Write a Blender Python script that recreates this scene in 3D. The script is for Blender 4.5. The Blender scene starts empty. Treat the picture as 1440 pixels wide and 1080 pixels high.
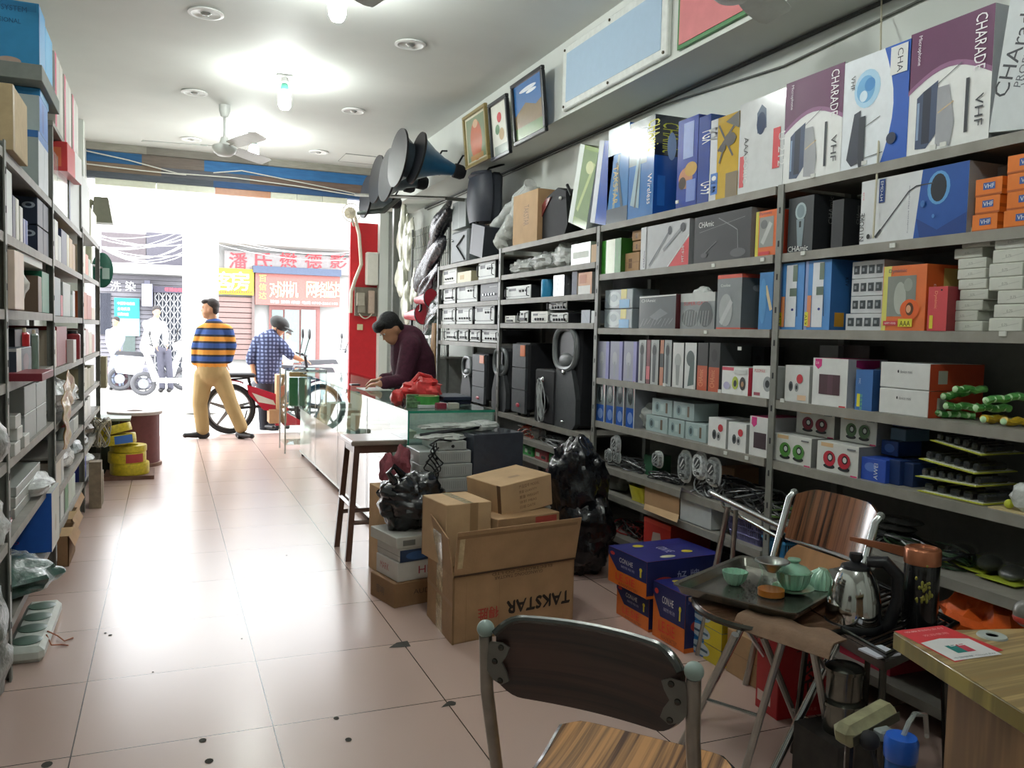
import bpy,bmesh,math,random
import numpy as np
from mathutils import Vector,Matrix,noise
C = bpy.context.scene.collection
sc = bpy.context.scene
random.seed(7)
PI = math.pi
# ------------------------------------------------------------------ camera
F,H,VP,ROLL = 1180.0,1.35,(234.0,456.0),0.024
def _basis():
    d = np.array([VP[0]-720,-(VP[1]-540),-F]); d /= np.linalg.norm(d)
    h = np.array([VP[0]+1000-720,-(VP[1]+1000*ROLL-540),-F])
    up = np.cross(h,d); up /= np.linalg.norm(up)
    if up[1] < 0: up = -up
    return np.array([np.cross(d,up),d,up])
RM = _basis()
cam = bpy.data.cameras.new('camera'); cam.sensor_width = 36; cam.lens = F/1440*36; cam.clip_start = .05; cam.clip_end = 200
co = bpy.data.objects.new('camera',cam); C.objects.link(co); sc.camera = co
co.matrix_world = Matrix.Translation((0,0,H)) @ Matrix([list(r) for r in RM]).to_4x4()
def at(u,v,x=None,y=None,z=None):
    """where the sight line through a photo point meets the plane x=, y= or z="""
    r = RM @ np.array([u-720,-(v-540),-F])
    t = x/r[0] if x is not None else (y/r[1] if y is not None else (z-H)/r[2])
    return Vector((r[0]*t,r[1]*t,H+r[2]*t))
# ------------------------------------------------------------------ light
sc.view_settings.view_transform = 'Standard'; sc.view_settings.look = 'None'
sc.view_settings.exposure = 0.0; sc.view_settings.gamma = 1
w = bpy.data.worlds.new('overcast_sky'); sc.world = w; w.use_nodes = True
bg = w.node_tree.nodes['Background']
nt = w.node_tree
tc = nt.nodes.new('ShaderNodeTexCoord'); nz = nt.nodes.new('ShaderNodeTexNoise'); cr = nt.nodes.new('ShaderNodeValToRGB')
nz.inputs['Scale'].default_value = 2.0
cr.color_ramp.elements[0].color = (.90,.95,1,1); cr.color_ramp.elements[1].color = (1,1,1,1)
nt.links.new(tc.outputs['Generated'],nz.inputs['Vector']); nt.links.new(nz.outputs['Fac'],cr.inputs['Fac']); nt.links.new(cr.outputs['Color'],bg.inputs['Color'])
SKY,BULB = 8.5,255.0
bg.inputs['Strength'].default_value = SKY
# ------------------------------------------------------------------ materials
def lin(c):
    if isinstance(c,str):
        c = c.lstrip('#'); c = [int(c[i:i+2],16)/255 for i in (0,2,4)]
        return tuple(x/12.92 if x <= .04045 else ((x+.055)/1.055)**2.4 for x in c)
    return tuple(c)
_mc = {}
def mat(col,rough=.5,metal=0.0,var=.08,scale=25.0,bump=0.0,bscale=None,coat=0.0,emit=0.0,alpha=1.0,trans=0.0,stretch=None,name=None,ior=1.45,col2=None,spec=.5):
    key = (str(col),rough,metal,var,scale,bump,bscale,coat,emit,alpha,trans,str(stretch),ior,str(col2),spec)
    if key in _mc: return _mc[key]
    c = lin(col)
    m = bpy.data.materials.new(name or 'paint'); m.use_nodes = True
    n = m.node_tree; b = n.nodes['Principled BSDF']
    b.inputs['Roughness'].default_value = rough; b.inputs['Metallic'].default_value = metal
    b.inputs['Coat Weight'].default_value = coat; b.inputs['Coat Roughness'].default_value = .08
    b.inputs['Alpha'].default_value = alpha; b.inputs['Transmission Weight'].default_value = trans; b.inputs['IOR'].default_value = ior
    b.inputs['Specular IOR Level'].default_value = spec
    t = n.nodes.new('ShaderNodeTexCoord'); src = t.outputs['Object']
    if stretch:
        mp = n.nodes.new('ShaderNodeMapping'); mp.inputs['Scale'].default_value = stretch
        n.links.new(src,mp.inputs['Vector']); src = mp.outputs['Vector']
    z = n.nodes.new('ShaderNodeTexNoise'); z.inputs['Scale'].default_value = scale; z.inputs['Detail'].default_value = 4
    n.links.new(src,z.inputs['Vector'])
    r = n.nodes.new('ShaderNodeValToRGB')
    r.color_ramp.elements[0].position = .3; r.color_ramp.elements[1].position = .7
    r.color_ramp.elements[0].color = (*[max(0,x*(1-var)) for x in c],1)
    c2 = lin(col2) if col2 is not None else [min(1,x*(1+var)) for x in c]
    r.color_ramp.elements[1].color = (*c2,1)
    n.links.new(z.outputs['Fac'],r.inputs['Fac']); n.links.new(r.outputs['Color'],b.inputs['Base Color'])
    if emit:
        b.inputs['Emission Color'].default_value = (*c,1); b.inputs['Emission Strength'].default_value = emit
    if bump:
        z2 = n.nodes.new('ShaderNodeTexNoise'); z2.inputs['Scale'].default_value = bscale or scale*2; z2.inputs['Detail'].default_value = 5
        n.links.new(src,z2.inputs['Vector'])
        bp = n.nodes.new('ShaderNodeBump'); bp.inputs['Strength'].default_value = bump; bp.inputs['Distance'].default_value = .02
        n.links.new(z2.outputs['Fac'],bp.inputs['Height']); n.links.new(bp.outputs['Normal'],b.inputs['Normal'])
    _mc[key] = m
    return m
def P(c): return mat(c,.45,var=.04,name='printed_card')
def G(c): return mat(c,.16,var=.04,coat=.6,name='glossy_card')
CARD = mat('#a98763',.8,var=.10,scale=9,bump=.15,bscale=30,name='corrugated_card')
CARDL = mat('#c2a27c',.8,var=.08,scale=9,bump=.1,name='light_corrugated_card')
CARDD = mat('#8a6a4b',.85,var=.12,scale=7,bump=.2,name='worn_corrugated_card')
CHROME = mat('#c9ccce',.16,1.0,var=.05,name='chrome')
STEEL = mat('#a9aca8',.3,1.0,var=.08,name='brushed_steel')
BLACK = mat('#15161a',.35,var=.2,name='black_plastic')
MATTE = mat('#1d1e22',.7,var=.15,name='matte_black_plastic')
WHITEP = mat('#e4e6e3',.4,var=.03,name='white_plastic')
SHELF = mat('#8b8880',.5,var=.12,scale=14,bump=.05,name='grey_painted_shelf')
SHELFE = mat('#7b7c76',.4,var=.08,name='grey_angle_steel')
POLY = mat('#cfd6d4',.12,var=.1,scale=40,bump=.9,bscale=28,alpha=.42,name='clear_polythene')
POLYW = mat('#dfe3e0',.15,var=.1,scale=40,bump=1.0,bscale=22,alpha=.75,name='milky_polythene')
BAG = mat('#0f1116',.22,var=.2,scale=10,bump=1.0,bscale=9,coat=.35,name='black_bin_liner')
def glassm(tint='#f3faf6',k=1.0):
    key = 'glass'+tint
    if key in _mc: return _mc[key]
    m = bpy.data.materials.new('shop_glass'); m.use_nodes = True; n = m.node_tree; n.nodes.remove(n.nodes['Principled BSDF'])
    f = n.nodes.new('ShaderNodeFresnel'); f.inputs['IOR'].default_value = 2.0; a = n.nodes.new('ShaderNodeBsdfTransparent'); a.inputs['Color'].default_value = (*lin(tint),1)
    g = n.nodes.new('ShaderNodeBsdfGlossy'); g.inputs['Roughness'].default_value = .015; x = n.nodes.new('ShaderNodeMixShader'); L = n.links.new
    ge = n.nodes.new('ShaderNodeNewGeometry'); mu = n.nodes.new('ShaderNodeMath'); mu.operation = 'SUBTRACT'; mu.use_clamp = True      # the exit side of a thin pane adds no second mirror
    L(f.outputs[0],mu.inputs[0]); L(ge.outputs['Backfacing'],mu.inputs[1]); L(mu.outputs[0],x.inputs[0]); L(a.outputs[0],x.inputs[1]); L(g.outputs[0],x.inputs[2]); L(x.outputs[0],n.nodes['Material Output'].inputs['Surface']); _mc[key] = m
    return m
# ------------------------------------------------------------------ mesh builder
class MB:
    def __init__(s,o=(0,0,0)):
        s.o = Vector(o); s.v = []; s.f = []; s.k = []; s.s = []; s.mats = []; s.T = None
    def mi(s,m):
        if m not in s.mats: s.mats.append(m)
        return s.mats.index(m)
    def add(s,vs,fs,m,smooth=False):
        b = len(s.v); k = s.mi(m)
        for v in vs:
            v = Vector(v)
            if s.T is not None: v = s.T @ v
            s.v.append(v-s.o)
        for f in fs: s.f.append(tuple(b+i for i in f)); s.k.append(k); s.s.append(smooth)
        return s
    def box(s,x0,x1,y0,y1,z0,z1,m,bev=0.0):
        if x1 < x0: x0,x1 = x1,x0
        if y1 < y0: y0,y1 = y1,y0
        if z1 < z0: z0,z1 = z1,z0
        if bev:
            bev = min(bev,(x1-x0)*.3,(y1-y0)*.3,(z1-z0)*.3); pts = []
            for X,sx in ((x0,1),(x1,-1)):
                for Y,sy in ((y0,1),(y1,-1)):
                    for Z,sz in ((z0,1),(z1,-1)):
                        pts += [(X,Y+sy*bev,Z+sz*bev),(X+sx*bev,Y,Z+sz*bev),(X+sx*bev,Y+sy*bev,Z)]
            return s.hull(pts,m)
        v = [(x0,y0,z0),(x1,y0,z0),(x1,y1,z0),(x0,y1,z0),(x0,y0,z1),(x1,y0,z1),(x1,y1,z1),(x0,y1,z1)]
        return s.add(v,[(3,2,1,0),(4,5,6,7),(0,1,5,4),(1,2,6,5),(2,3,7,6),(3,0,4,7)],m)
    def hull(s,pts,m,smooth=False):
        bm = bmesh.new()
        for p in pts: bm.verts.new(p)
        r = bmesh.ops.convex_hull(bm,input=bm.verts)
        bmesh.ops.delete(bm,geom=list({e for e in r['geom_interior'] if isinstance(e,bmesh.types.BMVert)}),context='VERTS')
        bm.verts.index_update()
        s.add([v.co.copy() for v in bm.verts],[[v.index for v in f.verts] for f in bm.faces],m,smooth); bm.free()
        return s
    def prism(s,poly,d,m,smooth=False):
        """closed 3D polygon swept along vector d"""
        n = len(poly); d = Vector(d); v = [Vector(p) for p in poly]+[Vector(p)+d for p in poly]
        return s.add(v,[tuple(range(n))[::-1],tuple(range(n,2*n))]+[(i,(i+1) % n,n+(i+1) % n,n+i) for i in range(n)],m,smooth)
    def tube(s,pts,r,m,n=8,closed=False,smooth=True,flat=1.0):
        pts = [Vector(p) for p in pts]; N = len(pts); rr = r if isinstance(r,(list,tuple)) else [r]*N
        vs = []; up = None
        for i,p in enumerate(pts):
            a = pts[(i-1) % N] if (closed or i) else p; b = pts[(i+1) % N] if (closed or i < N-1) else p
            t = (b-a).normalized() if (b-a).length > 1e-9 else Vector((0,0,1))
            if up is None: up = Vector((0,0,1)) if abs(t.z) < .9 else Vector((1,0,0))
            x = t.cross(up)
            if x.length < 1e-6: x = t.cross(Vector((0,1,0)))
            x.normalize(); up = x.cross(t).normalized()
            for k in range(n):
                a2 = 2*PI*k/n; vs.append(p+(x*math.cos(a2)+up*math.sin(a2)*flat)*rr[i])
        fs = []
        for i in range(N if closed else N-1):
            j = (i+1) % N
            for k in range(n): fs.append((i*n+k,j*n+k,j*n+(k+1) % n,i*n+(k+1) % n))
        if not closed: fs += [tuple(range(n)),tuple(range((N-1)*n,N*n))[::-1]]
        return s.add(vs,fs,m,smooth)
    def lathe(s,prof,m,c=(0,0,0),axis=(0,0,1),n=24,smooth=True,wav=0,wn=12):
        q = Vector((0,0,1)).rotation_difference(Vector(axis).normalized()); c = Vector(c); vs = []; L = len(prof)
        for (r,z) in prof:
            for k in range(n):
                a = 2*PI*k/n; R = max(r,1e-5)*(1+wav*math.cos(wn*a)); vs.append(c+q @ Vector((R*math.cos(a),R*math.sin(a),z)))
        fs = [(i*n+k,i*n+(k+1) % n,(i+1)*n+(k+1) % n,(i+1)*n+k) for i in range(L-1) for k in range(n)]
        if prof[0][0] > 1e-4: fs.append(tuple(range(n))[::-1])
        if prof[-1][0] > 1e-4: fs.append(tuple(range((L-1)*n,L*n)))
        return s.add(vs,fs,m,smooth)
    def ball(s,c,r,m,n=16,k=10,smooth=True,amp=0.0,fr=6.0,seed=0,sharp=False,rot=None):
        r = Vector((r,r,r)) if not hasattr(r,'__len__') else Vector(r); c = Vector(c); vs = []
        for i in range(k+1):
            th = PI*i/k
            for j in range(n):
                a = 2*PI*j/n; d = Vector((math.sin(th)*math.cos(a),math.sin(th)*math.sin(a),math.cos(th)))
                f = 1.0
                if amp:
                    q = d*fr*.35+Vector((seed*3.1,seed*1.7,seed)); e = noise.noise(q)
                    if sharp: e = .8*e+.45*(abs(noise.noise(q*2.1))*1.8-.4)
                    f = 1+amp*e
                p = Vector((d.x*r.x,d.y*r.y,d.z*r.z))*f
                if rot is not None: p = rot @ p
                vs.append(c+p)
        fs = [(i*n+j,(i+1)*n+j,(i+1)*n+(j+1) % n,i*n+(j+1) % n) for i in range(k) for j in range(n)]
        return s.add(vs,fs,m,smooth)
    def grid(s,fn,nu,nv,m,smooth=True,th=0.0):
        vs = [Vector(fn(i/nu,j/nv)) for j in range(nv+1) for i in range(nu+1)]
        fs = [(j*(nu+1)+i,j*(nu+1)+i+1,(j+1)*(nu+1)+i+1,(j+1)*(nu+1)+i) for j in range(nv) for i in range(nu)]
        if th:
            nr = [Vector() for _ in vs]
            for f in fs:
                q = (vs[f[1]]-vs[f[0]]).cross(vs[f[3]]-vs[f[0]])
                for i in f: nr[i] += q
            b = len(vs); vs = vs+[v-n.normalized()*th if n.length > 1e-12 else v.copy() for v,n in zip(vs,nr)]
            fs = fs+[tuple(b+i for i in f[::-1]) for f in fs]
            W = nu+1
            for i in range(nu): fs += [(i,b+i,b+i+1,i+1),(nv*W+i+1,b+nv*W+i+1,b+nv*W+i,nv*W+i)]
            for j in range(nv): fs += [(j*W,(j+1)*W,b+(j+1)*W,b+j*W),(j*W+nu,b+j*W+nu,b+(j+1)*W+nu,(j+1)*W+nu)]
        return s.add(vs,fs,m,smooth)
    def build(s,name,parent=None,loc=None,mod=None):
        me = bpy.data.meshes.new(name); me.from_pydata([tuple(v) for v in s.v],[],s.f)
        for m in s.mats: me.materials.append(m)
        me.polygons.foreach_set('material_index',s.k); me.polygons.foreach_set('use_smooth',s.s); me.update()
        if any(s.s) and mod != 'raw':
            try: me.set_sharp_from_angle(angle=math.radians(40))
            except Exception: pass
        o = bpy.data.objects.new(name,me); C.objects.link(o)
        if parent is not None: o.parent = parent
        else: o.location = s.o if loc is None else loc
        return o
# ------------------------------------------------------------------ lettering
_tx = {}
def glyphs(st):
    if st in _tx: return _tx[st]
    cu = bpy.data.curves.new('lettering','FONT'); cu.body = st; cu.size = 1; cu.resolution_u = 2
    o = bpy.data.objects.new('lettering',cu); C.objects.link(o)
    dg = bpy.context.evaluated_depsgraph_get(); me = bpy.data.meshes.new_from_object(o.evaluated_get(dg))
    vs = [v.co.copy() for v in me.vertices]; fs = [tuple(p.vertices) for p in me.polygons]
    bpy.data.objects.remove(o); bpy.data.curves.remove(cu); bpy.data.meshes.remove(me)
    if vs:
        x0 = min(v.x for v in vs); y0 = min(v.y for v in vs); x1 = max(v.x for v in vs); y1 = max(v.y for v in vs)
        vs = [Vector((v.x-x0,v.y-y0,0)) for v in vs]; wd,ht = x1-x0,y1-y0
    else: wd = ht = 1
    _tx[st] = (vs,fs,wd,ht); return _tx[st]
def decal(B,O,U,V,w,h,items,eps=.0007):
    """prints on the face with corner O, unit axes U (right) and V (up), size w x h; items in fractions of the face"""
    O,U,V = Vector(O),Vector(U),Vector(V); N = U.cross(V)
    for i,it in enumerate(items):
        e = N*eps*(1+i*.5)
        def q(a,b): return O+U*(a*w)+V*(b*h)+e
        k = it[0]; gl = G if it[-1] == 'g' else P
        if k == 'r':
            _,a,b,c,d,col = it[:6]; B.add([q(a,b),q(c,b),q(c,d),q(a,d)],[(0,1,2,3)],gl(col) if isinstance(col,str) else col)
        elif k == 'p':
            B.add([q(*x) for x in it[1]],[tuple(range(len(it[1])))],gl(it[2]) if isinstance(it[2],str) else it[2])
        elif k == 'e':
            _,a,b,ra,rb,col = it[:6]
            B.add([q(a+ra*math.cos(t*PI/9),b+rb*math.sin(t*PI/9)) for t in range(18)],[tuple(range(18))],gl(col) if isinstance(col,str) else col)
        elif k == 'l':
            _,pts,wd,col = it[:4]
            for (a,b) in zip(pts[:-1],pts[1:]):
                A,Bb = q(*a),q(*b); d = (Bb-A)
                if d.length < 1e-6: continue
                s = N.cross(d).normalized()*wd*h*.5; d = d.normalized()*wd*h*.2
                B.add([A-s-d,Bb-s+d,Bb+s+d,A+s-d],[(0,1,2,3)],gl(col) if isinstance(col,str) else col)
        elif k == 't':
            _,a,b,hh,st,col = it[:6]; rot = it[6] if len(it) > 6 and not isinstance(it[6],str) else 0
            fw = it[7] if len(it) > 7 and not isinstance(it[7],str) else None     # fit width as a fraction of the face width
            vs,fs,tw,th = glyphs(st)
            sy = hh*h/th; sx = sy if fw is None else fw*w/tw
            if rot in (90,-90,270) and fw is not None: sx = fw*h/tw
            R = Matrix.Rotation(math.radians(rot),3,'Z'); o = q(a,b)
            B.add([o+U*r.x+V*r.y for r in (R @ Vector((v.x*sx,v.y*sy,0)) for v in vs)],fs,P(col) if isinstance(col,str) else col)
# ------------------------------------------------------------------ scene bookkeeping
def tag(o,label,cat,group=None,kind=None):
    if label: o['label'] = label
    if cat: o['category'] = cat
    if group: o['group'] = group
    if kind: o['kind'] = kind
    return o
def thing(name,label,cat,loc=(0,0,0),rz=0.0,group=None):
    o = bpy.data.objects.new(name,None); C.objects.link(o); o.location = loc; o.rotation_euler = (0,0,rz); o.empty_display_size = .05
    return tag(o,label,cat,group)
def struct(name,B): return tag(B.build(name),None,None,kind='structure')
def copy_tree(o,parent=None):
    c = o.copy(); C.objects.link(c)
    if parent is not None: c.parent = parent
    for ch in list(o.children): copy_tree(ch,c)
    return c
ORD = ['first','second','third','fourth','fifth','sixth','seventh','eighth','ninth','tenth','eleventh','twelfth']
# right shelves: front edge plane x = 2.4; board heights; post positions
XS,XW,XB,ZB,ZC,YD = 2.4,2.82,2.47,2.8,3.3,10.3
PY = [1.28,2.89,4.51,6.12,7.72]
def rbox(name,label,cat,u0,u1,vt,z,base='#dddddd',items=(),side=None,sitems=(),depth=.3,xf=XS+.02,group=None,g=False,top=None,lean=0.0,vb=None,tilt=0.0):
    """carton standing on a right-hand shelf board: front face at xf between the photo columns u0..u1, top at row vt"""
    vm = vt+25 if vb is None else (vt+vb)/2
    ya,yb = at(u0,vm,x=xf).y,at(u1,vm,x=xf).y      # ya > yb
    zt = at((u0+u1)/2,vt,x=xf).z
    if ya < yb: ya,yb = yb,ya
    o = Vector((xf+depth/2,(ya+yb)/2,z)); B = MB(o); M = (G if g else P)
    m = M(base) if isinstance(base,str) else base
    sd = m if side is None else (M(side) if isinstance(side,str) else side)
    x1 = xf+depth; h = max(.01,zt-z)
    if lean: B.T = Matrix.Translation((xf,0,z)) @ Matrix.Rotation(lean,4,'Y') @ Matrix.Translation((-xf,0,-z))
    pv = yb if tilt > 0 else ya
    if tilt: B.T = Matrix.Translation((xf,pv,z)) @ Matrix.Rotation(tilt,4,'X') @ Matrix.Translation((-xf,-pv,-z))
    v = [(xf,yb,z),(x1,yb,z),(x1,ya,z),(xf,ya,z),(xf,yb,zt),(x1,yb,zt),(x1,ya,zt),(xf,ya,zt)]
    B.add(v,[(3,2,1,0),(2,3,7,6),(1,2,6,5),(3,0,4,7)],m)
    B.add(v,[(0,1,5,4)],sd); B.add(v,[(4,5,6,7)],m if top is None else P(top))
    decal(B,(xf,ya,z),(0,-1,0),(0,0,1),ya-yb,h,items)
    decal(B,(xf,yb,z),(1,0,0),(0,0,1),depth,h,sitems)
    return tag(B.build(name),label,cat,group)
# ================================================================== room
def floor_mat():
    m = bpy.data.materials.new('polished_floor_tile'); m.use_nodes = True; n = m.node_tree; b = n.nodes['Principled BSDF']
    t = n.nodes.new('ShaderNodeTexCoord'); mp = n.nodes.new('ShaderNodeMapping')
    mp.inputs['Location'].default_value = (.277-.61,-2.86+.6,0)
    br = n.nodes.new('ShaderNodeTexBrick'); br.offset = 0; br.inputs['Scale'].default_value = 1
    br.inputs['Brick Width'].default_value = .61; br.inputs['Row Height'].default_value = .595
    br.inputs['Mortar Size'].default_value = .0022; br.inputs['Mortar Smooth'].default_value = 0.1
    br.inputs['Color1'].default_value = (*lin('#c3aaa0'),1); br.inputs['Color2'].default_value = (*lin('#bda49b'),1); br.inputs['Mortar'].default_value = (*lin('#33261f'),1)
    nz = n.nodes.new('ShaderNodeTexNoise'); nz.inputs['Scale'].default_value = 1.6; nz.inputs['Detail'].default_value = 3
    r = n.nodes.new('ShaderNodeValToRGB'); r.color_ramp.elements[0].color = (.86,.85,.84,1); r.color_ramp.elements[1].color = (1,1,1,1)
    mx = n.nodes.new('ShaderNodeMixRGB'); mx.blend_type = 'MULTIPLY'; mx.inputs[0].default_value = .35
    L = n.links.new
    L(t.outputs['Object'],mp.inputs[0]); L(mp.outputs[0],br.inputs['Vector']); L(t.outputs['Object'],nz.inputs['Vector'])
    L(nz.outputs['Fac'],r.inputs['Fac']); L(br.outputs['Color'],mx.inputs[1]); L(r.outputs['Color'],mx.inputs[2]); L(mx.outputs[0],b.inputs['Base Color'])
    b.inputs['Roughness'].default_value = .25
    return m
FX0,FX1,FY0,FY1 = -1.1,XW,-2.2,10.95
B = MB(); B.box(FX0-.1,FX1+.1,FY0,FY1,-.1,0,floor_mat()); struct('floor',B)
PLAS = mat('#cfd2cd',.7,var=.03,scale=2.5,name='white_ceiling_paint')
WALL = mat('#cdd1cb',.65,var=.05,scale=1.7,bump=.02,name='white_wall_paint')
B = MB(); B.box(FX0-.1,FX1+.1,FY0,YD,ZC,ZC+.1,PLAS); struct('ceiling',B)
B = MB(); B.box(FX0-.1,FX0,FY0,9.2,0,ZC,WALL); struct('wall_left',B)
B = MB(); B.box(FX1,FX1+.1,FY0,10.6,0,ZC,WALL); struct('wall_right',B)
B = MB(); B.box(FX0-.1,FX1+.1,FY0-.1,FY0,0,ZC,WALL); struct('wall_back',B)
B = MB(); B.box(XB,FX1,FY0,YD-.05,ZB,ZC,WALL)
B.box(XB-.006,XB,FY0,YD-.05,ZB,ZB+.012,WALL); struct('beam_right',B)
# front of the shop: boarded roller-shutter head
B = MB(); yb = YD
def strip(z0,z1,segs,y=yb):
    x = FX0-.1
    for (x1,col) in segs:
        B.box(x,x1,y,y+.12,z0,z1,mat(col,.7,var=.15,scale=6,bump=.15,stretch=(1,1,6),name='weathered_board')); x = x1
strip(3.22,3.3,[(-.2,'#8d8a80'),(1.1,'#77736b'),(2.95,'#8d8a80')],yb-.06)
strip(3.10,3.22,[(-.25,'#2b5f8c'),(.4,'#6f655d'),(2.95,'#2f679a')])
strip(3.0,3.10,[(-.05,'#7a6a5a'),(.9,'#5f6066'),(2.95,'#6d5a50')],yb+.01)
strip(2.93,3.0,[(.5,'#4a5058'),(2.95,'#2d4f78')])
struct('wall_front_head',B)
B = MB(); x = -.72
for wd,col in [(.62,'#d6d8c6'),(.62,'#d6d8c6'),(.62,'#b07a58'),(.3,'#d6d8c6'),(.3,'#cfd2c2'),(.3,'#d6d8c6')]:
    B.box(x,x+wd-.006,YD+.02,YD+.09,2.86,2.97,mat(col,.4,var=.05,name='glazed_strip')); x += wd
struct('trim_1',B)
B = MB(); B.box(-1.2,-.74,9.2,9.35,0,ZC,WALL); B.box(-1.2,-.8,9.35,10.6,0,ZC,WALL); struct('wall_front_left',B)
RED = mat('#c4262e',.35,var=.05,name='red_laminate')
B = MB(); B.box(2.1,2.45,10.42,10.5,0,2.66,RED); struct('wall_front_red_panel',B)
B = MB(); B.box(2.44,2.55,10.3,10.55,0,2.93,WALL); B.box(2.55,FX1,10.35,10.55,0,2.93,mat('#aeb2ae',.5,name='grey_paint')); struct('wall_front_right',B)
B = MB(); B.box(2.5,2.58,9.85,9.93,0,2.8,mat('#6c6f6c',.4,.3,name='grey_steel')); struct('trim_2',B)
# floor damage: chipped tile corner and pits
B = MB()
DK = mat('#3f3c36',.9,var=.2,name='chipped_mortar')
for pts in ([(546.7,911),(557.8,903.6),(573,901),(577.8,909)],[(620,995),(629,987),(642,987),(634,992)]):
    B.add([at(*p,z=.0015) for p in pts],[(0,1,2,3)],DK)
for (u,v,r) in [(635,989,.016),(473,1010,.01),(490,1040,.011),(285,1041,.012),(294,1070,.013),(66,1075,.016),(155,893,.008),(148,890,.006),(340,898,.004),(215,945,.004),(403,781,.006)]:
    p = at(u,v,z=.0012); B.add([p+Vector((r*math.cos(t),r*math.sin(t)*1.3,0)) for t in [k*PI/5 for k in range(10)]],[tuple(range(10))],DK)
tag(B.build('floor_chips'),None,None,kind='structure')
# downlights
k = 0
wh = {0: 'nearest to the left-hand blue boxes',1: 'nearest to the framed pictures'}
DL = [(.23,5.71,'ceiling downlight nearest the camera, above the left aisle'),(1.54,5.69,'ceiling downlight nearest the camera, beside the bulkhead'),(.22,7.66,'ceiling downlight just in front of the white ceiling fan'),(1.55,7.62,'ceiling downlight near the blue horn speakers'),(.24,9.58,'ceiling downlight left of the white ceiling fan, near the shutter head'),(1.56,9.56,'ceiling downlight right of the ceiling fan, near the shutter head')]
for (x,y,lab) in DL:
    t = thing('downlight','unlit round '+lab,'light',(x,y,ZC),group='recessed ceiling downlights')
    B = MB((x,y,ZC)); B.lathe([(.078,-.002),(.105,-.004),(.108,-.012),(.088,-.016),(.078,-.008)],WHITEP,(x,y,ZC),n=28); B.build('trim_ring',t)
    B = MB((x,y,ZC)); B.lathe([(.08,-.006),(.06,-.003),(.0,-.002)],CHROME,(x,y,ZC),n=24); B.build('reflector',t)
    B = MB((x,y,ZC)); B.lathe([(.0,-.022),(.02,-.02),(.032,-.01),(.03,-.003)],mat('#9fa39f',.1,.6,name='lamp_bulb_glass'),(x,y,ZC),n=16); B.build('bulb',t)
# energy-saving bulbs
BM = mat('#fafffb',.5,emit=BULB,var=.01,name='glowing_bulb')
for (x,y,lab) in [(.88,.55,'lit white bulb above the photographer, outside the picture'),(.88,2.65,'lit white bulb just above the top edge of the picture'),(.87,4.75,'lit white bulb hanging nearest the camera at the top edge'),(.85,6.82,'lit white bulb in the middle of the ceiling'),(.82,8.98,'lit white bulb just behind the ceiling fan')]:
    t = thing('ceiling_bulb',lab,'lamp',(x,y,ZC),group='lit bulbs on the ceiling')
    B = MB(t.location); B.box(x-.06,x+.06,y-.03,y+.03,ZC-.025,ZC,WHITEP,.006); B.lathe([(.02,-.07),(.032,-.06),(.03,-.02),(.03,-.02)],WHITEP,(x,y,ZC),n=16); B.build('holder',t)
    B = MB(t.location); B.lathe([(.0,-.27),(.03,-.262),(.046,-.235),(.05,-.18),(.046,-.14),(.03,-.12)],BM,(x,y,ZC),n=20); B.build('bulb',t)
    B = MB(t.location); B.lathe([(.03,-.12),(.03,-.09),(.022,-.07)],mat('#4fa08a',.4,name='green_collar'),(x,y,ZC),n=16); B.build('collar',t)
# ceiling fans
def fan(x,y,zb,R,a0,lab,rod=True):
    t = thing('ceiling_fan',lab,'fan',(x,y,ZC),group='ceiling fans'); WH = mat('#c9ccc8',.35,var=.04,name='fan_enamel'); zb2 = zb-ZC
    B = MB(t.location); B.lathe([(.05,0),(.048,-.05),(.03,-.1),(.012,-.11)],WH,(x,y,ZC)); B.tube([(x,y,ZC-.1),(x,y,zb+.06)],.012,WH); B.build('rod',t)
    B = MB(t.location); B.lathe([(.0,-.075),(.06,-.07),(.09,-.045),(.105,-.01),(.1,.015),(.045,.035),(.03,.09),(.0,.1)],WH,(x,y,zb),n=28); B.build('motor',t)
    for k in range(3):
        a = a0+k*2*PI/3; d = Vector((math.cos(a),math.sin(a),0)); s = Vector((-d.y,d.x,0))
        B = MB(t.location); c = Vector((x,y,zb+.01))
        def bl(i,j):
            r = .14+(R-.14)*i; wd = .055+.02*math.sin(i*PI*.8)
            if i > .97: wd *= .75
            return c+d*r+s*((j-.5)*2*wd)+Vector((0,0,(.5-j)*.035))
        B.grid(bl,10,4,WH,th=.003); B.tube([c+d*.08,c+d*.2],.012,WH,6,flat=.5); B.build('blade',t)
fan(.48,8.0,2.93,.68,math.radians(172),'white three-blade ceiling fan on a rod in the middle of the shop')
fan(.5,3.72,2.92,.6,math.radians(40),'ceiling fan with one dark blade tip at the top edge beside the bulb')
fan(2.05,2.80,2.74,.48,math.radians(30),'ceiling fan whose two blades cross the bulkhead by the red notice')
# hatch outline
B = MB()
p = [at(480,220,z=ZC-.004),at(500,214,z=ZC-.004),at(545,228,z=ZC-.004),at(533,236,z=ZC-.004)]
B.box(1.85,2.3,9.5,9.95,ZC-.006,ZC-.001,PLAS); B.tube([(1.85,9.5,ZC-.006),(2.3,9.5,ZC-.006),(2.3,9.95,ZC-.006),(1.85,9.95,ZC-.006)],.004,mat('#8f918d',.6),4,closed=True)
tag(B.build('trim_3'),None,None,kind='structure')
# ================================================================== framed things on the bulkhead
def slab(u0,v0,u1,v1,x=XB):      # y and z range of a rectangle on the bulkhead
    a,b = at(u0,v0,x=x),at(u1,v1,x=x); return a.y,b.y,a.z,b.z
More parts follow.
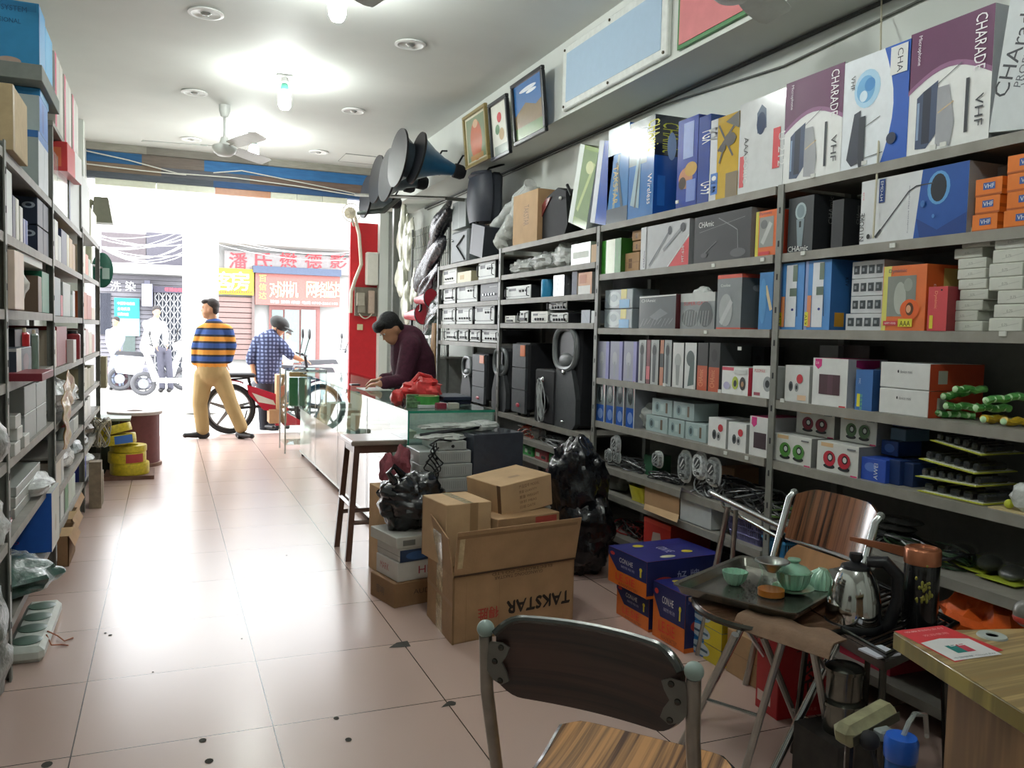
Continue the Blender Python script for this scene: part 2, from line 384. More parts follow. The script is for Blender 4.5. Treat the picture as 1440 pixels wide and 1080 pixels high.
# light blue panel
yA,yB = at(797,100,x=XB).y,at(945,50,x=XB).y; z0,z1 = 2.83,3.24
t = thing('wall_panel','pale blue framed blank panel screwed to the white bulkhead','panel',(XB-.02,(yA+yB)/2,z0))
B = MB(t.location); B.box(XB-.03,XB-.001,yB,yA,z0,z1,mat('#d5d9d4',.4),.006); B.build('frame',t)
B = MB(t.location); B.box(XB-.033,XB-.03,yB+.06,yA-.06,z0+.045,z1-.05,mat('#a9c0d4',.25,var=.02)); B.build('sheet',t)
for yy in (yA-.03,(yA+yB)/2,yB+.03):
    for zz in (z0+.022,z1-.022):
        B = MB(t.location); B.lathe([(.009,0),(.009,.006),(0,.008)],mat('#4b4436',.4,.6),(XB-.031,yy,zz),(-1,0,0),10); B.build('screw',t)
# red notice board
yA = at(957,60,x=XB).y; yB = yA-1.05
t = thing('notice_board','pink notice board edged in green, cut off at the top edge','notice board',(XB-.02,(yA+yB)/2,2.86))
B = MB(t.location); B.box(XB-.02,XB-.001,yB,yA,2.83,3.27,mat('#3f7a45',.4)); B.build('frame',t)
B = MB(t.location); B.box(XB-.024,XB-.02,yB+.03,yA-.02,2.85,3.25,mat('#c9787a',.6,var=.06,scale=12)); B.box(XB-.026,XB-.024,yA-.62,yA-.6,2.85,3.25,mat('#3f7a45',.4)); B.build('sheet',t)
# three leaning pictures
def picture(uL,uR,vT,vB,lab,frame,items,base,lean=.10):
    yA,yB = at(uL,(vT+vB)/2,x=XB-.1).y,at(uR,(vT+vB)/2,x=XB-.1).y; zb = at((uL+uR)/2,vB,x=XB-.08).z; h = .44
    t = thing('framed_picture',lab,'picture',(XB-.05,(yA+yB)/2,zb),group='framed pictures on the bulkhead')
    T = Matrix.Translation((XB-.05,0,zb)) @ Matrix.Rotation(-lean,4,'Y') @ Matrix.Translation((-(XB-.05),0,-zb))
    x = XB-.05
    B = MB(t.location); B.T = T; f = mat(frame,.3,var=.1); w = .028
    for (a,b,c,d) in [(yB,yA,zb,zb+w),(yB,yA,zb+h-w,zb+h),(yB,yB+w,zb+w,zb+h-w),(yA-w,yA,zb+w,zb+h-w)]: B.box(x-.03,x,a,b,c,d,f,.004)
    B.build('frame',t)
    B = MB(t.location); B.T = T; B.box(x-.012,x-.004,yB+w,yA-w,zb+w,zb+h-w,G(base))
    decal(B,(x-.0125,yA-w,zb+w),(0,-1,0),(0,0,1),yA-yB-2*w,h-2*w,items); B.build('print',t)
picture(652,683,168,232,'gold-edged framed picture of an orange figure, furthest from the camera','#8a7a4a',[('r',.06,.05,.94,.95,'#7a8a6a','g'),('e',.5,.45,.28,.42,'#c0603a','g'),('e',.5,.8,.12,.09,'#d9b08c','g'),('r',.2,.05,.8,.16,'#b58a5a','g')],'#d8d2b8')
picture(688,713,150,222,'black-framed picture of red flowers on white, middle of the three','#202226',[('e',.5,.72,.14,.1,'#c23a40','g'),('e',.35,.5,.14,.1,'#55805a','g'),('e',.6,.38,.16,.12,'#b9a07a','g'),('r',.1,.02,.9,.18,'#9aa39a','g')],'#dfe0d4')
picture(720,763,120,196,'black-framed picture of a mountain under blue sky, nearest the camera','#17181c',[('r',0,.4,1,1,'#2f6aa8','g'),('p',[(0,.45),(.4,.62),(.75,.5),(1,.58),(1,0),(0,0)],'#7c6a4c','g'),('r',0,0,1,.22,'#5a7a44','g'),('e',.5,.85,.3,.04,'#dfe8f0','g'),('e',.62,.78,.18,.03,'#e8eef4','g')],'#2f6aa8')
# cables along the wall under the bulkhead
def wire(pts,r,col,label,name='cable',cat='cable',group=None,n=5,rough=.5):
    m = mat(col,rough,var=.05,name='cable_sheath'); o = Vector(pts[0]); B = MB(o); B.tube(pts,r,m,n); return tag(B.build(name),label,cat,group)
def sag(a,b,s,n=8):
    a,b = Vector(a),Vector(b); return [a.lerp(b,i/n)-Vector((0,0,s*4*(i/n)*(1-i/n))) for i in range(n+1)]
wire([(XW-.012,1.2,ZB-.012),(XW-.012,4.6,ZB-.015),(XW-.012,5.2,ZB-.02),(XW-.012,9.6,ZB-.02)],.011,'#2f302e','thick black cable run tight under the white bulkhead')
wire([(XW-.012,1.2,ZB-.09),(XW-.012,2.6,ZB-.075),(XW-.012,3.4,ZB-.11),(XW-.012,4.5,ZB-.04),(XW-.012,9.5,ZB-.05)],.006,'#55564f','thin sagging grey cable below the thick one on the right wall')
wire([at(1240,-10,x=XW-.01),at(1236,200,x=XW-.4),at(1228,335,x=XW-.43)],.004,'#b7b29c','thin pale cord hanging down past the blue and white microphone boxes')
# ================================================================== shelving along the right wall
def shelving(label,y0,y1,levels,xf,xb,top,posts_at,extra=(),zback=None):
    t = thing('shelving_unit',label,'shelving',((xf+xb)/2,(y0+y1)/2,0)); s = 1 if xb > xf else -1
    for (y,zt) in posts_at:
        for x in (xf,xb):
            B = MB(t.location); e = .018; xx = x+s*e if x == xf else x-s*e
            if x == xf:
                B.box(x-s*.002,x+s*.004,y-e,y+e,0,zt,SHELFE); B.box(x,x+s*.036,y+e-.004,y+e,0,zt,SHELFE)
                for k in range(int(zt/.14)): B.box(x-s*.0035,x-s*.002,y-.004,y+.004,.06+k*.14,.085+k*.14,MATTE)
            else: B.box(x-s*.036,x,y-e,y+e,0,zt,SHELFE)
            B.build('post',t)
    for lv in levels:
        z,a,b = lv if isinstance(lv,tuple) else (lv,y0,y1)
        B = MB(t.location); B.box(xf+s*.003,xb,a+.019,b-.019,z-.012,z,SHELF); B.box(xf+s*.003,xf+s*.014,a+.019,b-.019,z-.036,z-.012,SHELF); B.build('shelf_board',t)
    if zback:
        B = MB(t.location); B.box(xb-s*.004,xb-s*.001,y0+.02,y1-.02,.1,zback,mat('#6a6b66',.6,var=.08,name='shade_grey_backing')); B.build('back_panel',t)  # added sheet; its dark grey stands in for the wall in shade
    return t
XR = XW-.02
shelving('grey steel shelving bay nearest the camera on the right, holding orange cartons and white boxes',1.28,2.89,[2.0,1.71,1.39,1.09,.83,.57,.43-.15,.12],XS,XR,2.0,[(1.28,2.0),(2.89,2.0)],zback=1.98)
shelving('grey steel shelving bay second along the right wall, with lavender and orange microphone boxes',2.91,4.51,[2.0,1.71,1.39,1.09,.83,.57,.42,.19],XS,XR,2.0,[(4.51,2.0)],zback=1.98)
shelving('grey steel shelving bay on the right wall that holds the tall black loudspeakers',4.53,6.12,[2.0,1.79,1.6,1.42,.73,.58,.46,.2],XS,XR,2.0,[(6.12,2.0)],zback=1.98)
shelving('grey steel shelving bay furthest along the right wall, packed with white amplifiers',6.14,7.72,[1.96,1.78,1.6,1.41,1.26,.73,.46],XS,XR,1.97,[(7.72,1.96)],zback=1.9)
# price tickets on the shelf edges
for i,(u,v) in enumerate([(1312,207),(1326,203),(1215,229),(1143,247),(1255,345),(1129,356),(1072,365),(1003,373),(952,284),(1040,490),(992,467),(1100,563),(1012,550),(974,545),(934,541),(1020,637),(1050,644),(1410,469)]):
    p = at(u,v,x=XS-.001); B = MB(p); B.box(XS-.0025,XS+.002,p.y-.012,p.y+.012,p.z-.008,p.z+.008,P('#d6d8d2'))
    j = min(PY,key=lambda q: abs(q-p.y)); B.build('price_ticket',None)
    tag(bpy.data.objects[-1] if False else C.objects[-1],'small white price ticket stuck on a right-hand shelf edge','ticket','price tickets on the right-hand shelf edges')

Z1,Z2,Z3,Z4,Z5,Z6,Z7,Z8 = 2.0,1.71,1.39,1.09,.83,.57,.42,.19
W,K,RD,BL,GY = '#e2e4e2','#17181c','#c8323a','#1f4fa8','#8d9094'
def swoosh(col,n=10,a=.52,b=.66,c=.52):
    return [('p',[(0,1),(0,a)]+[(i/n,a+(b-a)*math.sin(i/n*PI)) for i in range(1,n)]+[(1,c),(1,1)],col)]
mic_set = [('p',[(.12,.05),(.12,.46),(.2,.5),(.38,.56),(.38,.14),(.26,.04)],'#3c4a66'),('p',[(.2,.08),(.2,.5),(.3,.52),(.3,.08)],'#1c2438'),('r',.13,.12,.16,.42,'#8aa0bc'),
           ('p',[(.38,.04),(.38,.5),(.52,.5),(.6,.2),(.56,.02)],'#9b9da2'),('l',[(.4,.3),(.58,.36)],.012,'#c9b48e'),('l',[(.74,.1),(.74,.5)],.03,'#30333a'),('l',[(.36,.52),(.66,.64)],.006,'#50535a')]
charade = swoosh('#5f2c52')+[('p',[(0,.52)]+[(i/10,.5+.14*math.sin(i/10*PI)) for i in range(11)]+[(1,.52)]+[(1-i/10,.54+.14*math.sin(i/10*PI)) for i in range(11)],'#8a5c80')]+mic_set+[
    ('t',.80,.96,.10,'CHARADE','#f2eef2',-90,.42),('t',.10,.96,.045,'Microphone','#e8e0e8',-90),('t',.84,.36,.07,'VHF','#3b3d44',-90,.24)]
cs = [('t',.3,.96,.1,'CHArade','#50525a',-90)]
# ---- row 1, on top of the two near bays
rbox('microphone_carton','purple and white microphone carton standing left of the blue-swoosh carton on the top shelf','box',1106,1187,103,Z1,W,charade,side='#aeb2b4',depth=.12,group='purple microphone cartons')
rbox('microphone_carton','white carton with a blue swoosh and blue burst, between the two purple cartons','box',1188,1281,72,Z1,'#dfe5ea',[
    ('p',[(.62,1)]+[(.62+.16*math.sin(i/8*PI),1-i/8) for i in range(1,8)]+[(.62,0),(1,0),(1,1)],'#1f55b0'),('e',.38,.70,.2,.17,'#a8cfe8'),('e',.36,.7,.14,.12,'#6aa8d6'),('e',.42,.73,.08,.06,'#3f86c4'),('e',.33,.64,.06,.05,'#cfe4f2'),
    ('p',[(.1,.1),(.2,.5),(.3,.52),(.28,.05),(.18,.03)],'#2f3442'),('p',[(.28,.1),(.28,.46),(.38,.46),(.38,.02),(.3,.0)],'#1d2430'),('l',[(.38,.36),(.6,.42)],.006,K),('l',[(.38,.08),(.66,.1)],.006,K),
    ('r',.72,.74,.96,.98,'#d8dad8'),('t',.82,.95,.06,'CHA','#30333a',-90,.2),('t',.13,.85,.05,'VHF','#30333a',-90),('e',.78,.2,.07,.05,'#24304a')],side='#3a66ac',depth=.12)
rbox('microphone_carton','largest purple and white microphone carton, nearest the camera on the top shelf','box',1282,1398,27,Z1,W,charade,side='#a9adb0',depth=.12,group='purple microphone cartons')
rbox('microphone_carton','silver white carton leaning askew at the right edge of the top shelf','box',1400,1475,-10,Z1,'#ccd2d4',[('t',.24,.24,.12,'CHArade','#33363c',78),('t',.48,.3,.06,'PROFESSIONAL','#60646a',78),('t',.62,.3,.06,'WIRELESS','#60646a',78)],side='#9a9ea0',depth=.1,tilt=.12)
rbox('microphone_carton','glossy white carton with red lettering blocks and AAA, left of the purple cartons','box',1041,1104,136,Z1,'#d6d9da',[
    ('p',[(.42,.62),(.62,.66),(.6,.86),(.5,.92),(.4,.84)],'#5a6a80','g'),('e',.5,.72,.1,.12,'#2c3f60','g'),('r',.04,.08,.14,.42,'#c8444a'),('t',.13,.42,.07,'DORIC',W,-90),('t',.13,.62,.07,'AAA',K,-90),
    ('r',.78,.2,.93,.62,'#c8343c'),('t',.9,.56,.1,'U-212',W,-90)],side='#b4b6b8',depth=.14,g=True)
rbox('microphone_carton','yellow carton printed with dark crossed microphones on the top shelf','box',1000,1040,163,Z1,'#c9a42c',[
    ('r',0,0,.25,1,'#c9ccd0'),('r',.05,.08,.3,.34,'#2c66b4'),('e',.17,.28,.08,.03,W),('l',[(.3,.9),(.8,.5)],.03,'#332c20'),('l',[(.3,.6),(.85,.86)],.035,'#332c20'),('l',[(.35,.45),(.6,.75),(.9,.7)],.03,'#332c20'),('e',.7,.7,.2,.08,'#332c20'),('e',.45,.62,.12,.05,'#332c20'),
    ('r',.6,0,1,.3,'#7a6a4c'),('p',[(.55,.92),(1,1),(1,.8)],'#4c4a3c')],side='#8c8050',depth=.2,g=True)
rbox('microphone_carton','narrow dark blue carton with white lettering between the yellow and the portrait cartons','box',983,999,163,Z1,'#1b3e94',[('t',.3,.82,.3,'PGX',W,-90,.14),('t',.3,.24,.3,'U-99',W,-90,.14)],side='#2a4f9c',depth=.25,g=True)
rbox('microphone_carton','glossy blue carton showing two singing heads on the top shelf','box',954,982,166,Z1,'#2743a0',[('e',.45,.33,.35,.12,'#c08a6a','g'),('e',.7,.42,.3,.08,'#c9a050','g'),('r',.5,.06,.95,.3,'#7a8fd0','g'),('r',.3,.55,.8,.95,'#98a8d8','g'),('e',.3,.28,.18,.07,'#4a3a38','g')],side='#1d2f74',depth=.2,g=True)
rbox('microphone_carton','tall dark to blue carton with yellow-green script, corner towards the camera','box',886,921,168,Z1,'#2a6fb4',[
    ('r',0,.75,1,1,'#20303c','g'),('r',0,.55,.72,.9,'#8a9aa0','g'),('t',.74,.95,.22,'CHAmic','#c8c23a',-90,.3),('p',[(.1,.15),(.35,.62),(.5,.62),(.45,.1)],'#9fb8c4','g'),('l',[(.3,.12),(.5,.75)],.03,'#4a5a66','g'),('t',.78,.42,.08,'Wireless',W,-90,.3)],
    side='#1d4fa0',sitems=[('r',0,.6,1,1,'#1b2430','g'),('t',.2,.93,.2,'CHAmic','#b8b83a',-90,.3),('e',.45,.7,.12,.14,'#8aa4cc','g'),('r',.1,.1,.3,.4,'#2e6cc0','g')],depth=.24,g=True)
rbox('microphone_carton','glossy light blue carton with crossed microphones, left of the dark blue one','box',856,885,178,Z1,'#2f78b8',[('r',0,.72,1,1,'#b9c6cc','g'),('l',[(.3,.1),(.55,.7)],.05,'#8fa6b4','g'),('l',[(.8,.05),(.45,.62)],.05,'#4c5f70','g'),('r',0,0,1,.16,'#5c6470','g'),('t',.3,.6,.1,'TAKSTAR','#c8b060',-90,.4)],side='#22508c',depth=.24,g=True)
rbox('leaflet_box','flat blue carton leaning against the crossed-microphone box','box',832,854,205,Z1,'#2f58b0',[('r',0,0,.3,1,'#cfd4dc')],side='#21407c',depth=.2,tilt=.20,g=True)
rbox('leaflet_box','flat white and green microphone carton leaning left of the blue cartons','box',800,826,216,Z1,'#7f9a4c',[('r',0,0,.25,1,'#d4dcd6'),('r',.25,.1,1,.95,'#5f7c3a'),('l',[(.4,.2),(.9,.8)],.06,'#a8b870'),('e',.7,.75,.2,.08,'#c2c890')],side='#cfd6d0',depth=.2,tilt=.30,g=True)
# ---- row 1 of the loudspeaker bay
def tub(B,c,pts,m): pass
t = rbox('narrow_carton','tall narrow brown carton standing on end beside the wrapped poles','box',722,756,271,Z1,CARDL,[('t',.45,.75,.25,'TAKSTAR','#7a5a3c',-90,.4)],side=CARD,depth=.18)
ys,ye = at(806,300,x=2.5).y,at(738,300,x=2.5).y
t = thing('stage_monitor','black stage loudspeaker with a red wrapped side leaning on the top shelf','loudspeaker',(2.6,(ys+ye)/2,Z1))
B = MB(t.location); sh = [(ye,.0),(ys+.06,.0),(ys,.1),(ys+.1,.30),(ys+.30,.36),(ye-.42,.36)]
sh = [(ye,0),(ys+.05,0),(ys+.0,.08),(ys+.04,.30),(ys+.16,.34),(ys+.34,.30)]
B.prism([(2.46,y,Z1+z) for y,z in sh],(.26,0,0),MATTE); B.build('cabinet',t)
B = MB(t.location); B.prism([(2.452,y,Z1+z) for y,z in [(ye-.02,.01),(ye-.22,.01),(ys+.26,.29),(ys+.34,.29)]],(.006,0,0),mat('#7c3434',.25,coat=.5,var=.2)); B.build('wrapped_side',t)
B = MB(t.location); B.tube([(2.5,ys+.02,Z1+.2),(2.47,ys-.03,Z1+.26),(2.5,ys+.1,Z1+.35)],.012,BLACK); B.ball((2.45,ys+.1,Z1+.26),.012,WHITEP,8,6); B.build('handle',t)
# wrapped poles
for i,(u0,v0,u1,v1,r,lab) in enumerate([(668,356,748,258,.05,'long bundle wrapped in clear plastic leaning towards the brown narrow carton'),(700,352,750,262,.06,'thick bundle in milky bubble wrap leaning behind the plastic-wrapped bundle')]):
    a,b = at(u0,v0,x=2.5),at(u1,v1,x=2.68); a.z = Z1+.05; B = MB(a); n = 14
    B.tube([a.lerp(b,k/n)+Vector((.008*math.sin(k*2.1),.01*math.sin(k*3.7),.006*math.cos(k*2.9))) for k in range(n+1)],[r*(1+.12*math.sin(k*2.3)) for k in range(n+1)],POLYW,12)
    tag(B.build('wrapped_bundle'),lab,'bundle')
# ---- row 2
mi2 = [('e',.5,.74,.22,.16,'#9fb0b4'),('e',.5,.74,.15,.12,'#7a8c92'),('p',[(.34,.6),(.66,.6),(.6,.1),(.42,.1)],'#7e8e94'),('r',.46,.45,.54,.56,'#20262a'),('t',.05,.02,.1,'CHAmic',W,0,.8)]
rbox('microphone_box','black box printed with an upright grey microphone, just above the sky-blue cartons','box',1109,1144,277,Z2,'#3c4043',mi2,side='#2a2d30',sitems=[('t',.4,.5,.1,'CHAmic','#9a9a96',90)],depth=.25,group='black microphone boxes')
rbox('microphone_box','plain black box standing behind the upright grey microphone box','box',1170,1186,281,Z2,'#26282b',[],side='#1e2023',sitems=[('t',.4,.5,.08,'CHAmic','#7a7a76',90)],depth=.2,group='black microphone boxes')
rbox('microphone_box','large white and blue gooseneck microphone carton behind the hanging cord','box',1212,1362,241,Z2,'#d3d6d8',[
    ('p',[(.54,0),(.6,1),(1,1),(1,0)],'#1d4f9c'),('p',[(.6,.0),(.56,.3),(.75,.1),(1,.3),(1,0)],'#163c80'),('e',.75,.7,.1,.24,'#5c9ad0'),('e',.75,.7,.07,.2,'#20242c'),('l',[(.17,.1),(.48,.72),(.55,.78),(.7,.78)],.018,'#3c3f46'),('l',[(.17,.1),(.22,.2)],.04,'#26282e'),
    ('r',.19,.62,.25,.98,'#223f80'),('t',.205,.95,.05,'EMD-LH',W,-90,.3),('t',.05,.06,.1,'NTUORE','#26282e',90,.44),('t',.04,.7,.03,'会议话筒',RD,90),('t',.5,.1,.03,'Conference Microphone','#3c4a66',90,.7),('e',.1,.12,.018,.04,K),('e',.62,.5,.02,.05,'#3c70b4'),('e',.72,.3,.012,.03,'#4f86c8')],side='#9c9fa0',depth=.2)
rbox('microphone_box','pale grey narrow box right of the white and blue gooseneck carton','box',1388,1414,236,Z2,'#85888a',[],side='#74777a',depth=.12,xf=2.55,group='narrow grey boxes')
rbox('microphone_box','second pale grey narrow box, above the orange cartons','box',1420,1446,236,Z2,'#7c7f82',[],side='#6c6f72',depth=.12,xf=2.55,group='narrow grey boxes')
for c,(ua,ub,n) in enumerate([(1368,1403,3),(1412,1470,4)]):
    hh = .055
    for k in range(n):
        zz = Z2+k*(hh+.001); vt = None
        y0,y1 = at(ua+(k*3) % 4,300,x=2.42).y,at(ub+(k*2) % 5,300,x=2.42).y; B = MB((2.52,(y0+y1)/2,zz)); B.box(2.42,2.6,y1,y0,zz,zz+hh,P('#d9762a'))
        decal(B,(2.42,y0,zz),(0,-1,0),(0,0,1),y0-y1,hh,[('r',0,.0,1,.1,'#a8521a'),('r',.3,.35,.75,.75,'#3c5c9c'),('t',.34,.42,.25,'VHF',W)])
        decal(B,(2.42,y1,zz),(1,0,0),(0,0,1),.18,hh,[('r',0,.3,1,.5,'#b45c1e')])
        tag(B.build('orange_carton'),'%s orange carton from the bottom of the %s stack at the right edge' % (ORD[k],['left','right'][c]),'box','stacked orange cartons')
rbox('microphone_box','green and white upright box at the far end of the second shelf','box',846,873,337,Z2,'#3f8a34',[('r',.25,0,.7,1,'#dfe6cf','g'),('r',.7,.0,1,1,'#2d7a2c','g')],side='#2a5f24',depth=.2,g=True)
for i,(u0,u1,v,vb,lab) in enumerate([(875,899,356,384,'brown cube carton low at the left of the brown pile'),(889,901,339,358,'small brown carton on top of the brown pile, lower one'),(888,901,319,338,'small brown carton at the very top of the brown pile')]):
    zz = [Z2,Z2+.115,Z2+.175][i]; y0,y1 = at(u0,360,x=2.45).y,at(u1,360,x=2.45).y; hh = [.11,.055,.055][i]
    B = MB((2.5,(y0+y1)/2,zz)); B.box(2.45,2.6,y1,y0,zz,zz+hh,CARD,.003); decal(B,(2.45,y0,zz),(0,-1,0),(0,0,1),y0-y1,hh,[('r',.4,.2,.6,.7,'#6a4c34'),('r',0,.48,1,.52,'#8c6c4c')]); tag(B.build('small_carton'),lab,'box','small brown cartons')
rbox('gooseneck_microphone_box','white and grey carton with a red wedge and two microphones, second shelf','box',902,969,314,Z2,'#b4b6b8',[
    ('p',[(.6,0),(1,.62),(1,0)],'#c83038'),('l',[(.58,.0),(1,.66)],.02,W),('l',[(.2,.08),(.62,.82)],.07,'#8f9296'),('l',[(.2,.1),(.62,.84)],.02,'#50545a'),('e',.62,.82,.04,.1,'#3c4046'),('l',[(.5,.4),(.88,.86)],.07,'#85888c'),('e',.88,.84,.05,.1,'#30343a'),('r',0,0,.12,1,'#c6c8ca'),('t',.1,.05,.07,'CHAmic','#4a3c6a',90,.4),('t',.92,.08,.09,'MT-638',W,90,.35)],side='#909294',depth=.3)
rbox('desk_microphone_box','wide black carton with a faint bent-neck desk microphone, second shelf','box',977,1056,299,Z2,'#2b2d2f',[
    ('t',.08,.76,.12,'CHAmic',W,0,.28),('l',[(.1,.66),(.9,.84)],.008,'#8a8c8c'),('l',[(.45,.9),(.7,.68),(.78,.6),(.8,.2)],.02,'#85888a'),('e',.8,.14,.13,.09,'#55585a'),('l',[(.2,.2),(.42,.42)],.02,'#6a6c6e'),('e',.2,.16,.06,.05,'#4c4e50')],side='#8a8c88',depth=.3)
rbox('toy_microphone_box','yellow and orange window box half hidden by the shelf post, second shelf','box',1063,1093,296,Z2,'#d8682a',[
    ('r',0,0,.14,1,'#c9c23a'),('r',.18,.2,.84,.86,'#9a9c98','g'),('e',.4,.7,.16,.1,'#6c6e70','g'),('l',[(.35,.3),(.7,.7)],.12,'#c8cac8','g'),('t',.15,.9,.07,'Dynimic','#26406a',0,.6),('r',.2,.03,.7,.1,RD)],side='#c0442c',depth=.2)
# ---- row 3
rbox('headset_box','grey carton with orange edges and headphones, left of the blue oval box','box',1009,1043,386,Z3,'#7e8486',[('r',0,.93,1,1,'#c8503c'),('r',0,0,1,.03,'#c8503c'),('e',.38,.35,.28,.3,'#a0a4a4'),('l',[(.2,.12),(.6,.5)],.1,'#b4b8b8'),('t',.15,.78,.05,'Cooloo',W,0,.4)],side='#62686a',sitems=[('r',0,.93,1,1,'#c8503c'),('r',0,0,1,.03,'#b8483c'),('e',.45,.75,.15,.06,'#8a8e8e')],depth=.2)
rbox('blue_oval_box','blue box with a gold microphone tucked behind the shelf post, third shelf','box',1068,1087,383,Z3,'#2f78b4',[('l',[(.5,.75),(.9,.35)],.07,'#c8b890'),('e',.3,.5,.25,.4,'#3f88c0')],side='#2560a0',depth=.2)
sky = [('r',0,0,.12,1,'#8a9cc8'),('r',.3,.04,.72,.97,'#dce0e6'),('r',.56,.72,.74,.96,'#6c7c70'),('r',.46,.5,.74,.62,'#5c6c60'),('l',[(.74,.5),(.78,.2)],.012,K),('r',.12,.04,.28,.5,'#d88a5c'),('r',.04,.06,.18,.26,'#d8d43a'),('t',.15,.08,.05,'KTV',K,90,.14),('e',.6,.3,.05,.02,'#2c3c88')]
rbox('karaoke_microphone_box','sky-blue karaoke microphone carton right beside the shelf post','box',1096,1131,370,Z3,'#4f8ccc',sky,side='#3f74b4',depth=.24,group='sky-blue karaoke cartons')
rbox('karaoke_microphone_box','sky-blue karaoke microphone carton with its side showing, left of the grey packets','box',1133,1169,366,Z3,'#4f8ccc',sky,side='#3a70b0',sitems=[('t',.3,.75,.06,'KTV',K,-90,.12),('r',.1,.05,.3,.25,'#d8a03a'),('r',.8,.05,.95,.2,'#c8c43a')],depth=.24,group='sky-blue karaoke cartons')
for k in range(4):
    hh = .064; zz = Z3+k*(hh+.002); y0,y1 = at(1196-(6 if k == 0 else 0),440,x=2.45).y,at(1240,440,x=2.45).y; B = MB((2.55,(y0+y1)/2,zz)); B.box(2.45,2.65,y1,y0,zz,zz+hh,P('#c3c7ca'))
    decal(B,(2.45,y0,zz),(0,-1,0),(0,0,1),y0-y1,hh,[('r',.06+.24*j,.25,.24+.24*j,.75,'#3c4448') for j in range(4)]+[('r',.1+.24*j,.4,.17+.24*j,.6,'#8a9094') for j in range(4)])
    tag(B.build('flat_packet'),'%s grey packet from the bottom, beside the orange window box' % ORD[k],'box','stacked grey packets with four pictures')
t = rbox('toy_microphone_box','big orange and yellow window box with a singing woman, third shelf','box',1242,1303,373,Z3,'#d8703a',[
    ('p',[(0,0),(.02,1),(.2,1),(.1,0)],'#d3cf6a'),('r',.12,.22,.78,.84,'#8c908a','g'),('e',.42,.5,.14,.25,'#b4b8b0','g'),('e',.6,.7,.1,.1,'#a0a49c','g'),('t',.14,.88,.07,'Dynimic','#26506a',0,.42),
    ('e',.66,.32,.22,.16,'#d8602a'),('e',.66,.33,.09,.1,'#5c3a24'),('e',.64,.33,.055,.06,'#d8a07c'),('r',.06,.08,.4,.15,'#c8444a'),('t',.1,.1,.03,'HAPPY VOICE',W,0,.26),('r',.42,.06,.74,.18,'#d8d23a'),('t',.46,.07,.08,'AAA',K,0,.24)],side='#c8622c',sitems=[('r',.5,.0,1,.95,'#c9c070'),('t',.2,.7,.05,'Dynimic',W,-90,.3)],depth=.16)
rbox('small_red_box','red box standing against the orange window box','box',1305,1332,403,Z3,'#c84a50',[('t',.3,.9,.1,'Dynimic','#e8a07c',-90,.4),('r',.12,.05,.3,.35,'#d8c83a'),('e',.7,.92,.05,.02,K)],side='#8c3036',depth=.12,xf=2.40)
rbox('small_blue_box','little dark blue box with a green corner between the red box and the white packs','box',1335,1343,408,Z3,'#263c74',[('r',0,.9,1,1,'#a8c83a')],side='#20305c',depth=.15,xf=2.47)
for c,(ua,ub,n,hh,xx) in enumerate([(1344,1384,10,.0335,2.44),(1392,1440,7,.042,2.42)]):
    for k in range(n):
        zz = Z3+k*(hh+.0008); j = [0,-8,-2,5,2,0,0,-6,4,3][k] if c == 0 else [0,6,10,-3,-4,0,2][k]
        y0,y1 = at(ua+j,420,x=xx).y,at(ub+j,420,x=xx).y; B = MB((xx+.1,(y0+y1)/2,zz)); B.box(xx,xx+.2,y1,y0,zz,zz+hh,mat('#c9cbc2',.6,var=.05,name='white_paper_pack'),.003)
        decal(B,(xx,y0,zz),(0,-1,0),(0,0,1),y0-y1,hh,[('l',[(.3,.3),(.9,.62)],.05,'#b4b6ae'),('t',.4,.4,.2,'0.75','#8c8e86')]); decal(B,(xx,y1,zz),(1,0,0),(0,0,1),.2,hh,[('r',.0,.1,.3,.9,'#b8baae')])
        tag(B.build('white_pack'),'%s white paper pack from the bottom of the %s stack under the orange cartons' % (ORD[k],['left','right'][c]),'box','stacked white paper packs')
for k in range(2):
    hh = .112; zz = Z3+k*(hh+.003); y0,y1 = at(850-k*0,440,x=2.44).y,at(889,440,x=2.44).y; B = MB((2.5,(y0+y1)/2,zz)); B.box(2.44,2.62,y1,y0,zz,zz+hh,G('#8c969c'),.004)
    decal(B,(2.44,y0,zz),(0,-1,0),(0,0,1),y0-y1,hh,[('e',.35,.5,.25,.4,'#a8b4b8','g'),('r',.6,.5,.8,.98,'#c9b83a','g'),('r',.55,.02,.9,.45,'#3c90c8','g'),('e',.35,.55,.12,.2,'#6c7c84','g')])
    tag(B.build('blister_pack'),['lower','upper'][k]+' clear wrapped packet with yellow and blue print, far end of third shelf','packet','clear wrapped packets')
rbox('wrapped_grey_box','grey box printed with fine white lines, wrapped in film, third shelf','box',899,950,415,Z3,'#6c7076',[('l',[(.0,.95),(1,.98)],.03,W),('p',[(.3,.35),(.6,.6),(.8,.45),(.5,.25)],'#8a8f94','g'),('t',.06,.8,.09,'CHAmic',W,0,.4)]+[('l',[(.05+.1*i,.05+.04*(i % 3)),(.15+.1*i,.3)],.01,'#b4b8bc') for i in range(9)],side='#5c2c30',sitems=[('e',.3,.2+.2*i,.1,.06,'#a05058') for i in range(4)],depth=.2,g=True)
B = MB((2.5,at(980,440,x=2.44).y,Z3)); y0,y1 = at(957,440,x=2.44).y,at(1005,440,x=2.44).y; zt = at(980,412,x=2.44).z
B.box(2.44,2.6,y1,y0,Z3,zt,G('#8f9598')); decal(B,(2.44,y0,Z3),(0,-1,0),(0,0,1),y0-y1,zt-Z3,[('r',0,.76,1,1,'#c6cac8','g'),('t',.1,.66,.1,'SUPER-GAIN','#c03a44',0,.7),('e',.3,.3,.25,.25,'#6c7276','g'),('e',.75,.4,.2,.35,'#5c6266','g')]+[('l',[(.1+.08*i,.1),(.14+.08*i,.5)],.015,'#b8bcbe') for i in range(10)])
